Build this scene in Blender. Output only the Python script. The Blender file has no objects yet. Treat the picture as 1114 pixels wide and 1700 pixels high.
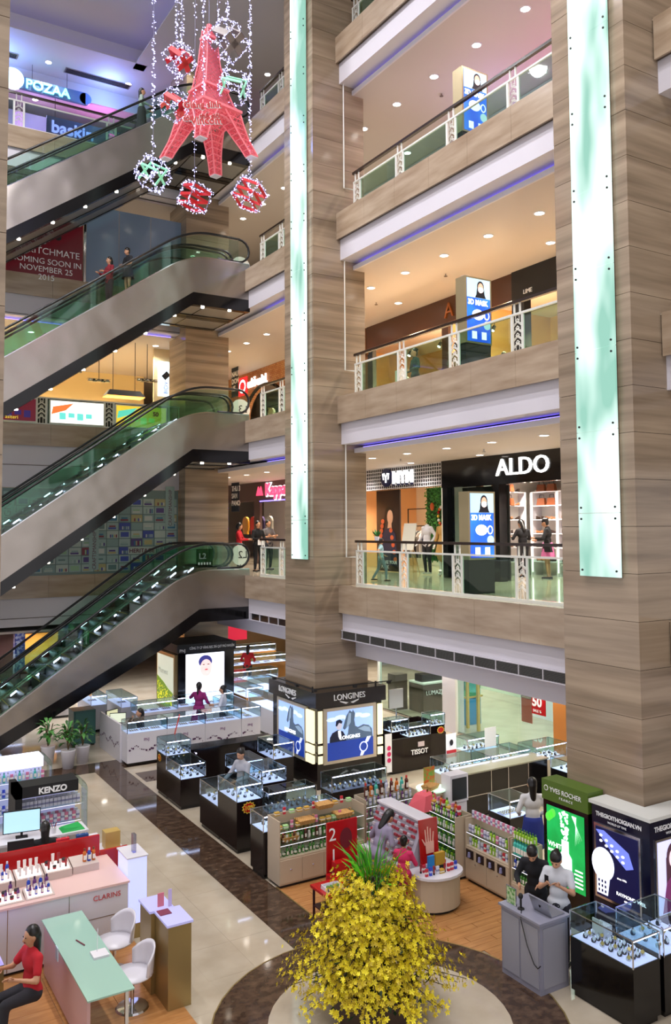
import bpy, bmesh, math, random
from mathutils import Vector, Matrix
random.seed(7)
R = math.radians
scene = bpy.context.scene
C = scene.collection
# ------------------------------------------------------------------ camera
cd = bpy.data.cameras.new('camera'); co = bpy.data.objects.new('camera', cd); C.objects.link(co)
yaw, pit, rol = R(31.324), R(3.327), R(-.343)
f0 = Vector((math.sin(yaw), math.cos(yaw), 0)); r0 = Vector((math.cos(yaw), -math.sin(yaw), 0)); u0 = Vector((0, 0, 1))
fw = f0*math.cos(pit)+u0*math.sin(pit); up = -f0*math.sin(pit)+u0*math.cos(pit)
rt = r0*math.cos(rol)+up*math.sin(rol); up2 = -r0*math.sin(rol)+up*math.cos(rol)
M = Matrix((rt, up2, -fw)).transposed().to_4x4(); M.translation = (0, 0, 6.25)
co.matrix_world = M
cd.sensor_fit = 'VERTICAL'; cd.sensor_height = 36; cd.lens = 1397.5/1700*36; cd.shift_y = -54.75/1700
cd.clip_start = .1; cd.clip_end = 200
scene.camera = co
# ------------------------------------------------------------------ world, exposure
w = bpy.data.worlds.new('world'); scene.world = w; w.use_nodes = True
w.node_tree.nodes['Background'].inputs[0].default_value = (.93, .9, .93, 1)
w.node_tree.nodes['Background'].inputs[1].default_value = 1.1
scene.view_settings.view_transform = 'Standard'; scene.view_settings.look = 'None'
scene.view_settings.gamma = 1; scene.view_settings.use_curve_mapping = False
scene.view_settings.exposure = 0.0
scene.cycles.transparent_max_bounces = 40
# ------------------------------------------------------------------ measures
L2, L3, L4, L5, LT = 4.785, 9.585, 14.385, 19.1, 22.6
LV = {2: L2, 3: L3, 4: L4, 5: L5}
YB = 27.6      # edge of the back wing
XB = 11.2      # stone edge of the right wing
XR = 11.66     # railing line of the right wing
YE = 23.8      # near side of the escalators
# ------------------------------------------------------------------ materials
def lin(c):
    if isinstance(c, str): c = tuple(int(c[i:i+2], 16)/255 for i in (0, 2, 4))
    return tuple((x/12.92 if x < .04045 else ((x+.055)/1.055)**2.4) for x in c)+(1,)
MC = {}
def mat(name, col='808080', rough=.5, metal=0, em=None, es=0, spec=.5, coat=0, noise=None, alpha=1):
    """plain principled material, optionally with noise variation (scale xyz, second colour)"""
    if name in MC: return MC[name]
    m = bpy.data.materials.new(name); m.use_nodes = True; nt = m.node_tree
    b = nt.nodes['Principled BSDF']; b.inputs['Base Color'].default_value = lin(col)
    b.inputs['Roughness'].default_value = rough; b.inputs['Metallic'].default_value = metal
    b.inputs['Specular IOR Level'].default_value = spec; b.inputs['Coat Weight'].default_value = coat
    if em: b.inputs['Emission Color'].default_value = lin(em); b.inputs['Emission Strength'].default_value = es
    if noise:
        sc, c2, lo, hi = noise
        g = nt.nodes.new('ShaderNodeNewGeometry'); mp = nt.nodes.new('ShaderNodeMapping'); mp.inputs['Scale'].default_value = sc
        n = nt.nodes.new('ShaderNodeTexNoise'); n.inputs['Scale'].default_value = 1; n.inputs['Detail'].default_value = 4
        r = nt.nodes.new('ShaderNodeValToRGB'); r.color_ramp.elements[0].color = lin(col); r.color_ramp.elements[1].color = lin(c2)
        r.color_ramp.elements[0].position = lo; r.color_ramp.elements[1].position = hi
        nt.links.new(g.outputs['Position'], mp.inputs[0]); nt.links.new(mp.outputs[0], n.inputs[0]); nt.links.new(n.outputs['Fac'], r.inputs[0])
        nt.links.new(r.outputs[0], b.inputs['Base Color'])
        if em: nt.links.new(r.outputs[0], b.inputs['Emission Color'])
    MC[name] = m; return m
def glow(name, col, s, noise=None): return mat(name, col, .4, em=col, es=s, noise=noise)
def glass(name, tint, refl=.12):
    if name in MC: return MC[name]
    m = bpy.data.materials.new(name); m.use_nodes = True; nt = m.node_tree; nt.nodes.remove(nt.nodes['Principled BSDF'])
    t = nt.nodes.new('ShaderNodeBsdfTransparent'); t.inputs[0].default_value = lin(tint)
    g = nt.nodes.new('ShaderNodeBsdfGlossy'); g.inputs['Roughness'].default_value = .02
    fr = nt.nodes.new('ShaderNodeLayerWeight'); fr.inputs[0].default_value = .5
    mx = nt.nodes.new('ShaderNodeMixShader')
    pw_ = nt.nodes.new('ShaderNodeMath'); pw_.operation = 'POWER'; pw_.inputs[1].default_value = 4
    ad = nt.nodes.new('ShaderNodeMath'); ad.operation = 'MULTIPLY_ADD'; ad.inputs[1].default_value = .6; ad.inputs[2].default_value = refl*.3
    nt.links.new(fr.outputs['Facing'], pw_.inputs[0]); nt.links.new(pw_.outputs[0], ad.inputs[0]); nt.links.new(ad.outputs[0], mx.inputs[0])
    nt.links.new(t.outputs[0], mx.inputs[1]); nt.links.new(g.outputs[0], mx.inputs[2])
    nt.links.new(mx.outputs[0], nt.nodes['Material Output'].inputs[0]); MC[name] = m; return m
stone = mat('travertine', '7b6a57', .12, noise=((.3, .3, 5.5), 'a8957e', .3, .72))
stone2 = mat('travertine_slab', '947f68', .17, noise=((.8, .8, 5), 'b3a089', .3, .7))
joint = mat('stone_joint', '584a3c', .6)
white = mat('plaster_white', 'cfcbd2', .6)
ceilm = mat('ceiling_paint', 'bfb5ae', .7)
ceil5 = mat('ceiling_grey', 'bdb9bd', .7)
cream = mat('cream_marble', 'a79a85', .06, noise=((1.3, 1.3, 1), 'bdb19d', .3, .7))
cream2 = mat('cream_marble_upper', 'c0b096', .1, noise=((1.3, 1.3, 1), 'd0c3ac', .3, .7))
dkmarb = mat('dark_marble', '3c2c22', .07, noise=((7, 9, 7), '6a5442', .4, .85))
woodfl = mat('oak_plank', 'a8713f', .3, noise=((3, 18, 3), 'c28c55', .3, .7))
grout = mat('grout', '9a8d7a', .4)
steel = mat('brushed_cladding', 'a8a098', .27, 1, noise=((.5, .5, .8), 'b0a8a0', .3, .7))
_n = steel.node_tree; _b = _n.nodes.new('ShaderNodeBump'); _b.inputs['Strength'].default_value = .16; _b.inputs['Distance'].default_value = .25
_t = _n.nodes.new('ShaderNodeTexNoise'); _t.inputs['Scale'].default_value = 1.1; _t.inputs['Detail'].default_value = 1
_g = _n.nodes.new('ShaderNodeNewGeometry'); _n.links.new(_g.outputs['Position'], _t.inputs[0]); _n.links.new(_t.outputs['Fac'], _b.inputs['Height']); _n.links.new(_b.outputs[0], _n.nodes['Principled BSDF'].inputs['Normal'])
chrome = mat('chrome', 'd8d8dc', .12, 1)
black = mat('black_gloss', '0b0a0c', .12)
blackm = mat('black_matt', '111113', .6)
dkbrown = mat('dark_wenge', '1d1514', .15)
rubber = mat('handrail_rubber', '0a0b0d', .3)
rwood = mat('dark_handrail', '2b1c16', .25)
wmetal = mat('white_metal', 'd5d6cf', .35)
lacq = mat('white_lacquer', 'dcd9df', .25)
beige = mat('beige_cabinet', 'bfae96', .4)
gold = mat('gold_laminate', 'a08a5a', .35, .6)
red = mat('red_gloss', 'b01418', .2)
redm = mat('red_paint', 'b81c20', .5)
pinkm = mat('pink_cloth', 'd02a62', .8)
yellow = mat('yellow_card', 'd8b838', .5)
orange = mat('orange_card', 'd87030', .5)
green = mat('green_leaf', '2f7a2c', .5)
skin = mat('skin', 'c2906f', .5)
hairm = mat('black_hair', '14100f', .35)
gpale = glass('clear_glass', 'e6f2ee')
ggreen = glass('green_glass', 'd2ebe0', .2)
gesc = glass('escalator_glass', 'e6f5ee', .15)
gcase = glass('case_glass', 'eef8fa', .12)
coved = glow('cove_violet', '7a6cff', 4)
dlight = glow('lamp_white', 'fff6ea', 14)
ledw = glow('led_white', 'dcd8ff', 9)
ledm = glow('led_soft', 'f4f4ff', .95)
ledc = glow('case_light', 'cfd0ff', 2.2)
scrw = glow('lettering_white', 'ffffff', 1.8)
wletter = mat('white_lettering', 'f2f2f2', .5)
bletter = mat('black_lettering', '141414', .5)
# ------------------------------------------------------------------ mesh builder
WL = {}
DROP = ['the', 'a', 'an', 'small', 'standing', 'of']
def brief(l):
    w_ = l.split()
    for d in DROP:
        k = len(w_)-1
        while len(w_) > 16 and k > 0:
            if w_[k] == d: w_.pop(k)
            k -= 1
    return ' '.join(w_)
def tag(o, label=None, cat=None, group=None, kind=None):
    if label: label = brief(label)
    if label: o['label'] = label
    if cat: o['category'] = cat
    if group: o['group'] = group
    if kind: o['kind'] = kind
    return o
def thing(name, label, cat, loc=(0, 0, 0), rz=0, group=None, kind=None):
    o = bpy.data.objects.new(name, None); C.objects.link(o); o.location = loc; o.rotation_euler = (0, 0, rz)
    o.empty_display_size = .1; WL[o.name] = (Vector(loc), rz)
    return tag(o, label, cat, group, kind)
class MB:
    def __init__(s): s.v = []; s.f = []; s.m = []; s.ms = []
    def mi(s, m):
        if m not in s.ms: s.ms.append(m)
        return s.ms.index(m)
    def add(s, vs, fs, m):
        k = len(s.v); i = s.mi(m); s.v += [tuple(v) for v in vs]
        for f in fs: s.f.append(tuple(a+k for a in f)); s.m.append(i)
        return s
    def box(s, x0, x1, y0, y1, z0, z1, m, rz=0, piv=None):
        if x0 > x1: x0, x1 = x1, x0
        if y0 > y1: y0, y1 = y1, y0
        if z0 > z1: z0, z1 = z1, z0
        vs = [(x, y, z) for z in (z0, z1) for y in (y0, y1) for x in (x0, x1)]
        if rz:
            px, py = piv or ((x0+x1)/2, (y0+y1)/2); c, n = math.cos(rz), math.sin(rz)
            vs = [(px+(x-px)*c-(y-py)*n, py+(x-px)*n+(y-py)*c, z) for x, y, z in vs]
        return s.add(vs, [(0, 2, 3, 1), (4, 5, 7, 6), (0, 1, 5, 4), (2, 6, 7, 3), (0, 4, 6, 2), (1, 3, 7, 5)], m)
    def hexa(s, p, m):   # 8 points: bottom ring 4, top ring 4
        return s.add(p, [(3, 2, 1, 0), (4, 5, 6, 7), (0, 1, 5, 4), (1, 2, 6, 5), (2, 3, 7, 6), (3, 0, 4, 7)], m)
    def quad(s, a, b, c, d, m): return s.add([a, b, c, d], [(0, 1, 2, 3)], m)
    def prism(s, poly, ax, a0, a1, m):
        """poly in the two other axes, extruded along ax ('x','y','z')"""
        def P(p, a): return {'x': (a, p[0], p[1]), 'y': (p[0], a, p[1]), 'z': (p[0], p[1], a)}[ax]
        n = len(poly); vs = [P(p, a0) for p in poly]+[P(p, a1) for p in poly]
        return s.add(vs, [tuple(range(n))[::-1], tuple(range(n, 2*n))]+[(i, (i+1) % n, (i+1) % n+n, i+n) for i in range(n)], m)
    def cone(s, p0, p1, ra, rb, m, n=8, cap=True):
        p0, p1 = Vector(p0), Vector(p1); d = p1-p0
        if d.length < 1e-6: return s
        a = d.orthogonal().normalized(); b = d.normalized().cross(a)
        vs = []
        for p, r in ((p0, ra), (p1, rb)):
            for i in range(n): t = 2*math.pi*i/n; vs.append(p+(a*math.cos(t)+b*math.sin(t))*r)
        fs = [(i, (i+1) % n, (i+1) % n+n, i+n) for i in range(n)]
        if cap: fs += [tuple(range(n))[::-1], tuple(range(n, 2*n))]
        return s.add(vs, fs, m)
    def tube(s, pts, r, m, n=6):
        pts = [Vector(p) for p in pts]; vs = []; fs = []; N = len(pts); a = None
        for k, p in enumerate(pts):
            d = (pts[min(k+1, N-1)]-pts[max(k-1, 0)]).normalized()
            a = (d.orthogonal() if a is None else a-d*a.dot(d)).normalized(); b = d.cross(a)
            rr = r[k] if isinstance(r, (list, tuple)) else r
            for i in range(n): t = 2*math.pi*(i+.5)/n; vs.append(p+(a*math.cos(t)+b*math.sin(t))*rr)
        for k in range(N-1):
            for i in range(n): j = (i+1) % n; fs.append((k*n+i, k*n+j, k*n+n+j, k*n+n+i))
        fs += [tuple(range(n))[::-1], tuple(range((N-1)*n, N*n))]
        return s.add(vs, fs, m)
    def lathe(s, prof, c, m, n=12, sx=1, sy=1):
        vs = []; fs = []; N = len(prof)
        for r, z in prof:
            for i in range(n): t = 2*math.pi*i/n; vs.append((c[0]+math.cos(t)*r*sx, c[1]+math.sin(t)*r*sy, c[2]+z))
        for k in range(N-1):
            for i in range(n): j = (i+1) % n; fs.append((k*n+i, k*n+j, k*n+n+j, k*n+n+i))
        fs += [tuple(range(n))[::-1], tuple(range((N-1)*n, N*n))]
        return s.add(vs, fs, m)
    def ball(s, c, r, m, n=10, k=6, sc=(1, 1, 1)):
        c = Vector(c); vs = [c+Vector((0, 0, -r*sc[2]))]; fs = []
        for a in range(1, k):
            t = -math.pi/2+math.pi*a/k
            for i in range(n): q = 2*math.pi*i/n; vs.append(c+Vector((math.cos(t)*math.cos(q)*r*sc[0], math.cos(t)*math.sin(q)*r*sc[1], math.sin(t)*r*sc[2])))
        vs.append(c+Vector((0, 0, r*sc[2]))); T = len(vs)-1
        for i in range(n): j = (i+1) % n; fs.append((0, 1+j, 1+i)); fs.append((T, 1+(k-2)*n+i, 1+(k-2)*n+j))
        for a in range(k-2):
            for i in range(n): j = (i+1) % n; fs.append((1+a*n+i, 1+a*n+j, 1+a*n+n+j, 1+a*n+n+i))
        return s.add(vs, fs, m)
    def mesh(s, name):
        me = bpy.data.meshes.new(name); me.from_pydata(s.v, [], s.f); 
        for m in s.ms: me.materials.append(m)
        me.polygons.foreach_set('material_index', s.m); me.update(); return me
    def ob(s, name, parent=None, smooth=False, label=None, **k):
        if not s.v: return None
        if parent is not None:
            W, rz = world(parent)
            if rz: c, n = math.cos(-rz), math.sin(-rz); s.v = [((x-W.x)*c-(y-W.y)*n, (x-W.x)*n+(y-W.y)*c, z-W.z) for x, y, z in s.v]
            else: s.v = [(x-W.x, y-W.y, z-W.z) for x, y, z in s.v]
        me = s.mesh(name)
        bm = bmesh.new(); bm.from_mesh(me); bmesh.ops.recalc_face_normals(bm, faces=bm.faces); bm.to_mesh(me); bm.free()
        if smooth: me.polygons.foreach_set('use_smooth', [True]*len(me.polygons))
        o = bpy.data.objects.new(name, me); C.objects.link(o)
        if parent is not None: o.parent = parent
        WL[o.name] = (world(parent) if parent is not None else (Vector((0, 0, 0)), 0))
        return tag(o, label, **k)
def world(p): return WL[p.name]
def one(name, label, cat, mb, base=None, group=None, smooth=False, kind=None):
    """a thing that is one mesh, with its origin at base"""
    b = Vector(base) if base is not None else Vector((sum(v[0] for v in mb.v)/len(mb.v), sum(v[1] for v in mb.v)/len(mb.v), min(v[2] for v in mb.v)))
    mb.v = [(x-b.x, y-b.y, z-b.z) for x, y, z in mb.v]
    o = mb.ob(name, None, smooth); o.location = b; WL[o.name] = (b, 0)
    return tag(o, label, cat, group, kind)
def dup(o, loc=None, rz=None, label=None, group=None, parent=None, sc=None):
    c = o.copy(); C.objects.link(c)
    if parent is not None: c.parent = parent
    if loc is not None: c.location = loc
    if rz is not None: c.rotation_euler = (0, 0, rz)
    if sc: c.scale = (sc, sc, sc) if not isinstance(sc, tuple) else sc
    if label: c['label'] = brief(label)
    if group: c['group'] = group
    WL[c.name] = (Vector(c.location), c.rotation_euler[2])
    for ch in list(o.children): dup(ch, parent=c)
    return c
class Proto:
    """first use places the original, later uses copy it"""
    def __init__(s, o): s.o = o; s.used = False
    def put(s, loc, rz=0, label=None, group=None, sc=None):
        if s.used: return dup(s.o, loc, rz, label, group, sc=sc)
        s.used = True; o = s.o; o.location = loc; o.rotation_euler = (0, 0, rz)
        if sc: o.scale = (sc, sc, sc) if not isinstance(sc, tuple) else sc
        if label: o['label'] = brief(label)
        if group: o['group'] = group
        return o
DG = {}
def text(s, size, m, parent, loc, face='-y', ext=.008, name='lettering', align='LEFT', wide=1, label=None, rot=None, bold=0):
    cu = bpy.data.curves.new('t', 'FONT'); cu.body = s; cu.size = size; cu.extrude = ext; cu.align_x = align; cu.resolution_u = 3; cu.offset = bold
    o = bpy.data.objects.new('t', cu); C.objects.link(o)
    bpy.context.view_layer.update()
    me = bpy.data.meshes.new_from_object(o.evaluated_get(bpy.context.evaluated_depsgraph_get()))
    bpy.data.objects.remove(o); me.materials.clear(); me.materials.append(m)
    rz = {'-y': 0, '-x': -math.pi/2, 'y': math.pi, 'x': math.pi/2}.get(face, 0)
    if rot is not None: T = rot
    elif face == 'up': T = Matrix.Identity(4)
    elif face == '-x90': T = Matrix.Rotation(-math.pi/2, 4, 'Z') @ Matrix.Rotation(math.pi/2, 4, 'X') @ Matrix.Rotation(math.pi/2, 4, 'Z')
    elif face == '-y90': T = Matrix.Rotation(math.pi/2, 4, 'X') @ Matrix.Rotation(math.pi/2, 4, 'Z')
    else: T = Matrix.Rotation(rz, 4, 'Z') @ Matrix.Rotation(math.pi/2, 4, 'X')
    me.transform(Matrix.Translation(Vector(loc)) @ T @ Matrix.Diagonal((wide, 1, 1, 1)))
    if parent is not None:
        W, prz = world(parent); me.transform(Matrix.Rotation(-prz, 4, 'Z') @ Matrix.Translation(-W))
    o = bpy.data.objects.new(name, me); C.objects.link(o)
    if parent is not None: o.parent = parent
    WL[o.name] = world(parent) if parent is not None else (Vector((0, 0, 0)), 0)
    if label: o['label'] = label
    return o
NTH = 'first second third fourth fifth sixth seventh eighth ninth tenth eleventh twelfth thirteenth fourteenth fifteenth sixteenth seventeenth eighteenth nineteenth twentieth twenty-first twenty-second twenty-third twenty-fourth'.split()
def spot(loc, power, ang=110, col=(1, .93, .84), rad=.06, blend=.6):
    l = bpy.data.lights.new('downlight_beam', 'SPOT'); l.energy = power; l.spot_size = R(ang); l.spot_blend = blend; l.color = col; l.shadow_soft_size = rad
    o = bpy.data.objects.new('downlight_beam', l); o.location = loc; C.objects.link(o); return o
# ================================================================== STRUCTURE
def S(name, mb, **k): return tag(mb.ob(name, None, **k), None, kind='structure')
# ground floor: one base with pieces laid on it
gf = S('floor', MB().box(-9, 30, -3, 46, -.3, -.012, grout))
fl = MB().box(-9, 4.2, 13.5, 46, -.012, 0, cream).box(-9, 2, -3, 13.5, -.012, 0, cream).box(6.9, 10.4, 13.45, 46, -.012, 0, cream).box(10.4, 30, -3, 46, -.012, 0, cream)
fl.box(4.0, 4.73, 10.5, 13.5, -.012, -.001, cream).box(10, 10.6, 9, 13.45, -.011, .001, cream).box(2, 7, -3, 11.3, -.012, -.002, cream).box(6.9, 10.4, -3, 9.3, -.012, 0, cream).box(4.2, 6.9, 22.3, 46, -.012, 0, cream)
fl.ob('stone_flooring', gf)
tl = MB().box(0, .713, 0, .897, -.012, 0, cream).ob('tile', gf)
def inring(x, y): return (x-6.3)**2+(y-9.1)**2
k = 0
for i in range(2):
    for j in range(13):
        x, y = 4.72+i*.715, 11.2+j*.9-(.0)
        if y+.9 > 21.6 and False: continue
        o = tl if k == 0 else dup(tl); o.location = (x, y, 0); k += 1
for i in range(4):
    for j in range(8): o = dup(tl); o.location = (4.72+i*.715-1.4, 11.2-.9*8+j*.9, -.0015)
bt = MB().box(0, .74, 0, .89, -.012, .001, dkmarb).ob('border_tile', gf)
k = 0
for j in range(13): o = bt if k == 0 else dup(bt); o.location = (6.155, 10.7+j*.9, 0); k += 1
for j in range(13): o = dup(bt); o.location = (4.2, 13.4+j*.9, 0); o.scale = (.69, 1, 1)
for i in range(5): o = dup(bt); o.location = (4.2+i*.74, 22.1, .0005)
for i in range(4): o = dup(bt); o.location = (7+i*.9, 20.6, .0005)
ring = MB()
for i in range(40):
    a0, a1 = 2*math.pi*i/40, 2*math.pi*(i+1)/40
    for ra, rb, mm, z in ((1.55, 2.25, dkmarb, .002), (0, 1.55, cream, .002)):
        P = [(6.3+r*math.cos(a), 9.1+r*math.sin(a)) for a, r in ((a0, ra), (a0, rb), (a1, rb), (a1, ra))]
        if ra == 0: P = P[1:3]+[(6.3, 9.1)]
        ring.prism(P, 'z', -.01, z, mm)
    a = a0
for i in range(40):
    a0, a1 = 2*math.pi*i/40, 2*math.pi*(i+1)/40
    P = [(6.3+r*math.cos(a), 9.1+r*math.sin(a)) for a, r in ((a0, 2.25), (a0, 2.27), (a1, 2.27), (a1, 2.25))]
    ring.prism(P, 'z', -.01, .006, gold)
ring.ob('round_medallion', gf)
pl = MB().box(0, 1.19, 0, .145, -.012, 0, woodfl).ob('plank', gf)
k = 0
for i in range(4):
    for j in range(27):
        x = 6.92+i*1.2-(j % 3)*.4; y = 9.4+j*.15
        if x > 10.3 or inring(x+.6, y) < 1.9**2: continue
        if x < 6.9:
            o = pl if k == 0 else dup(pl); o.location = (6.92, y, 0); o.scale = (max(.1, (x+1.19-6.92)/1.19), 1, 1)
        else: o = pl if k == 0 else dup(pl); o.location = (x, y, 0)
        k += 1
for j in range(14):
    for i in range(3): o = dup(pl); o.location = (2.05+i*.72, 9.8+j*.27, 0); o.scale = (.6, 1.84, 1)
MB().box(6.9, 6.92, 12.0, 13.4, -.01, .008, gold).box(6.9, 7.2, 13.4, 13.42, -.01, .008, gold).ob('brass_edge', gf)
# columns clad in stone courses
def column(x0, y0, w, z1=LT, strip=None, faces='xy'):
    c = S('column', MB().box(x0+.03, x0+w-.03, y0+.03, y0+w-.03, 0, z1, joint), )
    px = MB().box(0, .03, 0, w, 0, .713, stone).mesh('stone_panel'); py = MB().box(.03, w, 0, .03, 0, .713, stone).mesh('stone_panel')
    k = -9
    while 6.25+.72*k < z1:
        z = 6.25+.72*k
        for me in (px, py):
            o = bpy.data.objects.new('stone_panel', me); C.objects.link(o); o.parent = c; o.location = (x0, y0, z); WL[o.name] = WL[c.name]
            o.location.x += (k*7 % 3-1)*.0015 if me is px else 0
        k += 1
    MB().box(x0+w-.03, x0+w, y0+.03, y0+w, 0, z1, stone).box(x0+.03, x0+w, y0+w-.03, y0+w, 0, z1, stone).ob('rear_cladding', c)
    if strip:
        ya, yb, zb = strip
        lt = thing('column_light', None, None, (x0-.02, (ya+yb)/2, zb))
        z = zb; n = 0
        mint = stripm; pan = None
        while z < z1-.2:
            h = 1.3 if n else 1.0
            if n == 0: MB().box(x0-.09, x0-.05, ya, yb, z+.004, z+h-.004, mint).ob('light_panel', lt)
            else:
                if pan is None: pan = MB().box(x0-.09, x0-.05, ya, yb, zb+.004, zb+1.3-.004, mint).ob('light_panel', lt); pan.location = (0, 0, z-zb)
                else: o = dup(pan, (0, 0, z-zb), parent=lt)
            z += h; n += 1
        MB().box(x0-.05, x0, ya+.02, yb-.02, zb, z1-.2, steel).ob('backing', lt)
        b = MB(); z = zb+.08; n = 0
        zz = [zb+.1]
        z = zb+1.0
        while z < z1-.4: zz += [z-.09, z+.09]; z += 1.3
        for q in zz:
            for y in (ya+.06, yb-.06): b.cone((x0-.105, y, q), (x0-.085, y, q), .018, .018, rubber, 8)
        b.ob('bolt', lt, kind='stuff')
        return c, lt
    return c
# lit glass: tubes behind frosted panels give an uneven mint glow
stripm = mat('mint_light_panel', '9adcc4', .2, em='a8e6d0', es=1.0)
nt = stripm.node_tree; bs = nt.nodes['Principled BSDF']
g = nt.nodes.new('ShaderNodeNewGeometry'); mp = nt.nodes.new('ShaderNodeMapping'); mp.inputs['Scale'].default_value = (.5, 1.1, .32)
n_ = nt.nodes.new('ShaderNodeTexNoise'); n_.inputs['Detail'].default_value = 2; n_.inputs['Scale'].default_value = 1.3
r_ = nt.nodes.new('ShaderNodeValToRGB'); r_.color_ramp.elements[0].position = .39; r_.color_ramp.elements[1].position = .57
r_.color_ramp.elements[0].color = lin('98d2bf'); r_.color_ramp.elements[1].color = (1.12, 1.38, 1.29, 1)
for a, b_ in ((g.outputs['Position'], mp.inputs[0]), (mp.outputs[0], n_.inputs[0]), (n_.outputs['Fac'], r_.inputs[0]), (r_.outputs[0], bs.inputs['Emission Color'])): nt.links.new(a, b_)
bs.inputs['Base Color'].default_value = lin('203028')
_, lt = column(10.5, 18.28, 1.56, strip=(18.52, 19.33, 5.46))
tag(lt, 'tall glowing mint green glass strip on the middle stone column', 'light', 'column light strips')
_, lt = column(10.5, 8.52, 1.5, strip=(8.77, 9.57, 5.46))
tag(lt, 'wide glowing mint green glass strip on the right-hand stone column', 'light', 'column light strips')
column(10.5, 27.1, 1.6); column(-.05, 8.5, 1.5)
# ---- slabs, stone bands, fascias, soffits
def slabs():
    for n, z in LV.items():
        f = MB().box(XB+.04, 30, -3, 46, z-.66, z-.012, joint).box(XB, 30, -3, 46, z-.012, z, cream2)
        f.box(-9, XB+.04, YB+.04, 46, z-.66, z-.012, joint).box(-9, XB, YB, 46, z-.012, z, cream2)
        fo = S('floor', f)
        pr = MB().box(0, .04, .003, 1.297, -.675, .02, stone2).ob('stone_panel', fo); k = 0
        for y in [18.28-1.3*(i+1) for i in range(7)]+[7.2-1.3*i for i in range(3)]+[19.84+1.3*i for i in range(3)]:
            o = pr if k == 0 else dup(pr); o.location = (XB-.005, y, z); k += 1
            if 17 < y < 18.29: pass
        for yy in (23.74, 25.04, 26.34): o = dup(pr); o.location = (XB-.005, yy, z); o.scale = (1, 1 if yy < 26 else .96, 1)
        pb = MB().box(.003, 1.447, 0, .04, -.675, .02, stone2).ob('stone_panel', fo); k = 0
        for i in range(9): o = pb if k == 0 else dup(pb); o.location = (10.5-1.45*(i+1), YB-.005, z); k += 1
        # fascia, soffit, cove and ceiling below this slab
        g = n == 2
        zf = z-1.2 if not g else z-1.33       # bottom of white fascia
        zc = z-1.38 if not g else z-1.78      # ceiling
        t = MB().box(XB+.11, XB+.16, -3, 27.7, zf, z-.66, white)
        t.box(XB+.16, XB+.75, -3, 27.7, zf, zf+.03, white)
        t.box(XB+.5, XB+.55, -3, 27.7, zc-.02, zf-.1, white)
        t.box(XB+.5, XB+.62, -3, 27.7, zf-.1, zf-.085, white)
        S('trim_%d' % (n-1), t)
        S('cove_light', MB().box(XB+.66, XB+.69, 10.2, 18.1, zf-.06, zf-.045, coved).box(XB+.66, XB+.69, 20, 23.6, zf-.06, zf-.045, coved))
        c = MB().box(XB+.55, 30, -3, 46, zc-.02, zc+.05, ceilm)
        yb0 = YB+.5
        c.box(-9, XB+.55, yb0, 46, zc-.02, zc+.05, ceilm)
        S('ceiling', c)
        zb = {2: z-1.55, 3: z-2.0, 4: z-1.35, 5: z-1.3}[n]
        t = MB().box(-9, 10.5, YB+.08, YB+.14, zb, z-.66, white).box(-9, 10.5, YB+.07, YB+.08, z-1.3, z-1.28, joint).box(-9, 10.5, YB+.14, YB+.5, zb, zb+.03, white)
        S('trim_%d' % (n+3), t)
        S('cove_light', MB().box(-3, 10.3, YB+.42, YB+.45, zb-.06, zb-.045, coved)) if n in (4,) else None
slabs()
# vent grille along the ground-floor fascia
vg = thing('vent_grille', 'long dark slatted air grille in the white fascia above the ground floor', 'vent', (XB+.1, 14, 3.47))
MB().box(XB+.07, XB+.1, 10, 18.25, 3.47, 3.67, rubber).ob('backing', vg)
sl = MB().box(XB+.045, XB+.075, 10, 18.25, 3.487, 3.497, mat('slat', '5d5b58', .5)).ob('slat', vg)
for i in range(1, 7): dup(sl, (0, 0, .0265*i), parent=vg)
b = MB().box(XB+.04, XB+.1, 10, 18.25, 3.455, 3.475, white).box(XB+.04, XB+.1, 10, 18.25, 3.665, 3.68, white)
for i in range(14): b.box(XB+.04, XB+.1, 10+i*.63, 10.02+i*.63, 3.47, 3.67, white)
b.ob('frame', vg)
vg = thing('vent_grille', 'short dark slatted air grille left of the middle column', 'vent', (XB+.1, 21, 3.47))
MB().box(XB+.07, XB+.1, 19.9, 23.6, 3.47, 3.67, rubber).ob('backing', vg)
b = MB().box(XB+.04, XB+.1, 19.9, 23.6, 3.455, 3.475, white).box(XB+.04, XB+.1, 19.9, 23.6, 3.665, 3.68, white)
for i in range(7): b.box(XB+.04, XB+.1, 19.9+i*.6, 19.92+i*.6, 3.47, 3.67, white)
b.ob('frame', vg)
# top ceiling with raised tray over the void
ct = MB().box(9.4, 30, -3, 46, LT, LT+.1, ceil5).box(-9, 9.4, 28.5, 46, LT, LT+.1, ceil5).box(-9, 9.4, -3, 28.5, LT+.75, LT+.85, ceil5)
ct.box(9.4, 9.45, -3, 28.5, LT+.1, LT+.75, ceil5).box(-9, 9.45, 28.5, 28.55, LT+.1, LT+.75, ceil5)
ct.box(9.0, 9.4, -3, 28.5, LT, LT+.05, ceil5).box(-9, 9.4, 28.1, 28.5, LT, LT+.05, ceil5)
ct.box(-9, 12, 30.5, 30.6, 22.0, LT, ceil5)
S('ceiling', ct)
S('cove_light', MB().box(9.2, 9.23, -2, 28.2, LT+.08, LT+.1, coved).box(-8, 9.2, 28.25, 28.28, LT+.08, LT+.1, coved))
# outer walls
wm = mat('wall_cream', 'cdbfa8', .6)
S('wall_right', MB().box(29.9, 30, -3, 46, -.3, LT, wm)); S('wall_back', MB().box(-9, 30, 45.9, 46, -.3, LT, wm))
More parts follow.
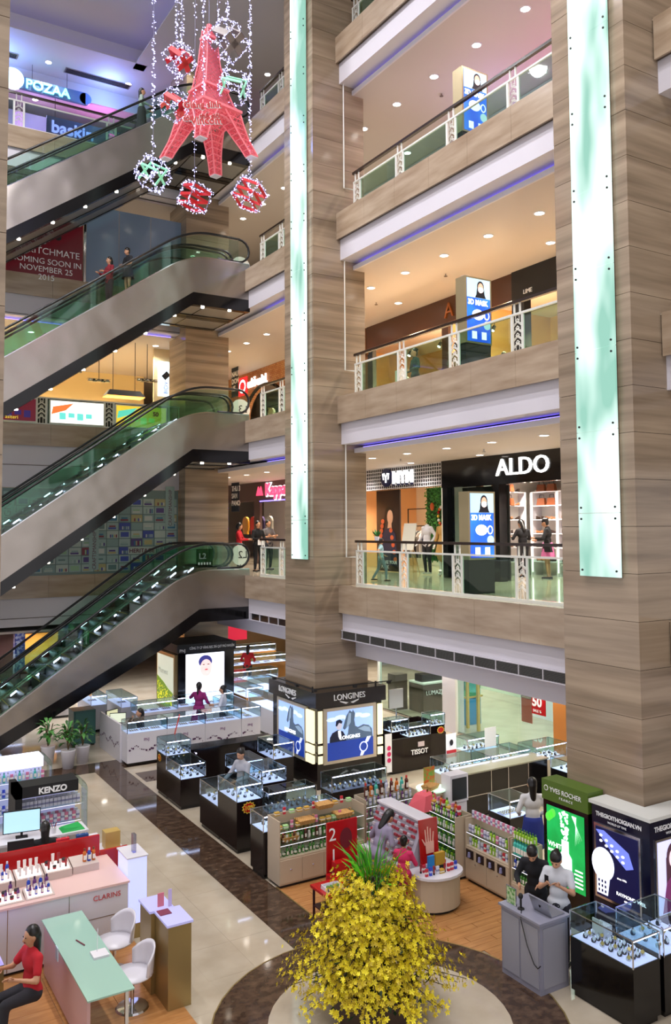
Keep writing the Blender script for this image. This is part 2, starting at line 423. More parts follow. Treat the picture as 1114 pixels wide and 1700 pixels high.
# thin pipe on the middle column
for zz in ((L2+.72, L3-1.2), (L3+.72, L4-1.2), (L4+.72, L5-1.2)):
    one('conduit', {L2: 'thin white pipe down the middle column on the lowest gallery', L3: 'thin white pipe down the middle column one floor above the shoe shop', L4: 'thin white pipe down the middle column on the third gallery'}[zz[0]-.72 if False else [L2, L3, L4][[round(L2+.72, 3), round(L3+.72, 3), round(L4+.72, 3)].index(round(zz[0], 3))]], 'pipe',
        MB().tube([(11.4, 18.22, zz[1]), (11.4, 18.22, zz[0]), (11.66, 18.2, zz[0])], .018, wmetal, 6))
# ---- railings
ropen = 0
def chev(mb, x, y, z0, z1, ax, m):
    """pierced post: two side bars with a chain of chevrons and rings between"""
    W = .28
    def P(s, z): return (x, y+s, z) if ax == 'y' else (x+s, y, z)
    def bar(a, b, r=.009): mb.tube([a, b], r, m, 4)
    for s in (0, W): mb.box(*( (x-.02, x+.02, y+s-.02, y+s+.02) if ax == 'y' else (x+s-.02, x+s+.02, y-.02, y+.02)), z0, z1, m)
    for s in (.09, .19): bar(P(s, z0), P(s, z0+.18)); bar(P(s, z1-.16), P(s, z1))
    z = z0+.2
    while z < z1-.18:
        for d in (0, .03): bar(P(.03, z+d-.05), P(W/2, z+d+.03)); bar(P(W/2, z+d+.03), P(W-.03, z+d-.05))
        bar(P(.09, z+.06), P(W/2, z+.1)); bar(P(W/2, z+.1), P(.19, z+.06)); bar(P(.09, z+.06), P(W/2, z+.02)); bar(P(W/2, z+.02), P(.19, z+.06))
        z += .145
def railing(label, z, ax, line, posts, end, glassm=None, grp='gallery railings', hand=True):
    """posts: start coordinates of each pierced post along the axis, end: last coordinate"""
    a0 = posts[0]; lo, hi = min(posts[0], end), max(posts[0]+.3, end)
    t = thing('railing', label, 'railing', (line, (lo+hi)/2, z) if ax == 'y' else ((lo+hi)/2, line, z), group=grp)
    def bx(mb, s0, s1, d0, d1, z0, z1, m): return mb.box(line+d0, line+d1, s0, s1, z+z0, z+z1, m) if ax == 'y' else mb.box(s0, s1, line+d0, line+d1, z+z0, z+z1, m)
    zt = .9
    if hand:
        h = MB(); bx(h, lo, hi, -.05, .03, 1.09, 1.15, rwood); h.ob('handrail', t)
        for p in posts:
            b = MB(); bx(b, p+.04, p+.07, -.02, .01, zt, 1.09, wmetal); bx(b, p+.2, p+.23, -.02, .01, zt, 1.09, wmetal); b.ob('bracket', t)
    f = MB(); bx(f, lo, hi, -.025, .025, zt-.04, zt, wmetal); bx(f, lo, hi, -.025, .025, 0, .06, wmetal); f.ob('frame', t)
    ps = sorted(posts)
    me = None
    for p in ps:
        m = MB()
        if me is None:
            if ax == 'y': chev(m, line, p, z+.05, z+zt, 'y', wmetal)
            else: chev(m, p, line, z+.05, z+zt, 'x', wmetal)
            me = m.ob('post', t); p0 = p
        else: dup(me, (0, p-p0, 0) if ax == 'y' else (p-p0, 0, 0), parent=t)
    ed = [lo]+[q for p in ps for q in (p, p+.28)]+[hi]
    for i in range(0, len(ed)-1, 2):
        if ed[i+1]-ed[i] > .3:
            g = MB(); bx(g, ed[i]+.04, ed[i+1]-.04, -.006, .006, .08, zt-.05, glassm or ggreen); g.ob('glass_panel', t)
            g = MB()
            for s in (ed[i]+.03, ed[i+1]-.03): bx(g, s-.012, s+.012, -.015, .015, .06, zt-.04, wmetal)
            g.ob('glass_frame', t)
    return t
nm = {2: 'of the lowest gallery', 3: 'of the gallery one floor up', 4: 'of the gallery two floors up', 5: 'of the topmost gallery'}
for n, z in LV.items():
    railing('dark-topped glass railing %s, between the middle and right columns' % nm[n], z, 'y', XR, [17.85, 15.95, 14.0, 12.05, 10.1], 10.0)
    railing('short glass railing %s, left of the middle column' % nm[n], z, 'y', XR, [23.35, 22.1], 19.9)
    railing('glass railing %s, right of the right-hand column' % nm[n], z, 'y', XR, [6.5, 4.5], 3.0)
    if n != 5: continue
    railing('long glass railing %s, behind the escalators' % nm[n], z, 'x', YB+.06, [-1.0, 1.95, 4.9, 7.88], 10.5, hand=True)
# ---- downlights
GNM = {3: 'lowest', 4: 'second', 5: 'third'}
dp = thing('downlight', 'x', 'downlight', (0, 0, 0))
rb_ = MB(); n_r = 18
vs = [(math.cos(2*math.pi*i/n_r)*r, math.sin(2*math.pi*i/n_r)*r, z) for r, z in ((.1, -.014), (.13, -.01), (.135, 0)) for i in range(n_r)]
rb_.add(vs, [(k*n_r+i, k*n_r+(i+1) % n_r, (k+1)*n_r+(i+1) % n_r, (k+1)*n_r+i) for k in range(2) for i in range(n_r)], white).ob('ring', dp)
MB().lathe([(.105, 0), (.105, .008)], (0, 0, -.008), dlight, 16).ob('lamp', dp)
DP = Proto(dp)
def dl(x, y, z, label, grp, pw=60, ang=130, col=(1, .93, .84)):
    DP.put((x, y, z), 0, label, grp)
    if pw: spot((x, y, z-.03), pw*(2.8 if z > 5 else 4.8), ang, col)
G_ = {3: 'walkway downlight of the lowest gallery', 4: 'walkway downlight of the second gallery', 5: 'walkway downlight of the third gallery'}
for n in (3, 4, 5):
    z = LV[n]-1.4
    for i in range(14): dl(13.0, 9.6+1.63*i+(.3 if n == 5 else 0), z, '%s %s, counted from the near end' % (NTH[i], G_[n]), 'downlights above gallery %d' % (n-2), 70)
    for i in range(5): dl(15.0 if n != 4 else 14.6, 11+3.1*i, z, '%s ceiling downlight of the shopfront row of the %s gallery, from the near end' % (NTH[i], GNM[n]), 'shopfront downlights above gallery %d' % (n-2), 40)
    for i in range(5): dl(1.5+2.2*i, 29.6, z, '%s ceiling downlight from the left behind the escalators, in the ceiling over the %s floor' % (NTH[i], {3: 'lowest gallery', 4: 'second gallery', 5: 'third gallery'}[n]), 'downlights behind the escalators, floor %d' % (n-1), 50)
for i in range(8):
    for x in (13, 16.2): dl(x, 9.6+2.3*i, L2-1.8, '%s ground floor downlight of the %s row, from the near end' % (NTH[i], 'atrium side' if x < 14 else 'shop side'), 'ground floor downlights', 55)
for ti, (x, y) in enumerate(((6.35, 29.6), (9.2, 29.6), (3.4, 29.6), (13.3, 26.4), (10.3, 26.6), (13.3, 22), (13.3, 18), (6.5, 32.5), (9.3, 32.3))): dl(x, y, LT, 'downlight in the top grey ceiling, %s' % ['above the round sign', 'right of the long vent', 'far left', 'right of the fairy lights', 'above the highest escalator', 'left of the middle column', 'right of the middle column', 'behind the sign, left', 'behind the sign, right'][ti], 'downlights in the top ceiling', 60)
for i in range(6):
    for j in range(2): dl(3+1.8*i, 29+3*j, L2-1.8, '%s downlight from the left in the %s row over the far ground floor shops' % (NTH[i], ['nearer', 'further'][j]), 'far ground floor downlights', 50, col=(.95, .95, 1))
spr = thing('sprinkler', 'x', 'sprinkler', (0, 0, 0))
MB().cone((0, 0, 0), (0, 0, -.06), .02, .012, steel, 8).ob('body', spr); MB().cone((0, 0, -.06), (0, 0, -.068), .05, .05, steel, 10).ob('deflector', spr)
SP = Proto(spr)
for n, pts in ((3, ((13.9, 12.6), (14, 15.9), (13.9, 19.3))), (4, ((14, 12.5), (14, 17.3), (14.0, 20.6))), (5, ((14, 13.2), (13.7, 17)))):
    for qi, (x, y) in enumerate(pts): SP.put((x, y, LV[n]-1.4), 0, '%s metal sprinkler head from the right in the ceiling of the %s gallery' % (NTH[qi], GNM[n]), 'sprinklers of gallery %d' % (n-2))
# sun-like glow of the atrium lamps on the raised tray (round high-bay lamps, out of view above)
for x in (1, 5):
    for y in (2, 7, 12, 17, 22):
        DP.put((x, y, LT+.74), 0, 'round downlight in the raised tray, %s row, %s from the near end' % ('left' if x < 3 else 'right', NTH[(y-2)//5]), 'tray downlights', 2.2); spot((x, y, LT+.7), 2300, 150, (.98, .96, 1), .3)
# small ceiling vents top left
for x0, x1, lab in ((4.4, 5.35, 'short grey ceiling slot vent at the top left'), (6.95, 9.3, 'long grey ceiling slot vent above the round sign')):
    v = thing('ceiling_vent', lab, 'vent', ((x0+x1)/2, 29.8, LT))
    MB().box(x0, x1, 29.6, 29.95, LT-.03, LT, steel).ob('frame', v)
    for i in range(5): MB().box(x0+.04, x1-.04, 29.64+i*.06, 29.66+i*.06, LT-.04, LT-.03, rubber).ob('slat', v)
# ================================================================== ESCALATORS
def esc_path(z0, z1, sl, xe=11.35, off=0, n=8, low=0):
    """cladding-top line (x,z) from the top landing down to the bottom landing, with eased bends"""
    xb = 9.35; rise = z1-z0; x_b2 = xb-rise/sl
    pts = [(xe, z1)]
    def ease(x, z, s0, s1, L=.9):
        out = []
        for i in range(n+1):
            t = i/n; s = s0+(s1-s0)*t
            out.append((x-L*t, z-(s0*t+(s1-s0)*t*t/2)*L))
        return out
    L = 1.5
    e = ease(xb+L/2, z1, 0, sl, L); pts += e
    e2 = [(x_b2-(p[0]-xb) , z0+(z1-p[1])) for p in e][::-1]
    pts += e2; pts.append((x_b2-1.6, z0)); return pts
def band(mb, pts, y0, y1, a, b, m):
    """solid strip following pts between offsets a (low) and b (high); a, b numbers or lists"""
    n = len(pts); A = a if isinstance(a, list) else [a]*n; B = b if isinstance(b, list) else [b]*n
    vs = []; fs = []
    for i in range(n):
        x, z = pts[i]; vs += [(x, y0, z+A[i]), (x, y1, z+A[i]), (x, y1, z+B[i]), (x, y0, z+B[i])]
    for i in range(n-1):
        for k in range(4): q = (k+1) % 4; fs.append((i*4+k, i*4+q, i*4+4+q, i*4+4+k))
    fs += [(0, 1, 2, 3), (n*4-4, n*4-1, n*4-2, n*4-3)]
    return mb.add(vs, fs, m)
stepm = mat('step_dark', '2c3130', .35, .6)
stepline = mat('step_edge', 'c8b040', .5)
lightspot = glow('underside_lamp', 'fff4e0', 14)
panelg = mat('underside_panel', '8a8884', .3, .3)
ord_ = {2: 'lowest', 3: 'second', 4: 'third', 5: 'highest'}
def escalator(n, y0, near):
    z0 = {2: 0, 3: L2, 4: L3, 5: L4}[n]; z1 = LV[n]; sl = .7; W = 1.45
    lab = '%s %s escalator, stainless sided with glass balustrades, rising to the right' % ('near' if near else 'far', ord_[n])
    t = thing('escalator', lab, 'escalator', (11.35, y0+W/2, z0), group='escalators')
    P = esc_path(z0+.2, z1+.2, sl)
    bend = 9.7 if n == 2 else 9.46
    for i in range(len(P)-1):
        if P[i+1][0] < bend < P[i][0]:
            u = (P[i][0]-bend)/(P[i][0]-P[i+1][0]); P.insert(i+1, (bend, P[i][1]*(1-u)+P[i+1][1]*u)); break
    N = len(P)
    xs = [p[0] for p in P]
    # depth of the truss: 1.4 m of cladding and underside, shallower towards the ground on the lowest one
    dep = []
    for x, z in P:
        low = z1-1.32 if x >= bend else z1-1.32-(bend-x)*(.62 if n == 2 else .7)
        dep.append(-max(.12, min(z-low, z-(z0+.02 if n == 2 else z0-1.3), 1.9)))
    cl = [d+.38 if -d > .5 else d*.3 for d in dep]
    m = MB(); band(m, P, y0, y0+.06, cl, 0, steel); m.ob('side_cladding', t)
    m = MB(); band(m, P, y0+W-.06, y0+W, cl, 0, steel); m.ob('side_cladding', t)
    m = MB(); band(m, P, y0-.012, y0+.2, dep, [c+.002 for c in cl], black)
    band(m, P, y0+W-.2, y0+W+.012, dep, [c+.002 for c in cl], black); m.ob('lower_skirt', t)
    m = MB(); band(m, P, y0+.2, y0+W-.2, [d+.03 for d in dep], [d+.05 for d in dep], panelg); m.ob('underside_panel', t)
    m = MB()
    for k in range(2, N-1, 3): m.box(P[k][0]-.012, P[k][0]+.012, y0+.2, y0+W-.2, P[k][1]+dep[k]+.015, P[k][1]+dep[k]+.032, black)
    k = 11.0
    m.ob('underside_joint', t, kind='stuff')
    m = MB()                                                       # end plate towards the gallery
    m.box(11.3, 11.36, y0, y0+W, z1-1.3, z1-.01, black); m.ob('end_plate', t)
    if n > 2 and near:
        lm = None
        x = 10.7
        def under(x):
            for i in range(N-1):
                if P[i+1][0] <= x <= P[i][0]:
                    u = (P[i][0]-x)/max(1e-6, P[i][0]-P[i+1][0]); return P[i][1]*(1-u)+P[i+1][1]*u+dep[i]
            return z0
        while x > 3:
            q = (x, y0+.1, under(x)-.012)
            if lm is None: lm = MB().lathe([(.05, -.02), (.055, .02)], q, lightspot, 10).ob('underside_lamp', t); q0 = q
            else: dup(lm, (q[0]-q0[0], 0, q[2]-q0[2]), parent=t)
            x -= .9
    # glass and handrails
    for yy in (y0+.1, y0+W-.12):
        i0 = 0
        G = [(p[0], p[1]) for p in P if p[0] <= 11.0]; G = [(11.0, P[0][1])]+G
        m = MB(); band(m, G, yy-.006, yy+.006, 0, .74, gesc); m.ob('glass_balustrade', t)
        m = MB(); band(m, P, yy-.07, yy+.07, 0, .035, chrome); m.ob('skirt_rail', t)
        H = [(p[0], yy, p[1]+.8) for p in G]
        c = (11.0, P[0][1]+.43); arc = [(c[0]+.37*math.sin(a), yy, c[1]+.37*math.cos(a)) for a in [math.pi*q/8 for q in range(0, 9)]]
        pts = [(10.3, yy, P[0][1]+.06)]+arc[::-1]+H
        b0 = P[-1]; arc2 = [(b0[0]-.37*math.sin(a), yy, b0[1]+.43+.37*math.cos(a)) for a in [math.pi*q/8 for q in range(0, 9)]]
        pts += arc2+[(b0[0]+.8, yy, b0[1]+.06)]
        MB().tube(pts, .038, rubber, 6).ob('handrail', t, smooth=True)
        MB().add(*(lambda n_=12: ([(c[0], yy-.006, c[1]-.37), (c[0], yy-.006, c[1]+.33)]+[(c[0]+.33*math.sin(math.pi*q/n_), yy-.006, c[1]+.33*math.cos(math.pi*q/n_)) for q in range(1, n_)], [tuple([0, 1]+list(range(2, n_+1)))]))(), gesc).ob('glass_end', t)
    # steps
    x = 9.55; k = 0; s0 = None
    while x > 9.35-(z1-z0)/sl-.2:
        # height on the path
        for i in range(N-1):
            if P[i+1][0] <= x <= P[i][0]:
                u = (P[i][0]-x)/max(1e-6, P[i][0]-P[i+1][0]); zz = P[i][1]*(1-u)+P[i+1][1]*u-.2; break
        if s0 is None:
            s0 = MB().box(x-.4, x, y0+.2, y0+W-.2, zz-.28, zz, stepm).box(x-.4, x-.385, y0+.2, y0+W-.2, zz, zz+.004, stepline).ob('step', t); x0_, zz0 = x, zz
        else: dup(s0, (x-x0_, 0, zz-zz0), parent=t)
        x -= .4
    MB().box(9.55, 11.35, y0+.2, y0+W-.2, z1-.04, z1, steel).ob('landing_plate', t)
    if n in (2, 3) :
        lm = None; x = 9.9
        while x > 3.2:
            for i in range(N-1):
                if P[i+1][0] <= x <= P[i][0]:
                    u = (P[i][0]-x)/max(1e-6, P[i][0]-P[i+1][0]); zz = P[i][1]*(1-u)+P[i+1][1]*u
            q = (x, y0+W-.21, zz-.02)
            if lm is None: lm = MB().hexa([(q[0]-.09, q[1]-.012, q[2]-.09*sl-.02), (q[0]+.09, q[1]-.012, q[2]+.09*sl-.02), (q[0]+.09, q[1]+.012, q[2]+.09*sl-.02), (q[0]-.09, q[1]+.012, q[2]-.09*sl-.02), (q[0]-.09, q[1]-.012, q[2]-.09*sl+.02), (q[0]+.09, q[1]-.012, q[2]+.09*sl+.02), (q[0]+.09, q[1]+.012, q[2]+.09*sl+.02), (q[0]-.09, q[1]+.012, q[2]-.09*sl+.02)], ledw).ob('skirt_lamp', t); q0 = q
            else: dup(lm, (q[0]-q0[0], 0, q[2]-q0[2]), parent=t)
            x -= .58
    return t
for n in (2, 3, 4, 5):
    escalator(n, YE, True); escalator(n, YE+1.52, False)
    # round level sign on the newel, read from the gallery side
    z = LV[n]
    s = thing('level_sign', 'round white glass disc reading L%d at the top of the %s escalator' % (n, ord_[n]), 'sign', (11.55, YE+1.49, z+.2))
    disc = mat('sign_disc', 'c9cdc4', .4)
    MB().cone((11.72, YE+1.46, z+.6), (11.72, YE+1.49, z+.6), .34, .34, disc, 24).ob('disc', s)
    MB().cone((11.72, YE+1.475, z+.0), (11.72, YE+1.475, z+.3), .02, .02, chrome, 8).ob('stem', s)
    text('L%d' % n, .34, bletter, s, (11.48 if n > 3 else 11.96, YE+1.45, z+.5), '-y', wide=1 if n > 3 else -1, ext=.004)
    if n > 2: continue
    st = thing('instruction_sticker', 'pale notice sheet reading L2 on the glass of the lowest escalator', 'notice', (9.8, YE+.09, z+.5))
    MB().box(9.62, 10.15, YE+.085, YE+.09, z+.3, z+.86, glass('sticker_film', 'b4c8ba')).ob('film', st)
    for k in range(5): MB().box(9.68+.09*k, 9.73+.09*k, YE+.08, YE+.085, z+.38, z+.45, mat('sticker_ink', '8a9a90', .5)).ob('pictogram', st)
    text('L2', .24, mat('sticker_dark', '5a6a64', .5), st, (9.7, YE+.083, z+.56), '-y', ext=.003, bold=.004)
# ================================================================== PEOPLE
def evalmods(mb, mods, name):
    me = mb.mesh(name); o = bpy.data.objects.new('t', me); C.objects.link(o)
    bm = bmesh.new(); bm.from_mesh(me); bmesh.ops.recalc_face_normals(bm, faces=bm.faces); bm.to_mesh(me); bm.free()
    for ty, kw in mods:
        m = o.modifiers.new('m', ty)
        for k, v in kw.items(): setattr(m, k, v)
    bpy.context.view_layer.update()
    out = bpy.data.meshes.new_from_object(o.evaluated_get(bpy.context.evaluated_depsgraph_get()))
    bpy.data.objects.remove(o); return out
def blob(parts, vox, m, name, parent, smooth=3, extra=None, label=None):
    """parts: ('c',p0,p1,r0,r1) limbs or ('b',centre,r,scale) balls; fused into one continuous surface"""
    mb = MB()
    for p in parts:
        if p[0] == 'c':
            mb.cone(p[1], p[2], p[3], p[4], m, 10); mb.ball(p[1], p[3], m, 10, 6); mb.ball(p[2], p[4], m, 10, 6)
        else: mb.ball(p[1], p[2], m, 14, 8, p[3])
    me = evalmods(mb, (('REMESH', dict(mode='VOXEL', voxel_size=vox)), ('SMOOTH', dict(factor=.5, iterations=smooth))), name)
    if extra:
        bm = bmesh.new(); bm.from_mesh(me); t = extra.mesh('x'); bm.from_mesh(t); bm.to_mesh(me); bm.free()
    me.materials.clear(); me.materials.append(m); me.polygons.foreach_set('use_smooth', [True]*len(me.polygons)); me.polygons.foreach_set('material_index', [0]*len(me.polygons))
    o = bpy.data.objects.new(name, me); C.objects.link(o); o.parent = parent; WL[o.name] = WL[parent.name]
    if label: o['label'] = label
    return o
def V(*a): return Vector(a)
def person(label, loc, rz=0, h=1.62, top='222226', bottom='1d1d22', legs='trousers', sleeve='long', hair='bun', lh=(-.3, -.12, .98), le=None, rh=(.3, -.12, .98), re=None, lean=0, nod=0, turn=0, sit=0, walk=0, cat='person', hem=.5, mannequin=None, coat=False, vox=.017, skinm=None):
    """local frame: faces -y, x to the figure's left as seen from behind. Units for a 1.62 m figure"""
    t = thing('person' if not mannequin else 'mannequin', label, cat, loc, rz); s = h/1.62; t.scale = (s, s, s)
    sk = skinm or skin; dz = -sit
    hipz = .86+dz; ln = lean
    def B(x, y, z):   # bend the upper body forward about the hips
        v = V(x, y, z-.9); v.rotate(Matrix.Rotation(ln, 3, 'X')); return v+V(0, 0, .9+dz)
    chest, waist, neck = B(0, 0, 1.22), B(0, 0, 1.03), B(0, -.005, 1.39)
    shl, shr = B(-.165, 0, 1.315), B(.165, 0, 1.315)
    pel = V(0, 0, .88+dz)
    lh = V(*lh)+V(0, 0, dz); rh = V(*rh)+V(0, 0, dz)
    def elbow(sh, hd, e, sd):
        if e: return V(*e)+V(0, 0, dz)
        mid = (sh+hd)/2; d = (hd-sh).length; L = .26; b = math.sqrt(max(0, L*L-(d/2)**2)); ax = V(sd*.5, .6, -.45).normalized()
        ax = (ax-(hd-sh).normalized()*ax.dot((hd-sh).normalized())).normalized(); return mid+ax*b
    el, er = elbow(shl, lh, le, -1), elbow(shr, rh, re, 1)
    if sit: hips = [V(-.09, 0, .86+dz), V(.09, 0, .86+dz)]; kn = [V(-.1, -.4, .87+dz), V(.1, -.4, .87+dz)]; an = [V(-.1, -.42, .09), V(.1, -.42, .09)]
    else:
        hips = [V(-.09, 0, .86), V(.09, 0, .86)]; kn = [V(-.1, -.02-walk*.16, .46), V(.1, -.02+walk*.1, .46)]; an = [V(-.095, .02-walk*.2, .08), V(.095, .02+walk*.28, .08+walk*.03)]
    hd = neck+(B(0, -.02, 1.53)-B(0, -.005, 1.39)); 
    nv = hd-neck; nv.rotate(Matrix.Rotation(nod, 3, 'X')); hd = neck+nv
    A = [('c', shl, el, .047, .037), ('c', el, lh, .036, .024), ('c', shr, er, .047, .037), ('c', er, rh, .036, .024)]
    Lg = []
    for i in (0, 1): Lg += [('c', hips[i], kn[i], .083, .052), ('c', kn[i], an[i], .05, .032), ('c', an[i]+V(0, .03, -.04), an[i]+V(0, -.13, -.055), .032, .026)]
    T = [('b', chest, .14, (1.12, .72, .95)), ('b', waist, .125, (1, .74, 1.1)), ('b', pel, .135, (1.2, .85, .85)), ('c', shl, shr, .05, .05), ('c', B(0, 0, 1.28), neck, .07, .045)]
    H = [] if mannequin == 'headless' else [('c', neck, hd, .043, .05), ('b', hd+V(0, .005, .02), .1, (.8, .95, 1.08)), ('b', hd+V(0, -.02, -.035), .075, (.78, .85, 1))]
    fm = Matrix.Rotation(turn, 3, 'Z') @ Matrix.Rotation(ln+nod, 3, 'X')
    if H: H += [('c', hd+fm@V(0, -.085, .005), hd+fm@V(0, -.108, -.022), .012, .014), ('b', hd+fm@V(-.08, .0, 0), .022, (.5, 1, 1.3)), ('b', hd+fm@V(.08, 0, 0), .022, (.5, 1, 1.3))]
    ex = MB()
    for hp, ep in ((lh, el), (rh, er)):      # palm and five separate, slightly curled fingers
        d = (hp-ep).normalized(); sd = d.cross(V(0, 1, .2)).normalized(); nn = d.cross(sd)
        H.append(('c', hp, hp+d*.07, .026, .03))
        for q, (o_, L) in enumerate(((-.024, .062), (-.008, .074), (.008, .078), (.024, .068))):
            p0 = hp+d*.08+sd*o_; ex.tube([p0, p0+d*L*.5+nn*.008, p0+d*L*.85+nn*.025], [.0085, .008, .0065], sk, 6)
        ex.tube([hp+d*.02-sd*.025, hp+d*.05-sd*.05, hp+d*.08-sd*.052], [.01, .009, .0075], sk, 6)
    blob(A+Lg+T+H, vox, sk, 'body', t, 2, ex)
    tm = mat('cloth_'+top, top, .85); bm_ = mat('cloth_'+bottom, bottom, .85)
    gr = lambda P, g: [(p[0], p[1], p[2], p[3]+g, p[4]+g) if p[0] == 'c' else (p[0], p[1], p[2]+g, p[3]) for p in P]
    TT = T[:4]+[('c', B(0, 0, 1.2), B(0, 0, 1.36), .1, .062)]
    sl = []
    if sleeve == 'long': sl = [('c', shl, el, .052, .044), ('c', el, el.lerp(lh, .93), .044, .032), ('c', shr, er, .052, .044), ('c', er, er.lerp(rh, .93), .044, .032)]
    elif sleeve == 'short': sl = [('c', shl, shl.lerp(el, .65), .054, .05), ('c', shr, shr.lerp(er, .65), .054, .05)]
    body = gr(TT, .014)+gr(sl, .006)
    if coat: body += [('c', V(0, 0, .9), V(0, .0, .55), .17, .19)]
    blob(body, .02, tm, 'coat' if coat else 'shirt', t, 3)
    if legs == 'trousers': blob(gr([p for i, p in enumerate(Lg) if i % 3 < 2], .014)+[('b', pel, .15, (1.15, .85, .8))], .02, bm_, 'trousers', t, 3)
    elif not sit:
        n = 28; vs = []; fs = []
        for k in range(7):
            u = k/6; r = .135+.075*u; z = .98-(.98-hem)*u
            for i in range(n): a = 2*math.pi*i/n; q = r*(1+.06*math.sin(a*7)*u); vs.append((math.cos(a)*q*1.15, math.sin(a)*q*.88, z))
        for k in range(6):
            for i in range(n): j = (i+1) % n; fs.append((k*n+i, k*n+j, k*n+n+j, k*n+n+i))
        vs = [(x, y, z) for x, y, z in vs]; m = MB(); m.add(vs, fs, bm_); me = m.mesh('skirt'); me.polygons.foreach_set('use_smooth', [True]*len(me.polygons))
        o = bpy.data.objects.new('skirt', me); C.objects.link(o); o.parent = t; WL[o.name] = WL[t.name]
        sm = o.modifiers.new('s', 'SOLIDIFY'); sm.thickness = .008
    else: blob(gr([Lg[0], Lg[3]], .03)+[('b', pel, .15, (1.15, .85, .8))], .02, bm_, 'skirt', t, 3)
    m = MB()
    for i in (0, 1): 
        a = an[i]; m.box(a.x-.042, a.x+.042, a.y-.17, a.y+.07, a.z-.085, a.z-.035, blackm)
    def loc_ob(m, name, smooth=True):
        me = m.mesh(name); me.polygons.foreach_set('use_smooth', [smooth]*len(me.polygons)); o = bpy.data.objects.new(name, me); C.objects.link(o); o.parent = t; WL[o.name] = WL[t.name]; return o
    if not mannequin: loc_ob(m, 'shoes', False)
    if mannequin: return t
    m = MB()
    for sx in (-.03, .03): m.ball(hd+fm@V(sx, -.088, .018), .011, bletter, 8, 5, (1.3, .5, .7))
    loc_ob(m, 'eyes')
    m = MB().ball(hd+fm@V(0, -.088, -.05), .018, mat('lips', '9a3a3a', .5), 8, 5, (1.3, .4, .45)); loc_ob(m, 'mouth')
    hp = [('b', hd+fm@V(0, .022, .045), .104, (.86, .95, .98)), ('b', hd+fm@V(0, .05, -.01), .08, (.95, .7, 1.1))]
    if hair == 'bun': hp += [('b', hd+fm@V(0, .1, .085), .04, (1, 1, 1))]
    if hair == 'tail': hp += [('c', hd+fm@V(0, .1, .03), hd+fm@V(0, .13, -.2), .035, .022)]
    if hair == 'long': hp += [('c', hd+fm@V(0, .06, 0), hd+fm@V(0, .075, -.24), .08, .055)]
    blob(hp, .014, hairm, 'hair', t, 2)
    return t
def hung_garment(name, label, cat, loc, rz, col, L=.75, w=.44, grp=None, trous=False):
    t = thing(name, label, cat, loc, rz, group=grp); W, z0 = WL[t.name][0], 0
    WL[t.name] = (Vector((0, 0, 0)), 0)
    m_ = mat('cloth_'+col, col, .9); m = MB()
    if trous:
        for s in (-1, 1): m.prism([(s*.01, 0), (s*.15, -.02), (s*.13, -L), (s*.03, -L)], 'y', -.035, .035, m_)
    else:
        m.prism([(-w/2, -.08), (-.07, 0), (.07, 0), (w/2, -.08), (w/2-.02, -L), (-w/2+.02, -L)], 'y', -.05, .05, m_)
        for s in (-1, 1): m.prism([(s*w/2, -.08), (s*(w/2+.08), -.2), (s*(w/2+.06), -L*.8), (s*(w/2-.02), -L*.8)], 'y', -.04, .04, m_)
    o = m.ob('cloth', t); MB().tube([(-w/2+.05, 0, -.06), (0, 0, .02), (0, 0, .1), (.03, 0, .12)], .006, chrome, 5).ob('hanger', t)
    WL[t.name] = (Vector(loc), rz); return t
# ================================================================== RIGHT-HAND GALLERIES
XS = 15.6
# --- shell of the shops: party walls and back walls
shopw = mat('shop_white', 'e2ddd6', .5); orw = mat('shop_peach', 'd9a877', .6); brk = mat('warm_block', 'b98a52', .6, noise=((.5, 1.2, 2), 'cfa469', .3, .7))
for n in (2, 3, 4):
    z = LV[n]; zc = LV[n+1]-1.38
    b = MB().box(19.9, 20, 9, 26.6, z, zc, {2: shopw, 3: brk, 4: mat('lilac_wall', 'c9a8c8', .6)}[n])
    for y in (19.3, 26.6): b.box(XS+.05, 20, y, y+.12, z, zc, {2: shopw if y < 20 else orw, 3: brk, 4: white}[n])
    S('wall_shops', b)
# --- MYM fashion shop
latt = mat('lattice_print', '15151a', .35)
nt = latt.node_tree; bs = nt.nodes['Principled BSDF']; g = nt.nodes.new('ShaderNodeNewGeometry'); mp = nt.nodes.new('ShaderNodeMapping'); mp.inputs['Scale'].default_value = (0, 9, 9)
v_ = nt.nodes.new('ShaderNodeTexVoronoi'); v_.feature = 'DISTANCE_TO_EDGE'; v_.inputs['Scale'].default_value = 1; v_.inputs['Randomness'].default_value = .12
r_ = nt.nodes.new('ShaderNodeValToRGB'); r_.color_ramp.interpolation = 'CONSTANT'; r_.color_ramp.elements[0].color = lin('d8d8dc'); r_.color_ramp.elements[1].color = lin('17171c'); r_.color_ramp.elements[1].position = .11
for a, b_ in ((g.outputs['Position'], mp.inputs[0]), (mp.outputs[0], v_.inputs[0]), (v_.outputs['Distance'], r_.inputs[0]), (r_.outputs[0], bs.inputs['Base Color'])): nt.links.new(a, b_)
t = thing('shop_sign', 'patterned black and white shop fascia with white letters MYM', 'shop sign', (XS, 22.5, 7.48))
MB().box(XS, XS+.12, 19.45, 26.5, 7.48, 8.2, latt).ob('fascia', t)
MB().cone((XS-.04, 22.42, 7.86), (XS, 22.42, 7.86), .3, .3, mat('sign_navy', '141a4a', .3), 24).ob('emblem', t)
MB().tube([(XS-.05, 22.52, 8.0), (XS-.05, 22.42, 7.86), (XS-.05, 22.32, 8.0)], .03, scrw, 5).tube([(XS-.05, 22.42, 7.86), (XS-.05, 22.42, 7.7)], .03, scrw, 5).tube([(XS-.05, 22.6, 8.0), (XS-.05, 22.55, 7.8)], .02, scrw, 5).tube([(XS-.05, 22.25, 8.0), (XS-.05, 22.29, 7.8)], .02, scrw, 5).ob('emblem_mark', t)
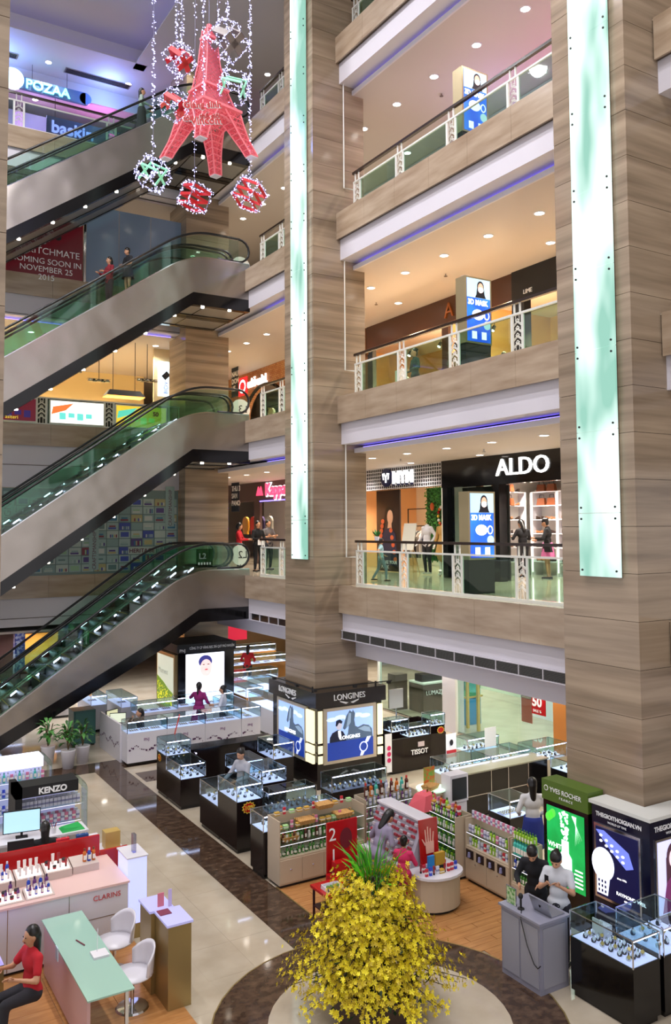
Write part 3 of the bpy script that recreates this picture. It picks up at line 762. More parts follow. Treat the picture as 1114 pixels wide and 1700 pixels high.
text('MYM', .56, MC['sign_navy'], t, (XS-.005, 22.12, 7.64), '-x', .01, wide=.92, bold=.05, name='letter_backing'); text('MYM', .56, scrw, t, (XS-.03, 22.08, 7.66), '-x', .03, wide=.92, bold=.012)
one('display_poster', 'tall dark fashion poster of a woman in a navy coat with orange flowers', 'poster', MB().box(16.15, 16.2, 22.5, 23.85, 4.8, 7.5, mat('poster_dark', '2a1e1e', .4)))
pp = bpy.data.objects['display_poster']
m = MB(); skp = mat('print_skin', 'd8a98a', .6)
def disc(mb, x, y, z, ry, rz_, m, n=16): return mb.prism([(y+ry*math.cos(2*math.pi*i/n), z+rz_*math.sin(2*math.pi*i/n)) for i in range(n)], 'x', x-.004, x, m)
disc(m, 16.148, 23.05, 6.6, .17, .24, skp); m.prism([(23.15, 6.45), (22.98, 6.5), (22.95, 6.2), (23.2, 6.2)], 'x', 16.14, 16.147, skp)
m.ob('print_face', pp)
m = MB(); m.prism([(23.6, 5.0), (22.6, 5.0), (22.75, 6.05), (23.0, 6.25), (23.35, 6.2), (23.6, 5.9)], 'x', 16.135, 16.142, mat('print_navy', '1f2442', .6)); disc(m, 16.1495, 23.1, 6.72, .24, .24, hairm); m.ob('print_coat', pp)
m = MB()
for i in range(9): disc(m, 16.133, 23.6-.02*i if i % 2 else 22.75+.03*i, 5.9+.08*i if i % 2 else 5.2+.12*i, .1, .08, mat('print_orange', 'c85a30', .6), 10)
m.ob('print_flowers', pp, kind='stuff')
disc(MB(), 0, 0, 0, 1, 1, skp)
text('MAKE YOUR\nMARK', .16, wletter, pp, (16.13, 23.55, 5.05), '-x', .003)
lw = thing('leaf_wall', 'green plant wall with two orange masks inside the fashion shop', 'plant wall', (16.5, 20.85, 5.2))
MB().box(16.5, 16.56, 20.15, 21.5, 5.2, 7.5, mat('leaf_back', '1f4a1c', .8)).ob('panel', lw)
m = MB()
for i in range(1500):
    y, z = random.uniform(20.15, 21.5), random.uniform(5.2, 7.5); a = random.uniform(0, 6.3); L = random.uniform(.05, .09); x = 16.5-random.uniform(.01, .07)
    d = V(random.uniform(-.5, -.1), math.cos(a), math.sin(a))*L; e = V(0, -math.sin(a), math.cos(a))*L*.4
    p = V(x, y, z); m.quad(p, p+d*.5+e, p+d, p+d*.5-e, green if i % 3 else mat('leaf_light', '4fa03a', .5))
m.ob('leaves', lw, kind='stuff')
for y, z in ((21.1, 6.9), (21.35, 6.2)): MB().ball((16.4, y, z), .13, mat('mask_orange', 'd8602a', .5), 10, 8, (.4, .7, 1)).ob('mask', lw)
m = MB()
for i in range(16): a = i*.39; m.ball((16.38, 20.55+.22*math.cos(a), 6.6+.3*math.sin(a)), .05, [yellow, red, orange, wletter][i % 4], 6, 4)
m.ob('flower_ring', lw, kind='stuff')
mq = mat('mannequin_white', 'e0dcd8', .3)
person('white mannequin in a camel coat in the fashion shop window', (15.95, 20.0, L2+.02), -1.35, 1.75, 'b08a4c', 'b08a4c', coat=True, legs='coat_skirt', hem=.55, mannequin='headless', cat='mannequin', skinm=mq, lh=(-.26, -.05, .85), rh=(.26, -.05, .85))
person('white mannequin in a pale blouse and black trousers, left of the camel coat', (16.0, 20.85, L2+.02), -1.5, 1.75, 'c9c9d2', '18181c', mannequin='headless', cat='mannequin', skinm=mq, lh=(-.28, -.1, .9), rh=(.28, -.1, .9))
rk = thing('clothes_rack', 'black steel clothes rack inside the fashion shop', 'rack', (17, 22, L2))
for y in (21.5, 23.2):
    for zz in (0,): MB().box(17.0, 17.03, y, y+.03, L2, L2+2.1, blackm).ob('upright', rk)
for z in (1.5, 2.07): MB().box(17.0, 17.03, 21.5, 23.2, L2+z, L2+z+.03, blackm).ob('rail', rk)
cols = ['1a1a1e', '6b6560', 'cfc8be', '2b2b30', '8a8078', 'd8d4cc', '3a3f58']
for i in range(9): hung_garment('jacket', 'garment number %s from the left on the black rack of the fashion shop' % ['one', 'two', 'three', 'four', 'five', 'six', 'seven', 'eight', 'nine'][i], 'clothing', (17.01, 23.05-i*.17, L2+1.36), 0, cols[i % 7], .9, grp='garments on the black rack')
es = thing('easel_sign', 'white notice board on a wooden easel by the mannequins', 'sign', (15.9, 21.7, L2))
MB().hexa([(15.85, 21.4, L2+.75), (15.88, 21.4, L2+.75), (15.88, 22.05, L2+.75), (15.85, 22.05, L2+.75), (16.0, 21.4, L2+1.6), (16.03, 21.4, L2+1.6), (16.03, 22.05, L2+1.6), (16.0, 22.05, L2+1.6)], wmetal).ob('board', es)
for y, x in ((21.45, 15.9), (22.0, 15.9), (21.72, 16.35)): MB().tube([(x, y, L2), (15.97, 21.72+(y-21.72)*.5, L2+1.3)], .016, mat('pale_wood', 'b08a5a', .5), 6).ob('leg', es)
text('SALE\nnew season', .12, bletter, es, (15.9, 21.95, L2+1.25), '-x', .003, rot=Matrix.Rotation(-math.pi/2, 4, 'Z') @ Matrix.Rotation(math.pi/2-.17, 4, 'X')) if False else None
S('trim_9', MB().box(XS, XS+.15, 19.42, 19.62, L2, 7.5, wmetal).box(XS, XS+.1, 24.0, 26.6, L2, 7.48, orw).box(XS, XS+.12, 26.5, 26.72, L2, 8.2, white))
# --- shoe shop
t = thing('shop_sign', 'wide black shop fascia with big white letters ALDO', 'shop sign', (XS-.1, 15.5, 7.4))
MB().box(XS-.15, XS+.1, 9.5, 19.42, 7.4, 8.2, black).ob('fascia', t)
text('ALDO', .64, scrw, t, (XS-.17, 17.04, 7.62), '-x', .03, wide=1.12, bold=0)
S('trim_10', MB().box(XS-.12, XS+.15, 17.0, 17.25, L2, 7.4, black).box(XS-.12, XS+.15, 19.2, 19.42, L2, 7.4, black).box(XS+.45, XS+.5, 17.25, 19.2, L2, 7.4, blackm))
one('shop_window', 'tall dark glass pane beside the shoe shop entrance', 'window', MB().box(XS-.02, XS, 17.25, 19.2, L2, 7.4, gpale))
sh = thing('shoe_shelving', 'brightly lit white wall shelving full of shoes and bags', 'shelving', (18.6, 15, L2))
lit = glow('shelf_light', 'fff2e2', 3)
MB().box(18.95, 19.0, 12, 19.2, L2, 7.4, shopw).ob('back_panel', sh)
up_ = MB().box(18.5, 18.95, 18.9, 18.95, L2, 7.3, lacq).ob('upright', sh)
for i in range(1, 7): dup(up_, (0, -1.05*i, 0), parent=sh)
sf = MB().box(18.5, 18.95, 12.6, 18.9, L2+.4, L2+.43, lacq).ob('shelf', sh)
for i in range(1, 6): dup(sf, (0, 0, .42*i), parent=sh)
le = MB().box(18.48, 18.5, 18.84, 18.88, L2+.1, L2+2.5, lit).ob('light_strip', sh)
for i in range(1, 7): dup(le, (0, -1.05*i, 0), parent=sh)
sp_ = thing('shoe', 'x', 'shoe', (0, 0, 0))
MB().hexa([(-.035, -.12, 0), (.035, -.12, 0), (.03, .1, 0), (-.03, .1, 0), (-.03, -.1, .04), (.03, -.1, .04), (.028, .1, .1), (-.028, .1, .1)], mat('shoe_leather', '3a2a22', .4)).ob('upper', sp_)
MB().box(-.03, .03, .06, .1, -.0, .03, blackm).ob('heel', sp_)
sp2 = thing('shoe', 'x', 'shoe', (0, 0, 0))
MB().hexa([(-.035, -.12, 0), (.035, -.12, 0), (.03, .1, 0.02), (-.03, .1, 0.02), (-.03, -.1, .04), (.03, -.1, .04), (.028, .1, .09), (-.028, .1, .09)], mat('shoe_tan', 'a9714a', .4)).ob('upper', sp2)
MB().box(-.012, .012, .07, .095, -.0, .03, blackm).ob('heel', sp2)
bg = thing('handbag', 'x', 'handbag', (0, 0, 0))
MB().hexa([(-.06, -.17, 0), (.06, -.17, 0), (.06, .17, 0), (-.06, .17, 0), (-.04, -.14, .22), (.04, -.14, .22), (.04, .14, .22), (-.04, .14, .22)], mat('bag_leather', '8a4a2a', .4)).ob('bag_body', bg)
MB().tube([(0, -.1, .2), (0, -.08, .32), (0, .08, .32), (0, .1, .2)], .009, blackm, 6).ob('handle', bg)
P1, P2, P3 = Proto(sp_), Proto(sp2), Proto(bg)
rown = ['lowest', 'second', 'third', 'fourth', 'fifth', 'top']
for r in range(6):
    for c in range(6):
        for q in range(4 if r < 4 else 2):
            if r < 4: (P1 if (r+c+q//2) % 2 else P2).put((18.68, 18.75-1.05*c-.2*q, L2+.432+.42*r), 1.3, '%s %s shoe from the left in bay %s, %s white shelf' % (NTH[q], 'dark' if (r+c+q//2) % 2 else 'tan', ['one', 'two', 'three', 'four', 'five', 'six'][c], rown[r]), 'shoes on the %s shelf' % rown[r])
            else: P3.put((18.7, 18.65-1.05*c-.42*q, L2+.432+.42*r), 0, '%s brown handbag from the left on the %s white shelf of the shoe shop' % (NTH[2*c+q], rown[r]), 'bags on the %s shelf' % rown[r])
s2 = thing('shoe_shelving', 'white side shelving along the left wall of the shoe shop', 'shelving', (17.2, 19.2, L2))
u = MB().box(16.15, 16.2, 19.0, 19.29, L2, 7.3, lacq).ob('upright', s2)
for i in (1, 2): dup(u, (1.1*i, 0, 0), parent=s2)
u = MB().box(16.2, 18.4, 19.0, 19.29, L2+.4, L2+.43, lacq).ob('shelf', s2)
for i in range(1, 6): dup(u, (0, 0, .42*i), parent=s2)
u = MB().box(16.13, 16.15, 18.97, 19.0, L2+.1, L2+2.5, lit).ob('light_strip', s2)
for i in (1, 2): dup(u, (1.1*i, 0, 0), parent=s2)
for r in range(6):
    for q in range(7): (P3 if r > 3 and q % 2 else P1 if (q+r) % 2 else P2).put((16.35+.3*q, 19.12, L2+.432+.42*r), 2.9, '%s piece from the left on the %s side shelf of the shoe shop' % (NTH[q], rown[r]), 'goods on the %s side shelf' % rown[r])
dt = thing('display_table', 'low white shoe table inside the shoe shop', 'table', (17.2, 15.4, L2))
MB().box(16.9, 17.6, 14.4, 16.2, L2+.42, L2+.46, lacq).ob('top', dt); MB().box(16.95, 17.55, 14.45, 16.15, L2, L2+.42, lacq).ob('body', dt)
for i in range(6): (P1 if i % 2 else P2).put((17.2, 14.7+.25*i, L2+.462), .8, '%s shoe on the low white table, %s from the near end' % ('dark' if i % 2 else 'tan', NTH[i]), 'shoes on the low table')
pw = person('woman in a black top and pink pleated skirt with a dark shoulder bag, looking at shoes', (17.6, 17.35, L2), -2.6, 1.68, '121216', 'c8689c', legs='skirt', hem=.55, hair='bun', lh=(-.1, -.32, 1.05), rh=(.15, -.3, 1.1), nod=.35)
one('shoulder_bag', 'dark shoulder bag on the arm of the woman in the pink skirt', 'bag', MB().hexa([(17.4, 17.05, L2+.75), (17.5, 17.05, L2+.75), (17.5, 17.4, L2+.75), (17.4, 17.4, L2+.75), (17.43, 17.15, L2+1.1), (17.48, 17.15, L2+1.1), (17.48, 17.3, L2+1.1), (17.43, 17.3, L2+1.1)], blackm))
person('person in a black hooded jacket seen from behind at the shoe shelves', (17.6, 18.35, L2), 2.9, 1.66, '16151a', '1d1d22', hair='long', lh=(-.16, -.3, 1.1), rh=(.18, -.28, 1.12), nod=.5)
for y in (13.2, 15.2, 17.2, 18.4): spot((17.4, y, 8.0), 420, 130, (1, .9, .78))
for y in (20.6, 22.0, 23.6, 25): spot((17.0, y, 8.0), 420, 130, (1, .82, .62))
# --- totems with the mask advertisement, one on each of three galleries
navy = glow('advert_blue', '1c3fd8', 1.1, noise=((2, 2, 1.2), '2a78e8', .3, .7)); skyb = glow('advert_pale', 'a8c8d8', 1); adsk = glow('advert_skin', 'd8a890', .9); adw = glow('advert_white', 'f4f8ff', 1.2); adh = glow('advert_hair', '1a1a22', .3)
def totem(n, z):
    x0, x1, y0 = 12.05, 12.78, 14.2
    t = thing('advert_totem', 'free-standing screen advertising 3D MASK %s' % {2: 'on the lowest gallery, outside the shoe shop', 3: 'on the second gallery, before the brown fascia', 4: 'on the third gallery, under the pink-lit ceiling'}[n], 'advertising totem', (12.4, 14.4, z))
    MB().box(x0, x1, y0+.02, y0+.3, z, z+.75, blackm).ob('base', t)
    MB().box(x0-.02, x1+.02, y0, y0+.32, z+.75, z+2.25, gold if n == 9 else mat('totem_frame', 'a59673', .35, .5)).ob('frame', t)
    MB().box(x0+.03, x1-.03, y0-.006, y0, z+.79, z+2.21, navy).ob('screen', t)
    MB().box(x0+.03, x1-.03, y0-.01, y0-.006, z+1.78, z+2.21, skyb).ob('picture', t)
    def dy(mb, x, zz, rx, rz_, m, d=.014, n_=16): return mb.prism([(x+rx*math.cos(2*math.pi*i/n_), zz+rz_*math.sin(2*math.pi*i/n_)) for i in range(n_)], 'y', y0-d, y0-d+.003, m)
    cx = x0+.42
    m = MB(); dy(m, cx, z+2.04, .1, .13, adh, .014); m.prism([(cx-.16, z+1.785), (cx+.16, z+1.785), (cx+.12, z+1.86), (cx+.1, z+2.0), (cx-.1, z+2.0), (cx-.12, z+1.86)], 'y', y0-.013, y0-.01, adh); m.ob('picture_hair', t)
    dy(MB(), cx, z+2.01, .078, .115, adsk, .018).ob('picture_face', t)
    dy(MB(), cx, z+1.965, .075, .062, adw, .022).ob('picture_mask', t)
    text('3D MASK', .165, adw, t, (x0+.05, y0-.012, z+1.62), '-y', .003, wide=.85, bold=.006)
    m = MB(); dy(m, cx-.08, z+1.4, .17, .12, adw, .012); dy(m, cx+.17, z+1.4, .08, .1, adw, .012); m.ob('picture_product', t)
    dy(MB(), cx+.17, z+1.4, .05, .07, navy, .016).ob('picture_loop', t)
    dy(MB(), cx+.18, z+1.18, .1, .1, skyb, .012).ob('picture_badge', t)
    for k in (0, 1): MB().box(x0+.16+.28*k, x0+.3+.28*k, y0-.012, y0-.008, z+.85, z+1.02, adw).ob('picture_pack', t)
for n in (2, 3, 4): totem(n, LV[n])
# --- second gallery: brown-fronted shops
brn = mat('fascia_brown', '4a2718', .35); brn2 = mat('fascia_wood', '6a4020', .5)
t = thing('shop_sign', 'rust brown fascia with raised bronze letters starting with A on the second gallery', 'shop sign', (XS, 20, 12.25))
MB().box(XS-.1, XS+.1, 16.4, 23.4, 12.25, 13.2, brn).ob('fascia', t)
text('A', .62, mat('bronze_letter', 'a05a28', .3, .6), t, (XS-.12, 19.2, 12.38), '-x', .03)
t2 = one('timber_fascia', 'mid brown timber fascia at the left end of the second gallery shops', 'fascia', MB().box(XS-.1, XS+.04, 23.45, 26.55, 12.1, 12.98, brn2))
t = thing('shop_sign', 'black shop front with small white letters beside the right-hand column, second gallery', 'shop sign', (XS, 14, 11))
MB().box(XS-.15, XS+.1, 9.5, 16.35, 12.2, 13.2, blackm).box(XS-.15, XS+.1, 15.9, 16.35, L3, 12.2, blackm).ob('fascia', t)
text('LIME', .16, wletter, t, (XS-.17, 15.9, 12.3), '-x', .01)
one('timber_wall', 'mid brown timber wall panel at the left end of the second gallery', 'wall panel', MB().box(XS, XS+.08, 23.5, 26.6, L3, 12.1, brn2))
orn = glow('neon_orange', 'ff5a20', 2.5)
one('neon_slash', 'orange slanted logo stripe on the timber wall of the second gallery', 'logo', MB().tube([(XS-.05, 24.8, L3+1.0), (XS-.05, 23.9, L3+1.7)], .05, orn, 6).tube([(XS-.05, 25.0, L3+1.25), (XS-.05, 24.2, L3+1.5)], .03, orn, 6))
S('trim_11', MB().box(XS, XS+.15, 23.2, 23.5, L3, 12.25, blackm).box(XS, XS+.15, 19.2, 19.5, L3, 12.25, brn))
bw = thing('block_wall', 'warm lit wall of large plaster blocks inside the second gallery shop', 'wall', (18, 19, L3)); tag(bw, None, kind='structure')
blk = MB().box(18.0, 18.06, 0, 1.17, 0, .43, brk).ob('block', bw); k = 0
for r in range(6):
    for c in range(6):
        y = 16.6+c*1.2-(r % 2)*.5; o = blk if k == 0 else dup(blk); o.location = (0-18, y-19, r*.45); k += 1
for i, y in enumerate((17.6, 20.3, 22.2)):
    person('headless black mannequin in a %s on the second gallery' % ['dark leather jacket', 'grey wool coat', 'brown suit'][i], (16.3, y, L3+.02), -1.6, 1.8, ['221a16', '4a4640', '3a2a20'][i], '1d1a18', mannequin='headless', cat='mannequin', skinm=blackm)
tr = thing('track_light', 'x', 'spotlight', (0, 0, 0)); MB().cone((0, 0, 0), (-.08, 0, -.14), .05, .06, blackm, 10).ob('housing', tr); MB().cone((-.08, 0, -.14), (-.083, 0, -.145), .05, .05, dlight, 10).ob('lamp', tr); MB().cone((0, 0, 0), (0, 0, .12), .01, .01, blackm, 6).ob('stem', tr)
TR = Proto(tr)
for i, y in enumerate((15.2, 17.2, 18.3, 20.8, 22.4)): TR.put((16.6, y, 12.1), 0, '%s black track spotlight from the right inside the brown shops' % NTH[i], 'shop spotlights, second gallery'); spot((16.5, y, 11.9), 800, 130, (1, .72, .42))
for y in (17.6, 20, 22.2):
    l = bpy.data.lights.new('added_shop_fill', 'POINT'); l.energy = 260; l.color = (1, .7, .4); l.shadow_soft_size = .15; o = bpy.data.objects.new('added_shop_fill', l); o.location = (16.7, y, 11.7); C.objects.link(o)  # added fill points without fixtures, brighten the block wall inside the shop
one('light_track', 'long thin black ceiling track inside the brown shops', 'light track', MB().box(16.57, 16.63, 14, 19.2, 12.2, 12.24, blackm))
one('sale_poster', 'pale free-standing poster stand at the left end of the second gallery', 'poster stand', MB().box(13.6, 13.64, 18.6, 19.1, L3, L3+1.05, wmetal))
person('person in dark clothes behind the pale stand on the second gallery', (14.0, 18.7, L3), -1.8, 1.62, '2a3a30', '222222', lh=(-.2, -.25, 1.0), rh=(.2, -.25, 1.0))
person('person in an olive jacket looking into the brown shop, second gallery', (14.6, 17.6, L3), 1.9, 1.65, '5a5238', '222222', lh=(-.2, -.2, .95), rh=(.2, -.2, .95), hair='none')
# child walking on the lowest gallery
person('child in a pale blue top walking behind the railing of the lowest gallery', (13.2, 19.3, L2), 1.2, 1.15, '8fb4c0', '6a8290', walk=1, sleeve='short', lh=(-.3, .1, .95), rh=(.3, -.2, .98))
# --- third gallery: pink-lit shop
S('trim_12', MB().box(XS, XS+.1, 9, 26.6, L4+2.4, L4+3.3, white))
rb = one('red_banner', 'long low red panel behind the railing of the third gallery', 'panel', MB().box(15.0, 15.05, 13.5, 19, L4+.9, L4+1.25, mat('banner_red', 'a01428', .5)).box(15.0, 15.05, 13.5, 19, L4, L4+.9, blackm))
one('neon_strip', 'magenta light strip on the third gallery shop front', 'light strip', MB().box(XS-.04, XS, 10, 16, L4+2.3, L4+2.36, glow('neon_magenta', 'ff50e0', 12)))
l = bpy.data.lights.new('magenta_wash', 'POINT'); l.energy = 45; l.color = (1, .3, .95); l.shadow_soft_size = .3; o = bpy.data.objects.new('magenta_wash', l); o.location = (15.1, 11.4, L4+2.3); C.objects.link(o)
l = bpy.data.lights.new('violet_wash', 'POINT'); l.energy = 50; l.color = (.5, .45, 1); l.shadow_soft_size = .3; o = bpy.data.objects.new('violet_wash', l); o.location = (14.6, 16.0, L4+1.9); C.objects.link(o)
# potted sprig on the railing ends
for z, nme in ((L2, 'lowest'), (L4, 'third')):
    pt = thing('potted_plant', 'small green plant on the railing end of the %s gallery' % nme, 'plant', (11.65, 17.2, z+1.15) if z == L2 else (12.2, 17.4, z))
    b = WL[pt.name][0]; MB().cone(b, b+V(0, 0, .1), .05, .07, lacq, 10).ob('pot', pt)
    m = MB()
    for i in range(30):
        a = random.uniform(0, 6.3); d = V(math.cos(a), math.sin(a), random.uniform(.3, 1.5))*.13; s = d.cross(V(0, 0, 1)).normalized()*.03; p = b+V(0, 0, .1); m.quad(p, p+d*.5+s, p+d, p+d*.5-s, green)
    m.ob('leaves', pt, kind='stuff')
# ================================================================== FAR-LEFT SHOPS BEYOND THE MIDDLE COLUMN
t = thing('shop_sign', 'brown grey fascia with pink and white letters Kappa', 'shop sign', (XS, 30, 7.4))
MB().box(XS, XS+.1, 26.72, 40, 7.4, 8.2, mat('fascia_taupe', '6a5450', .5)).ob('fascia', t)
text('Kappa', .72, glow('sign_pink', 'ff5078', 1.2), t, (XS-.06, 31.1, 7.6), '-x', .04, bold=.008); text('Kappa', .72, scrw, t, (XS-.01, 31.12, 7.59), '-x', .02, bold=.05, name='letter_halo')
m = MB()
for s in (-1, 1): m.prism([(31.7+s*.03, 7.62), (31.7+s*.3, 7.62), (31.7+s*.12, 8.0), (31.7+s*.02, 7.85)], 'x', XS-.05, XS-.01, MC['sign_pink'])
m.ob('emblem', t)
S('trim_13', MB().box(XS, XS+.12, 31.75, 32.3, L2, 7.4, MC['fascia_taupe']).box(19.9, 20, 26.7, 40, L2, 8.2, shopw).box(XS, XS+.1, 37, 37.2, L2, 7.4, MC['fascia_taupe']))
one('light_strip', 'violet blue light strip under the fascia with pink letters', 'light strip', MB().box(XS-.03, XS, 27, 31.7, 7.36, 7.4, coved))
one('light_strip', 'purple vertical light bar in the sports shop window', 'light strip', MB().box(XS+.3, XS+.34, 35.7, 35.8, L2, 7.2, glow('neon_purple', '6a3aff', 3)))
rk = thing('clothes_rack', 'wall rack with hanging sportswear in the sports shop', 'rack', (17.5, 30, L2))
for y in (27.5, 29.5, 31.4): MB().box(17.5, 17.53, y, y+.03, L2, L2+2.4, blackm).ob('upright', rk)
for z in (1.1, 2.2, 2.4): MB().box(17.5, 17.53, 27.5, 31.4, L2+z, L2+z+.03, blackm).ob('rail', rk)
cc = ['2a2030', 'd8786a', '1a1a20', 'd03a30', 'e8e4e0', '30304a', 'e88a7a', '2a2a30']
W10 = ['first', 'second', 'third', 'fourth', 'fifth', 'sixth', 'seventh', 'eighth', 'ninth', 'tenth', 'eleventh', 'twelfth']
for i in range(6):
    hung_garment('jacket', '%s sports jacket from the left on the upper rail of the sports shop' % W10[i], 'clothing', (17.4, 31.2-i*.62, L2+2.1), -math.pi/2, cc[i], .8, grp='jackets on the sports shop rail')
    hung_garment('trousers', '%s pair of trousers from the left on the lower rail of the sports shop' % W10[i], 'clothing', (17.4, 31.2-i*.62, L2+1.0), -math.pi/2, cc[(i+2) % 8], .9, grp='trousers on the sports shop rail', trous=True)
for i in range(4): hung_garment('jacket', '%s bright jacket from the left in the sports shop window' % W10[i], 'clothing', (16.6, 35.2-i*.8, L2+2.0), -math.pi/2, ['d8a030', 'e04a30', '3a2a50', 'c8c8c0'][i], .8, grp='jackets in the sports shop window')
for y in (28, 30, 33, 35.5): spot((16.9, y, 7.9), 420, 130, (1, .86, .7))
hb = thing('hanging_banner', 'dark hanging banner with white hand lettering in front of the sports shop', 'banner', (14.6, 31.5, 7.0))
MB().box(14.58, 14.6, 31.6, 32.35, 6.95, 8.15, mat('banner_dark', '1c2430', .6)).ob('cloth', hb)
text('THU 3\nSAM\nPANO', .3, wletter, hb, (14.57, 32.3, 7.8), '-x', .004, bold=.005)
hb = thing('hanging_banner', 'dark hanging banner with white scribbles in front of the brick shop', 'banner', (14.6, 31.5, 12.0))
MB().box(14.58, 14.6, 31.7, 32.35, 11.75, 13.0, MC['banner_dark']).ob('cloth', hb)
text('NAU\nDON\nHE', .3, wletter, hb, (14.57, 32.3, 12.6), '-x', .004, bold=.005)
# brick shop above
brick = mat('brick_wall', 'a5643a', .7)
nt = brick.node_tree; bs = nt.nodes['Principled BSDF']; g = nt.nodes.new('ShaderNodeNewGeometry'); sp_x = nt.nodes.new('ShaderNodeSeparateXYZ'); cb = nt.nodes.new('ShaderNodeCombineXYZ')
bt_ = nt.nodes.new('ShaderNodeTexBrick'); bt_.inputs['Scale'].default_value = 3.2; bt_.inputs['Color1'].default_value = lin('a8663c'); bt_.inputs['Color2'].default_value = lin('c08a58'); bt_.inputs['Mortar'].default_value = lin('6a4a34'); bt_.inputs['Mortar Size'].default_value = .02
for a, b_ in ((g.outputs['Position'], sp_x.inputs[0]), (sp_x.outputs['Y'], cb.inputs[0]), (sp_x.outputs['Z'], cb.inputs[1]), (cb.outputs[0], bt_.inputs[0]), (bt_.outputs[0], bs.inputs['Base Color'])): nt.links.new(a, b_)
b = MB(); arc = [(31.2+1.9*math.cos(math.pi*i/16), 10.9+1.35*math.sin(math.pi*i/16)) for i in range(17)]
b.box(XS, XS+.2, 27, 29.3, L3, 13.1, brick).box(XS, XS+.2, 33.1, 36.6, L3, 13.1, brick)
for i in range(16): (ya, za), (yb_, zb_) = arc[i], arc[i+1]; b.prism([(ya, za), (yb_, zb_), (yb_, 13.1), (ya, 13.1)], 'x', XS, XS+.2, brick)
S('wall_brick', b)
b = MB()
for i in range(16): b.tube([(XS-.03, arc[i][0], arc[i][1]), (XS-.03, arc[i+1][0], arc[i+1][1])], .07, black, 6)
one('arch_trim', 'black arched trim over the entrance in the brick shop front', 'arch', b)
S('wall_shop_inner', MB().box(18.5, 18.6, 26.7, 38, L3, 13.1, mat('shop_dim', '7a7266', .6)))
t = thing('shop_sign', 'white letters ecko unltd. with a red rhino badge on brick', 'shop sign', (XS-.1, 32, 12.1))
MB().box(XS-.06, XS-.01, 32.9, 33.75, 12.05, 12.85, glow('sign_red', 'e02a30', .9)).ob('badge', t)
disc(MB(), XS-.065, 33.32, 12.45, .33, .3, scrw).ob('badge_ring', t); disc(MB(), XS-.07, 33.32, 12.45, .24, .2, MC['sign_red']).ob('badge_mark', t)
text('eckō unltd.', .55, scrw, t, (XS-.06, 32.8, 12.3), '-x', .03, wide=.75, bold=.006)
for i in range(5): hung_garment('shirt', '%s shirt from the left inside the brick-fronted shop' % W10[i], 'clothing', (16.6, 32.6-i*.75, L3+1.9), -math.pi/2, ['c8b8a0', '2a3a30', 'd8c8b8', '8a5040', 'b0a898'][i], .75, grp='shirts in the brick-fronted shop')
one('garment_rail', 'black rail holding the shirts in the brick-fronted shop', 'rail', MB().box(16.58, 16.61, 29.2, 33, L3+1.97, L3+2.0, blackm).box(16.58, 16.61, 29.2, 29.23, L3, L3+1.97, blackm).box(16.58, 16.61, 32.97, 33, L3, L3+1.97, blackm))
for y in (29.5, 31.5, 33.5): spot((16.6, y, 12.7), 420, 130, (1, .85, .65))
# people by the railing
person('woman in a red shirt with a ponytail leaning on the lowest gallery railing', (12.1, 26.2, L2), .9, 1.62, 'c81c28', '1d1d22', hair='tail', lh=(-.1, -.33, 1.1), rh=(.2, -.32, 1.08), turn=.4)
person('woman in black holding a white sheet beside the woman in red', (12.75, 26.1, L2), .1, 1.68, '0f0f12', '16161a', hair='bun', lh=(-.12, -.26, 1.05), rh=(.18, -.24, 1.0))
one('paper_sheet', 'white sheet held by the woman in black', 'paper', MB().box(12.6, 12.85, 25.78, 25.8, L2+.9, L2+1.08, wletter))
person('man in a grey t-shirt with folded arms outside the sports shop', (13.55, 26.9, L2), .15, 1.72, '6e6a6c', '33343c', sleeve='short', hair='none', lh=(.08, -.2, 1.13), rh=(-.08, -.22, 1.15), le=(-.24, -.08, 1.08), re=(.24, -.08, 1.08))
# ================================================================== BACK WING, BEHIND THE ESCALATORS
# book-printed glazing on the lowest gallery
bw = thing('printed_glazing', 'glass wall printed with rows of books and boxes and the word HERITAGE', 'glass wall', (7, YB, L2+.02))
MB().box(-2, 10.45, YB+.02, YB+.06, L2+.02, 7.56, mat('glazing_grey', '6f8480', .25)).ob('backing', bw)
pal = ['8fa8a4', '9ab0ac', '7c9894', 'a8b8b0', '4a3a78', '2a6a8a', 'a8a070', '7a2a3a', '8ab08a', '3a4a9a', 'b8c0b8', '5a7a78']
pm = [mat('print_%d' % i, c, .4) for i, c in enumerate(pal)]
protoC = {}
cw, chh = .405, .268
for c in range(26):
    for r in range(9):
        x, z = 10.42-cw*(c+1), L2+.08+chh*r+.02
        if c > 17 and (r+c) % 2: continue
        q = (c*7+r*13+(c*r) % 5) % 12
        key = (q, (c+r) % 3)
        if key not in protoC:
            m = MB(); m.box(0, cw-.03, 0, .02, 0, chh-.03, pm[q % 4 if key[1] else q])
            if key[1] == 0:
                for k in range(5): m.box(.03+.065*k, .075+.065*k, -.004, 0, .02, .12+.05*((k*3+q) % 3), pm[(q+k) % 12])
            elif key[1] == 1:
                m.box(.04, .3, -.004, 0, .03, .09, pm[(q+5) % 12]); m.box(.07, .28, -.005, 0, .1, .15, pm[(q+3) % 12])
            else: m.box(.05, .32, -.004, 0, .04, .2, pm[q])
            o = m.ob('printed_cell', bw); protoC[key] = o; o.location = (x-7, YB-.002-YB, z-L2-.02); 
            o.data.transform(Matrix.Translation((7, YB, L2+.02)))
        else: o = dup(protoC[key], (x-7, -.002, z-L2-.02), parent=bw)
maro = mat('print_maroon', '5a1c34', .4)
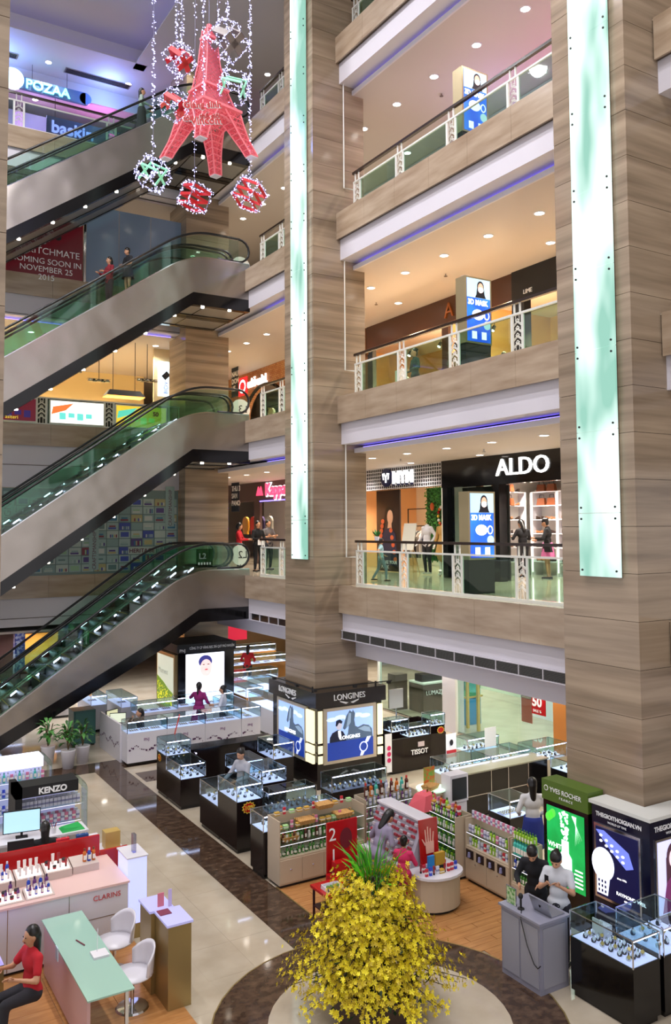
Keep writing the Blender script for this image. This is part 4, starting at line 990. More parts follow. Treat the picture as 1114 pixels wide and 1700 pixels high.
for cx_, zz in ((10.18, 6.45), (7.6, 5.05), (4.95, 6.2)):
    MB().box(cx_-.2, cx_+.12, YB-.02, YB-.012, zz-.12, zz+1.25, pm[0]).ob('print_strip', bw)
    text('CRAFTSMANSHIP' if cx_ > 5 else 'DESIGN', .17 if cx_ > 5 else .3, maro, bw, (cx_+.03, YB-.022, zz-.1), '-y90', .002, wide=.95)
MB().box(8.7, 9.65, YB-.02, YB-.012, 5.42, 5.66, pm[3]).ob('print_strip', bw); text('HERITAGE', .19, maro, bw, (8.73, YB-.024, 5.47), '-y', .002, bold=.004)
# second gallery: lightboxes fixed along the railing, food hall behind
railing('white railing of the second gallery behind the escalators, with lightbox adverts', L3, 'x', YB+.06, [.2, 2.15, 4.1, 5.73, 7.9], 10.5, hand=False)
lb = [(6.1, 7.85, 'wide lightbox advert with orange and white splashes', [('f8f8f0', 1.6), ('ff7a3a', .9), ('6adcd0', 1)]), (8.22, 10.0, 'lightbox advert in yellow and turquoise, right of the orange one', [('e8c83a', .9), ('58c8b0', 1), ('a8e070', 1)]), (4.45, 5.7, 'dark red lightbox advert at the left edge', [('6a1428', .5), ('e0c040', .6), ('30206a', .5)])]
for x0, x1, lab, cs in lb:
    t = thing('lightbox', lab, 'lightbox', ((x0+x1)/2, YB-.02, L3+.05))
    MB().box(x0, x1, YB-.05, YB+.02, L3+.06, L3+.82, wmetal).ob('frame', t)
    MB().box(x0+.03, x1-.03, YB-.056, YB-.05, L3+.09, L3+.79, glow('lb_'+cs[0][0], *cs[0])).ob('face', t)
    m = MB(); m.prism([(x0+.05, L3+.35), (x0+.5, L3+.5), (x0+.75, L3+.74), (x0+.1, L3+.6)], 'y', YB-.06, YB-.057, glow('lb_'+cs[1][0], *cs[1])); m.ob('print_splash', t)
    m = MB()
    for k in range(4): m.box(x0+.3+.28*k, x0+.5+.28*k, YB-.062, YB-.057, L3+.2+.07*(k % 2), L3+.42, glow('lb_'+cs[2][0], *cs[2])) if x0+.5+.28*k < x1 else None
    m.ob('print_blocks', t)
    if x0 > 8: text('50', .2, red, t, (x1-.5, YB-.063, L3+.5), '-y', .002, bold=.01)
    if x0 < 5: text('asiteri', .16, glow('lb_yel', 'e8d040', .8), t, (x0+.3, YB-.063, L3+.14), '-y', .002)
S('wall_back_2', MB().box(-3, 12, 36, 36.1, L3, 13.1, mat('hall_cream', 'e0c890', .6)).box(10.4, 11.3, 30.06, 30.16, L3, 13.0, mat('hall_cream2', 'cfb98e', .6)))
one('advert_lightbox', 'tall narrow blue and white lightbox beside the far column', 'lightbox', MB().box(10.55, 11.1, 29.95, 30.05, 11.2, 12.5, glow('advert_pale2', 'd8f0ff', 1.5)))
al = bpy.data.objects['advert_lightbox']
m = MB(); m.prism([(10.65, 11.95), (10.85, 12.15), (11.0, 12.0), (10.8, 11.8)], 'y', 29.93, 29.948, blackm); m.ob('print_logo', al); text('BIDV', .22, mat('print_royal', '2038b8', .5), al, (10.9, 29.94, 11.28), '-y90', .003)
one('counter_wall', 'black counter front behind the railing of the second gallery', 'counter', MB().box(5.3, 10.4, 28.6, 28.7, L3, L3+1.05, blackm))
lp = thing('pendant_lamp', 'black trapezoid pendant lamp with a glowing edge hanging in the food hall', 'pendant lamp', (9.1, 29.5, 10.95))
MB().hexa([(8.4, 29.2, 10.98), (9.8, 29.2, 10.98), (9.8, 29.8, 10.98), (8.4, 29.8, 10.98), (8.55, 29.35, 11.2), (9.65, 29.35, 11.2), (9.65, 29.65, 11.2), (8.55, 29.65, 11.2)], blackm).ob('shade', lp)
MB().box(8.42, 9.78, 29.22, 29.78, 10.95, 10.98, glow('lamp_amber', 'ffb050', 3)).ob('glow_edge', lp)
for x in (8.7, 9.5): MB().cone((x, 29.5, 11.2), (x, 29.5, 13.0), .012, .012, blackm, 6).ob('cord', lp)
for i, (x, z) in enumerate(((8.2, 11.45), (9.95, 11.6), (7.2, 11.7))):
    gl = thing('pendant_cluster', '%s hanging wire tray lamp in the food hall' % ['left', 'right', 'leftmost small'][i], 'pendant lamp', (x, 29.5, z))
    for k in range(5): MB().lathe([(.09, 0), (.11, .05), (.03, .09)], (x-.3+.15*k, 29.5+.08*(k % 2), z), steel, 10).ob('bowl', gl)
    MB().box(x-.4, x+.4, 29.45, 29.6, z+.09, z+.1, steel).ob('tray', gl); MB().cone((x, 29.5, z+.1), (x, 29.5, 13), .012, .012, blackm, 6).ob('cord', gl)
for x in (2, 5, 8, 10): spot((x, 30.5, 12.8), 450, 150, (1, .84, .55)); spot((x, 33.5, 12.8), 450, 150, (1, .84, .55))
# third gallery: red hoarding and glazed wall
t = thing('hoarding', 'dark red shop hoarding reading KITCHMATE COMING SOON IN NOVEMBER', 'hoarding', (5.6, YB, L4+.02))
MB().box(2.5, 7.1, YB+.0, YB+.06, L4+.02, 17.0, mat('hoarding_red', '7a1424', .3)).ob('board', t)
text('KITCHMATE', .3, wletter, t, (5.35, YB-.004, L4+.72), '-y', .003, align='LEFT')
text('COMING SOON IN\nNOVEMBER 25\n2015', .26, wletter, t, (5.95, YB-.004, L4+.4), '-y', .003, align='CENTER')
MB().cone((6.3, YB-.004, L4+1.35), (6.3, YB, L4+1.35), .11, .11, blackm, 16).ob('logo_dot', t)
t = thing('glazed_wall', 'blue grey glazed shop front behind the third escalator', 'glass wall', (9, YB, L4+.02))
gb = mat('glazing_blue', '7d90a8', .12)
for i in range(3): MB().box(7.22+i*1.1, 7.22+(i+1)*1.1-.02, YB+.02, YB+.05, L4+.02, 17.0, gb).ob('pane', t)
for x in (7.13, 10.5): MB().box(x, x+.07, YB-.01, YB+.06, L4, 17.0, chrome).ob('mullion', t)
# top gallery
S('wall_back_3', MB().box(-3, 12, 32.5, 32.6, L5, 22.0, mat('wall_lilac', 'b9a9bd', .6)))
t = thing('round_sign', 'hanging blue sign with a round badge and turquoise letters POZAA', 'shop sign', (6.3, 30, 21.6))
m = MB(); m.box(5.2, 7.75, 30, 30.12, 21.62, 22.05, mat('sign_blue', '5a78a8', .4)); m.cone((7.75, 30, 21.835), (7.75, 30.12, 21.835), .215, .215, MC['sign_blue'], 20); m.ob('board', t)
MB().cone((5.25, 29.96, 21.9), (5.25, 30.1, 21.9), .36, .36, glow('badge_glow', 'd8fff8', 2), 24).ob('badge', t)
text('POZAA', .46, glow('letters_turq', '8af0e8', 1.8), t, (5.66, 29.98, 21.68), '-y', .03, bold=.008)
for x in (5.9, 7.1): MB().cone((x, 30.06, 22.05), (x, 30.06, 22.6), .008, .008, blackm, 5).ob('hanger', t)
t = thing('round_sign', 'violet shop letters reading baskin with a pink emblem on the top gallery', 'shop sign', (8, 31, 20.6))
text('baskin', .62, glow('letters_lilac', 'a8a0ff', 1.6), t, (6.75, 30.9, 20.75), '-y', .03, bold=.01)
for x in (6.9, 9.9): MB().cone((x, 30.98, 21.3), (x, 30.98, 22.6), .01, .01, blackm, 5).ob('hanger', t)
MB().box(8.9, 9.5, 30.9, 30.95, 20.7, 21.2, glow('emblem_pink', 'ff50b0', 1.5)).ob('emblem', t); MB().box(6.6, 10.2, 30.96, 31.0, 20.55, 21.35, mat('sign_back', '4a4a78', .5)).ob('board', t)
for x, c, e in ((4.5, (.15, .3, 1), 700), (8.5, (.2, .35, 1), 500), (8.9, (1, .25, .9), 420), (6.5, (.6, .35, 1), 300)):
    l = bpy.data.lights.new('coloured_wash', 'POINT'); l.energy = e*.22; l.color = c; l.shadow_soft_size = .2; o = bpy.data.objects.new('coloured_wash', l); o.location = (x, 29.6 if e > 450 else 31.6, 22.0 if e > 450 else 21.6); C.objects.link(o)
person('woman in a pale green top and long dark skirt riding the highest escalator', (8.0, YE+.6, L5-.93), 1.2, 1.5, '8a9a90', '1d1d22', legs='skirt', hem=.15, sleeve='long', hair='long', lh=(-.2, -.25, 1.0), rh=(.2, -.25, 1.0))
person('woman in a black dress holding white papers on the third escalator', (7.62, YE+.6, L4-1.2), -1.3, 1.45, '17181e', '17181e', legs='skirt', hem=.62, sleeve='short', hair='bun', lh=(-.12, -.28, .95), rh=(.16, -.28, .98), nod=.2)
person('person in a dark red jacket just behind the woman in the black dress', (7.15, YE+.9, L4-1.52), -1.3, 1.5, '8a2430', '33222a', hair='long', lh=(-.15, -.3, 1.1), rh=(.15, -.3, 1.1))
# ================================================================== GROUND FLOOR STALLS
def case(label, x0, x1, y0, y1, zd, z1, body, deck=None, grp=None, z0=0, led=True, gm=None, name='display_case', top=True, kick=True):
    """counter body up to zd, deck (glowing by default), glass box from zd to z1 with thin metal edges"""
    t = thing(name, label, 'display case', ((x0+x1)/2, (y0+y1)/2, z0), group=grp); gm = gm or gcase
    if kick and z0 == 0: MB().box(x0+.03, x1-.03, y0+.03, y1-.03, 0, .08, black).ob('plinth', t)
    MB().box(x0, x1, y0, y1, z0+(.08 if kick and z0 == 0 else 0), zd, body).ob('body', t)
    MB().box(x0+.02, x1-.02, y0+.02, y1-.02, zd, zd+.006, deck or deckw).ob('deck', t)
    e = .004
    for a in ((x0, x1, y0, y0+e), (x0, x1, y1-e, y1), (x0, x0+e, y0, y1), (x1-e, x1, y0, y1)): MB().box(*a, zd, z1, gm).ob('glass_side', t)
    if top: MB().box(x0, x1, y0, y1, z1-e, z1, gm).ob('glass_top', t)
    m = MB()
    for x in (x0, x1):
        for y in (y0, y1): m.box(x-.007, x+.007, y-.007, y+.007, zd, z1, chrome)
    for z in (z1,):
        for y in (y0, y1): m.box(x0, x1, y-.006, y+.006, z-.006, z+.006, chrome)
        for x in (x0, x1): m.box(x-.006, x+.006, y0, y1, z-.006, z+.006, chrome)
    m.ob('edge_frame', t)
    if led: MB().box(x0+.03, x1-.03, y0+.012, y0+.026, z1-.03, z1-.012, ledw).ob('light_strip', t)
    return t
deckw = mat('deck_white_glow', 'e2e0ec', .4, em='c8c4ff', es=.6); deckg = mat('deck_grey', '8a88a0', .4)  # white deck emits: the case lighting on it is put into the material
# --- prototypes of the goods
wt = thing('watch', 'x', 'watch', (0, 0, 0))
MB().lathe([(.028, 0), (.034, .02), (.03, .045)], (0, 0, 0), mat('cushion_dark', '22222a', .6), 8).ob('cushion', wt)
MB().tube([(0, -.032+.0, .03), (0, -.04, .055), (0, -.02, .085), (0, .02, .085), (0, .035, .05)], .011, chrome, 5).ob('strap', wt)
MB().cone((0, -.04, .062), (0, -.05, .068), .024, .022, mat('dial_silver', 'dcdce6', .25, .3), 10).ob('dial', wt)
WT = Proto(wt)
wt2 = thing('watch', 'x', 'watch', (0, 0, 0))
MB().lathe([(.03, 0), (.034, .02), (.03, .04)], (0, 0, 0), lacq, 8).ob('cushion', wt2)
MB().tube([(0, -.035, .03), (0, -.042, .055), (0, -.02, .08), (0, .02, .08)], .012, mat('strap_brown', '3a2418', .5), 5).ob('strap', wt2)
MB().cone((0, -.042, .06), (0, -.052, .066), .025, .022, mat('dial_gold', 'c8a860', .25, .6), 10).ob('dial', wt2)
WT2 = Proto(wt2)
jt = thing('jewellery_tray', 'x', 'tray', (0, 0, 0))
MB().box(-.13, .13, -.09, .09, 0, .015, mat('tray_velvet', 'c8c4e0', .6)).ob('pad', jt)
m = MB()
for i in range(4):
    for j in range(3): m.lathe([(.014, .015), (.016, .022), (.008, .03)], (-.09+.06*i, -.055+.055*j, 0), mat('ring_gold', 'd0b070', .25, .8), 6)
m.ob('ring', jt, kind='stuff')
JT = Proto(jt)
def bottle(name, col, cap, h=.16, r=.024, neck=.3, cat='bottle', glassy=False, capc=None):
    b = thing(name, 'x', cat, (0, 0, 0)); m_ = mat('pack_'+col, col, .25)
    MB().lathe([(r*.96, 0), (r, .01), (r, h*(1-neck)), (r*.45, h*(1-neck)+.02), (r*.42, h*.92)], (0, 0, 0), m_, 8).ob('bottle_body', b)
    MB().lathe([(r*.55, h*.84), (r*.55, h), (r*.4, h+.003)], (0, 0, 0), mat('cap_'+cap, cap, .35), 8).ob('cap', b)
    MB().box(-r*.7, r*.7, -r-.002, -r+.004, h*.15, h*.5, mat('label_paper', 'e8e4d8', .6)).ob('paper_label', b)
    return Proto(b)
def carton(name, col, sx=.05, sy=.03, sz=.12, band_=None, cat='box'):
    b = thing(name, 'x', cat, (0, 0, 0)); MB().box(-sx/2, sx/2, -sy/2, sy/2, 0, sz, mat('carton_'+col, col, .5)).ob('carton', b)
    MB().box(-sx/2-.001, sx/2+.001, -sy/2-.001, sy/2+.001, sz*.35, sz*.6, mat('carton_'+(band_ or 'e8e4dc'), band_ or 'e8e4dc', .5)).ob('band', b); return Proto(b)
def jar(name, col, lid, r=.032, h=.05):
    b = thing(name, 'x', 'jar', (0, 0, 0)); MB().lathe([(r*.9, 0), (r, .006), (r, h*.65)], (0, 0, 0), mat('pack_'+col, col, .25), 9).ob('pot', b); MB().lathe([(r*1.03, h*.62), (r*1.03, h), (r*.9, h+.004)], (0, 0, 0), mat('cap_'+lid, lid, .35), 9).ob('lid', b); return Proto(b)
def tubep(name, col, cap):
    b = thing(name, 'x', 'tube', (0, 0, 0)); MB().lathe([(.018, .03), (.018, .05), (.02, .1), (.022, .14)], (0, 0, 0), mat('pack_'+col, col, .3), 8, 1, .5).ob('tube_body', b); MB().lathe([(.018, 0), (.017, .03)], (0, 0, 0), mat('cap_'+cap, cap, .3), 8).ob('cap', b); return Proto(b)
B_green = bottle('bottle', '4a8a3a', '1f3a20'); B_lime = bottle('bottle', '9ac83a', '2f6a2a'); B_teal = bottle('bottle', '4ab8a8', '2a8a80'); B_amber = bottle('bottle', 'c86a20', '6a3a18')
B_white = bottle('bottle', 'd8d4cc', '4a8a3a'); B_brown = bottle('bottle', '5a2a20', 'c83a30', .17); B_blue = bottle('bottle', '2a48b0', 'd0d0e0'); B_purple = bottle('bottle', '6a3a78', '3a2048'); B_clear = bottle('bottle', 'c8ccdc', 'a8a8c0')
J_green = jar('jar', '3a6a38', 'd8d4c0'); J_red = jar('jar', '8a2030', '1f1f22')
C_pink = carton('box', 'd07a9a'); C_white = carton('box', 'd8d8e8', band_='8a8ab0'); C_red = carton('box', 'c83040'); C_gold = carton('box', 'c8a040', .09, .07, .06); C_blue = carton('box', '3048c8', .045, .03, .13, 'c8c8f0'); C_mint = carton('box', 'a8d890', .09, .07, .06)
T_white = tubep('tube', 'e8e4e0', 'c8c8c8'); T_red = tubep('tube', '9a2a30', '2a1a1c')
def row(pr, n, p0, step, label, grp, rz=0, jit=.004, sc=None, tmpl=True):
    for i in range(n):
        p = V(*p0)+V(*step)*i+V(random.uniform(-jit, jit), random.uniform(-jit, jit), 0)
        lb = label if isinstance(label, str) else label[i % len(label)]
        (pr[i % len(pr)] if isinstance(pr, list) else pr).put(tuple(p), rz, '%s %s, from the %s' % (NTH[i], lb, 'near end' if abs(step[1]) > abs(step[0]) else 'left'), grp, sc=sc)
def watches(x0, x1, y0, y1, z, nx, ny, where, rz=0, pr=None, sc=None):
    for i in range(nx):
        for j in range(ny):
            p = (pr or (WT if (i+j) % 3 else WT2)); q = x0+(x1-x0)*(i+.5)/nx, y0+(y1-y0)*(j+.5)/ny
            p.put((q[0], q[1], z), rz+random.uniform(-.25, .25), '%s %s watch from left, %s line, %s' % (NTH[i], 'brown-strapped' if p is WT2 else 'steel', ['front', 'second', 'third', 'fourth', 'fifth', 'sixth'][j], where), 'watches '+where, sc=sc)
def trays(x0, x1, y, z, n, where, rz=0):
    for i in range(n): JT.put((x0+(x1-x0)*(i+.5)/n, y, z), rz, '%s jewellery tray from the left %s' % (NTH[i], where), 'jewellery trays '+where)
def pad(z): return z+.007
# ================= white jewellery island (left, middle distance)
dotm = mat('dot_purple', '4a2048', .5)
def dots(t, ax, line, a0, a1, zc, sgn):
    m = MB(); n = int((a1-a0)/.045)
    for i in range(n):
        s = a0+(i+.5)*(a1-a0)/n; z = zc+.07*math.sin(i*.45)+random.uniform(-.03, .03); r = random.choice((.009, .013, .018, .028))
        P = [(s+r*math.cos(k*math.pi/4), z+r*math.sin(k*math.pi/4)) for k in range(8)]
        m.prism(P, ax, line, line+sgn*.003, dotm)
    m.ob('dot_pattern', t, kind='stuff')
for i, (xa, xb) in enumerate(((7.0, 8.1), (8.1, 9.2), (9.2, 10.3))):
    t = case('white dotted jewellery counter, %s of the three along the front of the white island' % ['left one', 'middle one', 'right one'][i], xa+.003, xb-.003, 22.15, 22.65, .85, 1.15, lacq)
    dots(t, 'y', 22.148, xa+.05, xb-.05, .42, -1)
    text('PNJ', .1, mat('logo_violet', '7a3a78', .5), t, (xa+.45, 22.145, .62), '-y', .002)
    trays(xa+.1, xb-.1, 22.4, pad(.85), 3, 'in the %s front counter of the white island' % ['left', 'middle', 'right'][i])
t = case('white dotted jewellery counter on the right end of the white island', 10.31, 10.9, 22.15, 24.2, .85, 1.15, lacq); dots(t, 'y', 22.148, 10.34, 10.88, .42, -1); text('PNJ', .1, MC['logo_violet'], t, (10.5, 22.145, .62), '-y', .002)
for i in range(5): JT.put((10.6, 22.4+.35*i, pad(.85)), 1.57, '%s jewellery tray from the front in the right end counter of the white island' % NTH[i], 'trays in the right end counter')
t = thing('partition', 'white dotted side partition of the jewellery island', 'partition', (7.0, 23.4, 0)); MB().box(6.97, 7.03, 22.66, 24.6, 0, 1.0, lacq).ob('panel', t); dots(t, 'x', 6.968, 22.7, 24.5, .42, -1)
def monitor(label, x, y, z, rz=0, w=.45, scr='8ab0b8', face=-1):
    t = thing('monitor', label, 'monitor', (x, y, z), rz); W = WL[t.name]; WL[t.name] = (V(0, 0, 0), 0)
    MB().box(-.1, .1, -.07, .07, 0, .012, blackm).ob('foot', t); MB().box(-.02, .02, -.0, .03, .01, .12, blackm).ob('neck', t)
    MB().box(-w/2, w/2, -.012, .02, .08, .08+w*.62, blackm).ob('casing', t); MB().box(-w/2+.015, w/2-.015, -.014, -.012, .095, .065+w*.62, glow('screen_'+scr, scr, .9)).ob('screen', t)
    WL[t.name] = W; return t
one('desk', 'white desk inside the left end of the jewellery island', 'desk', MB().box(7.05, 7.35, 23.0, 24.5, .7, .74, lacq).box(7.05, 7.35, 23.0, 23.03, 0, .7, lacq).box(7.05, 7.35, 24.47, 24.5, 0, .7, lacq))
monitor('left monitor on the white desk of the jewellery island', 7.2, 24.2, .742, .5, scr='c8c8a0'); monitor('right monitor on the white desk of the jewellery island', 7.22, 23.7, .742, -.3, scr='c0c8b0')
person('person in black sitting with a hand to the head in the white island', (7.75, 23.35, -.02), -1.57, 1.6, '141418', '141418', sit=.4, hair='long', lh=(-.1, -.2, 1.4), rh=(.2, -.25, 1.1))
person('woman in a magenta dress with a dark cardigan sleeve, hair tied, in the white island', (9.75, 23.95, 0), 2.3, 1.62, '8a1f68', '8a1f68', legs='skirt', hem=.5, hair='tail', lh=(-.2, -.25, 1.0), rh=(.35, -.38, 1.18))
person('woman in a white blouse with a bun facing the woman in magenta', (10.2, 23.2, 0), -2.2, 1.6, 'c8ccd8', '2a2a34', hair='bun', lh=(-.2, -.32, 1.05), rh=(.2, -.28, 1.0))
# inner counters and wall box
for (x0, x1, y0, y1, l) in ((8.0, 9.3, 24.5, 25.0, 'inner glass counter of the white island, left'), (9.35, 11.2, 24.7, 25.15, 'inner glass counter of the white island, before the portrait lightbox'), (7.9, 8.4, 25.6, 27.2, 'long glass counter behind the white island, left of the meadow lightbox'), (7.2, 7.7, 26.4, 28.0, 'glass counter at the far left behind the safe')):
    case(l, x0, x1, y0, y1, .82, 1.1, lacq); trays(x0+.1, x1-.1, (y0+y1)/2, pad(.82), max(1, int((x1-x0)/.4)), 'in the '+l)
t = thing('advert_kiosk', 'black advertising kiosk with a glowing white portrait and a header of white Vietnamese words', 'advertising kiosk', (10.5, 26, 0))
MB().box(9.6, 11.5, 25.3, 27.0, 0, 2.36, black).ob('body', t); MB().box(9.55, 11.55, 25.25, 27.05, 2.36, 2.62, blackm).ob('header', t)
pw_ = glow('portrait_white', 'f4f4ff', 1.5)
MB().box(9.85, 11.15, 25.28, 25.3, .75, 2.3, pw_).ob('portrait_panel', t)
def dyy(mb, x, z, rx, rz_, y, m, n_=20): return mb.prism([(x+rx*math.cos(2*math.pi*i/n_), z+rz_*math.sin(2*math.pi*i/n_)) for i in range(n_)], 'y', y, y+.003, m)
dyy(MB(), 10.5, 2.04, .23, .2, 25.272, glow('portrait_hair', '3a3a88', .7)).ob('portrait_hair', t); dyy(MB(), 10.52, 1.84, .2, .27, 25.268, glow('portrait_skin', 'f0cfc8', .95)).ob('portrait_face', t)
m = MB(); dyy(m, 10.44, 1.95, .04, .012, 25.264, hairm); dyy(m, 10.6, 1.95, .04, .012, 25.264, hairm); m.ob('portrait_eyes', t); dyy(MB(), 10.53, 1.79, .055, .02, 25.264, glow('portrait_lips', 'd04a5a', .9)).ob('portrait_lips', t)
text('CÔNG TY CP VÀNG BẠC ĐÁ QUÝ PHÚ NHUẬN', .115, wletter, t, (9.95, 25.245, 2.45), '-y', .003, wide=.62); text('PNJ', .13, wletter, t, (9.62, 25.245, 2.39), '-y', .003)
t = thing('lightbox', 'gold-framed lightbox of a green and yellow flower meadow', 'lightbox', (9.5, 26.2, .5))
MB().box(9.5, 9.598, 25.35, 27.0, .5, 2.3, gold).ob('frame', t); MB().box(9.49, 9.5, 25.45, 26.9, .6, 2.2, glow('meadow_sky', 'c8ccb8', .9)).ob('print_sky', t)
m = MB(); m.prism([(25.45, .6), (26.9, .6), (26.9, 1.5), (26.3, 1.35), (25.9, 1.2), (25.45, 1.1)], 'x', 9.482, 9.489, glow('meadow_green', '6a8a20', .8)); m.ob('print_meadow', t)
m = MB()
for i in range(120): y = random.uniform(25.5, 26.85); z = random.uniform(.65, 1.05+.3*(y-25.45)/1.4); r = random.uniform(.015, .035); m.prism([(y+r*math.cos(k*1.05), z+r*math.sin(k*1.05)) for k in range(6)], 'x', 9.476, 9.481, glow('meadow_yellow', 'd8d030', .9))
m.ob('print_flowers', t, kind='stuff'); text('Moment', .26, wletter, t, (9.474, 26.75, 1.62), '-x', .002)
t = thing('safe', 'teal green office safe standing left of the white island', 'safe', (6.6, 25.2, 0)); tl_ = mat('safe_teal', '3a6864', .4)
MB().box(6.3, 6.93, 24.9, 25.5, .05, 1.02, tl_).ob('body', t); MB().box(6.34, 6.89, 24.88, 24.9, .09, .98, tl_).ob('door', t); MB().cone((6.45, 24.85, .6), (6.45, 24.88, .6), .04, .04, chrome, 12).ob('dial', t); MB().box(6.42, 6.48, 24.85, 24.87, .4, .5, chrome).ob('handle', t)
for x in (6.33, 6.86): MB().box(x, x+.05, 24.95, 25.45, 0, .05, blackm).ob('foot', t)
def potplant(label, x, y, s=1, n=60):
    t = thing('potted_plant', label, 'plant', (x, y, 0)); MB().lathe([(.14*s, 0), (.19*s, .45*s), (.2*s, .47*s), (.17*s, .47*s)], (x, y, 0), lacq, 16).ob('pot', t, smooth=True)
    for k in range(3): a = k*2.1; MB().tube([(x, y, .45*s), (x+.07*math.cos(a), y+.07*math.sin(a), .8*s), (x+.12*math.cos(a), y+.12*math.sin(a), 1.05*s)], .014, mat('stem_brown', '5a4a2a', .7), 5).ob('stem', t)
    bl = [mat('leaf_dk', '2a5a24', .45), mat('leaf_md', '4a8a3a', .45)]
    lf = None
    for i in range(n):
        a = random.uniform(0, 6.28); el = random.uniform(-.3, 1.1); L = random.uniform(.22, .38)*s; d = V(math.cos(a)*math.cos(el), math.sin(a)*math.cos(el), math.sin(el)); sd = d.cross(V(0, 0, 1)).normalized()*.05*s
        p = V(x, y, random.uniform(.6, 1.0)*s)+d*.06
        m = MB(); q = p+d*L*.55; e = p+d*L+V(0, 0, -.1*s); m.add([p, q+sd, e, q-sd, q+V(0, 0, -.015)], [(0, 4, 1), (1, 4, 2), (2, 4, 3), (3, 4, 0)], bl[i % 2]); m.ob('leaf', t)
    return t
potplant('leafy green plant in a tall white pot, front one under the lowest escalator', 5.66, 22.9, 1.0); potplant('leafy green plant in a white pot, left behind the front one', 5.3, 23.6, 1.0, 45); potplant('leafy green plant in a white pot, right behind the front one', 6.1, 23.15, 1.0, 45)
# ================= dark watch islands
dk = dkbrown
t = case('dark watch counter at the left front of the far dark island, with a low glass window', 6.95, 7.55, 18.14, 19.05, .66, .98, dk); watches(7.0, 7.5, 18.2, 19.0, pad(.66), 3, 4, 'in the low window of the far dark island', -1.2)
t = case('dark watch counter corner with a raised glass box, far dark island', 6.95, 7.55, 19.06, 19.7, .97, 1.3, dk); watches(7.0, 7.5, 19.1, 19.65, pad(.97), 4, 3, 'in the raised glass box of the far dark island', -.5)
t = thing('counter', 'long dark glossy counter forming the back of the far dark island', 'counter', (8.7, 19.4, 0)); MB().box(7.56, 9.9, 19.25, 19.7, .06, .97, dk).ob('body', t); MB().box(7.56, 9.9, 19.2, 19.72, .97, 1.0, black).ob('top', t); MB().box(7.6, 9.86, 19.3, 19.66, 0, .06, black).ob('plinth', t)
for i in range(2): MB().cone((7.75+.1*i, 19.19, .9-.2*i), (7.75+.1*i, 19.22, .9-.2*i), .012, .012, ledw, 8).ob('lock', t)
case('glass-topped watch counter in the middle of the far dark island, back half', 8.15, 8.75, 17.6, 18.4, .72, 1.0, dk); watches(8.2, 8.7, 17.65, 18.35, pad(.72), 2, 3, 'in the back middle counter', -.9)
case('glass-topped watch counter in the middle of the far dark island, front half', 8.25, 8.85, 16.7, 17.58, .72, 1.0, dk); watches(8.3, 8.8, 16.8, 17.5, pad(.72), 3, 3, 'in the front middle counter', -.9)
case('glass watch counter behind the middle counters, next to the wrapped column', 9.35, 9.9, 18.3, 19.15, .72, 1.08, dk); watches(9.4, 9.85, 18.4, 19.1, pad(.72), 2, 3, 'beside the wrapped column', -.9)
t = case('near dark watch counter with a low lit window, back half', 6.95, 7.5, 16.05, 17.0, .64, .97, dk); watches(7.0, 7.45, 16.1, 16.95, pad(.64), 3, 3, 'in the low window of the near dark island', -1.2)
t = case('near dark watch counter with a raised glass box and a red discount badge', 6.95, 7.5, 15.15, 16.04, .97, 1.28, dk); watches(7.0, 7.45, 15.25, 15.95, pad(.97), 3, 3, 'in the raised box above the discount badge', -.4)
def burst(name, label, x, y, z, face, s, parent=None):
    t = thing(name, label, 'price badge', (x, y, z)); m = MB(); P = [(math.cos(i*math.pi/12)*(s if i % 2 else s*.78)*1.25, math.sin(i*math.pi/12)*(s if i % 2 else s*.78)) for i in range(24)]
    if face == '-y': m.prism([(x+a, z+b) for a, b in P], 'y', y-.006, y, yellow); m.ob('starburst', t); MB().prism([(x+a*.84, z+b*.8) for a, b in P], 'y', y-.009, y-.006, red).ob('red_patch', t)
    else: m.prism([(y+a, z+b) for a, b in P], 'x', x-.006, x, yellow); m.ob('starburst', t); MB().prism([(y+a*.84, z+b*.8) for a, b in P], 'x', x-.009, x-.006, red).ob('red_patch', t)
    return t
t = burst('discount_badge', 'red and yellow starburst badge reading -10% on the near dark counter', 7.2, 15.148, .84, '-y', .12); text('-10%', .12, yellow, t, (7.07, 15.137, .8), '-y', .002, bold=.004)
t = burst('discount_badge', 'small red starburst badge on the side of the far dark counter corner', 6.948, 19.5, .85, '-x', .09); text('-5%', .08, yellow, t, (6.936, 19.58, .82), '-x', .002)
t = case('low lit watch window along the right wing of the near dark island', 7.52, 8.6, 14.95, 15.4, .72, 1.1, dk, deck=deckg); watches(7.56, 8.56, 15.0, 15.35, pad(.72), 8, 2, 'in the right wing of the near dark island')
t = case('black framed case with a row of watches in front of the wrapped column', 9.0, 10.35, 15.0, 15.45, .85, 1.18, dk, deck=deckg); watches(9.05, 10.3, 15.05, 15.4, pad(.85), 10, 2, 'in the black case before the wrapped column')
case('low glass table between the two rows of watches', 8.62, 8.98, 14.7, 15.2, .7, .8, dk)
case('black glass-topped case behind the left end of the cosmetics shelf', 6.86, 7.95, 13.82, 14.35, .82, 1.1, dk); watches(6.95, 7.9, 13.9, 14.3, pad(.82), 5, 2, 'behind the left end of the cosmetics shelf')
person('saleswoman in a pale grey uniform with a bun inside the dark islands', (7.72, 16.55, 0), -1.2, 1.58, 'a8a8b0', '33343c', hair='bun', lh=(-.25, -.3, 1.0), rh=(.1, -.3, 1.02), nod=.25)
one('card', 'tall red and white price card standing on the far dark counter', 'card', MB().hexa([(7.35, 19.6, 1.31), (7.37, 19.6, 1.31), (7.42, 19.75, 1.31), (7.4, 19.75, 1.31), (7.47, 19.6, 1.75), (7.49, 19.6, 1.75), (7.54, 19.75, 1.75), (7.52, 19.75, 1.75)], mat('card_red', 'c84838', .5)))
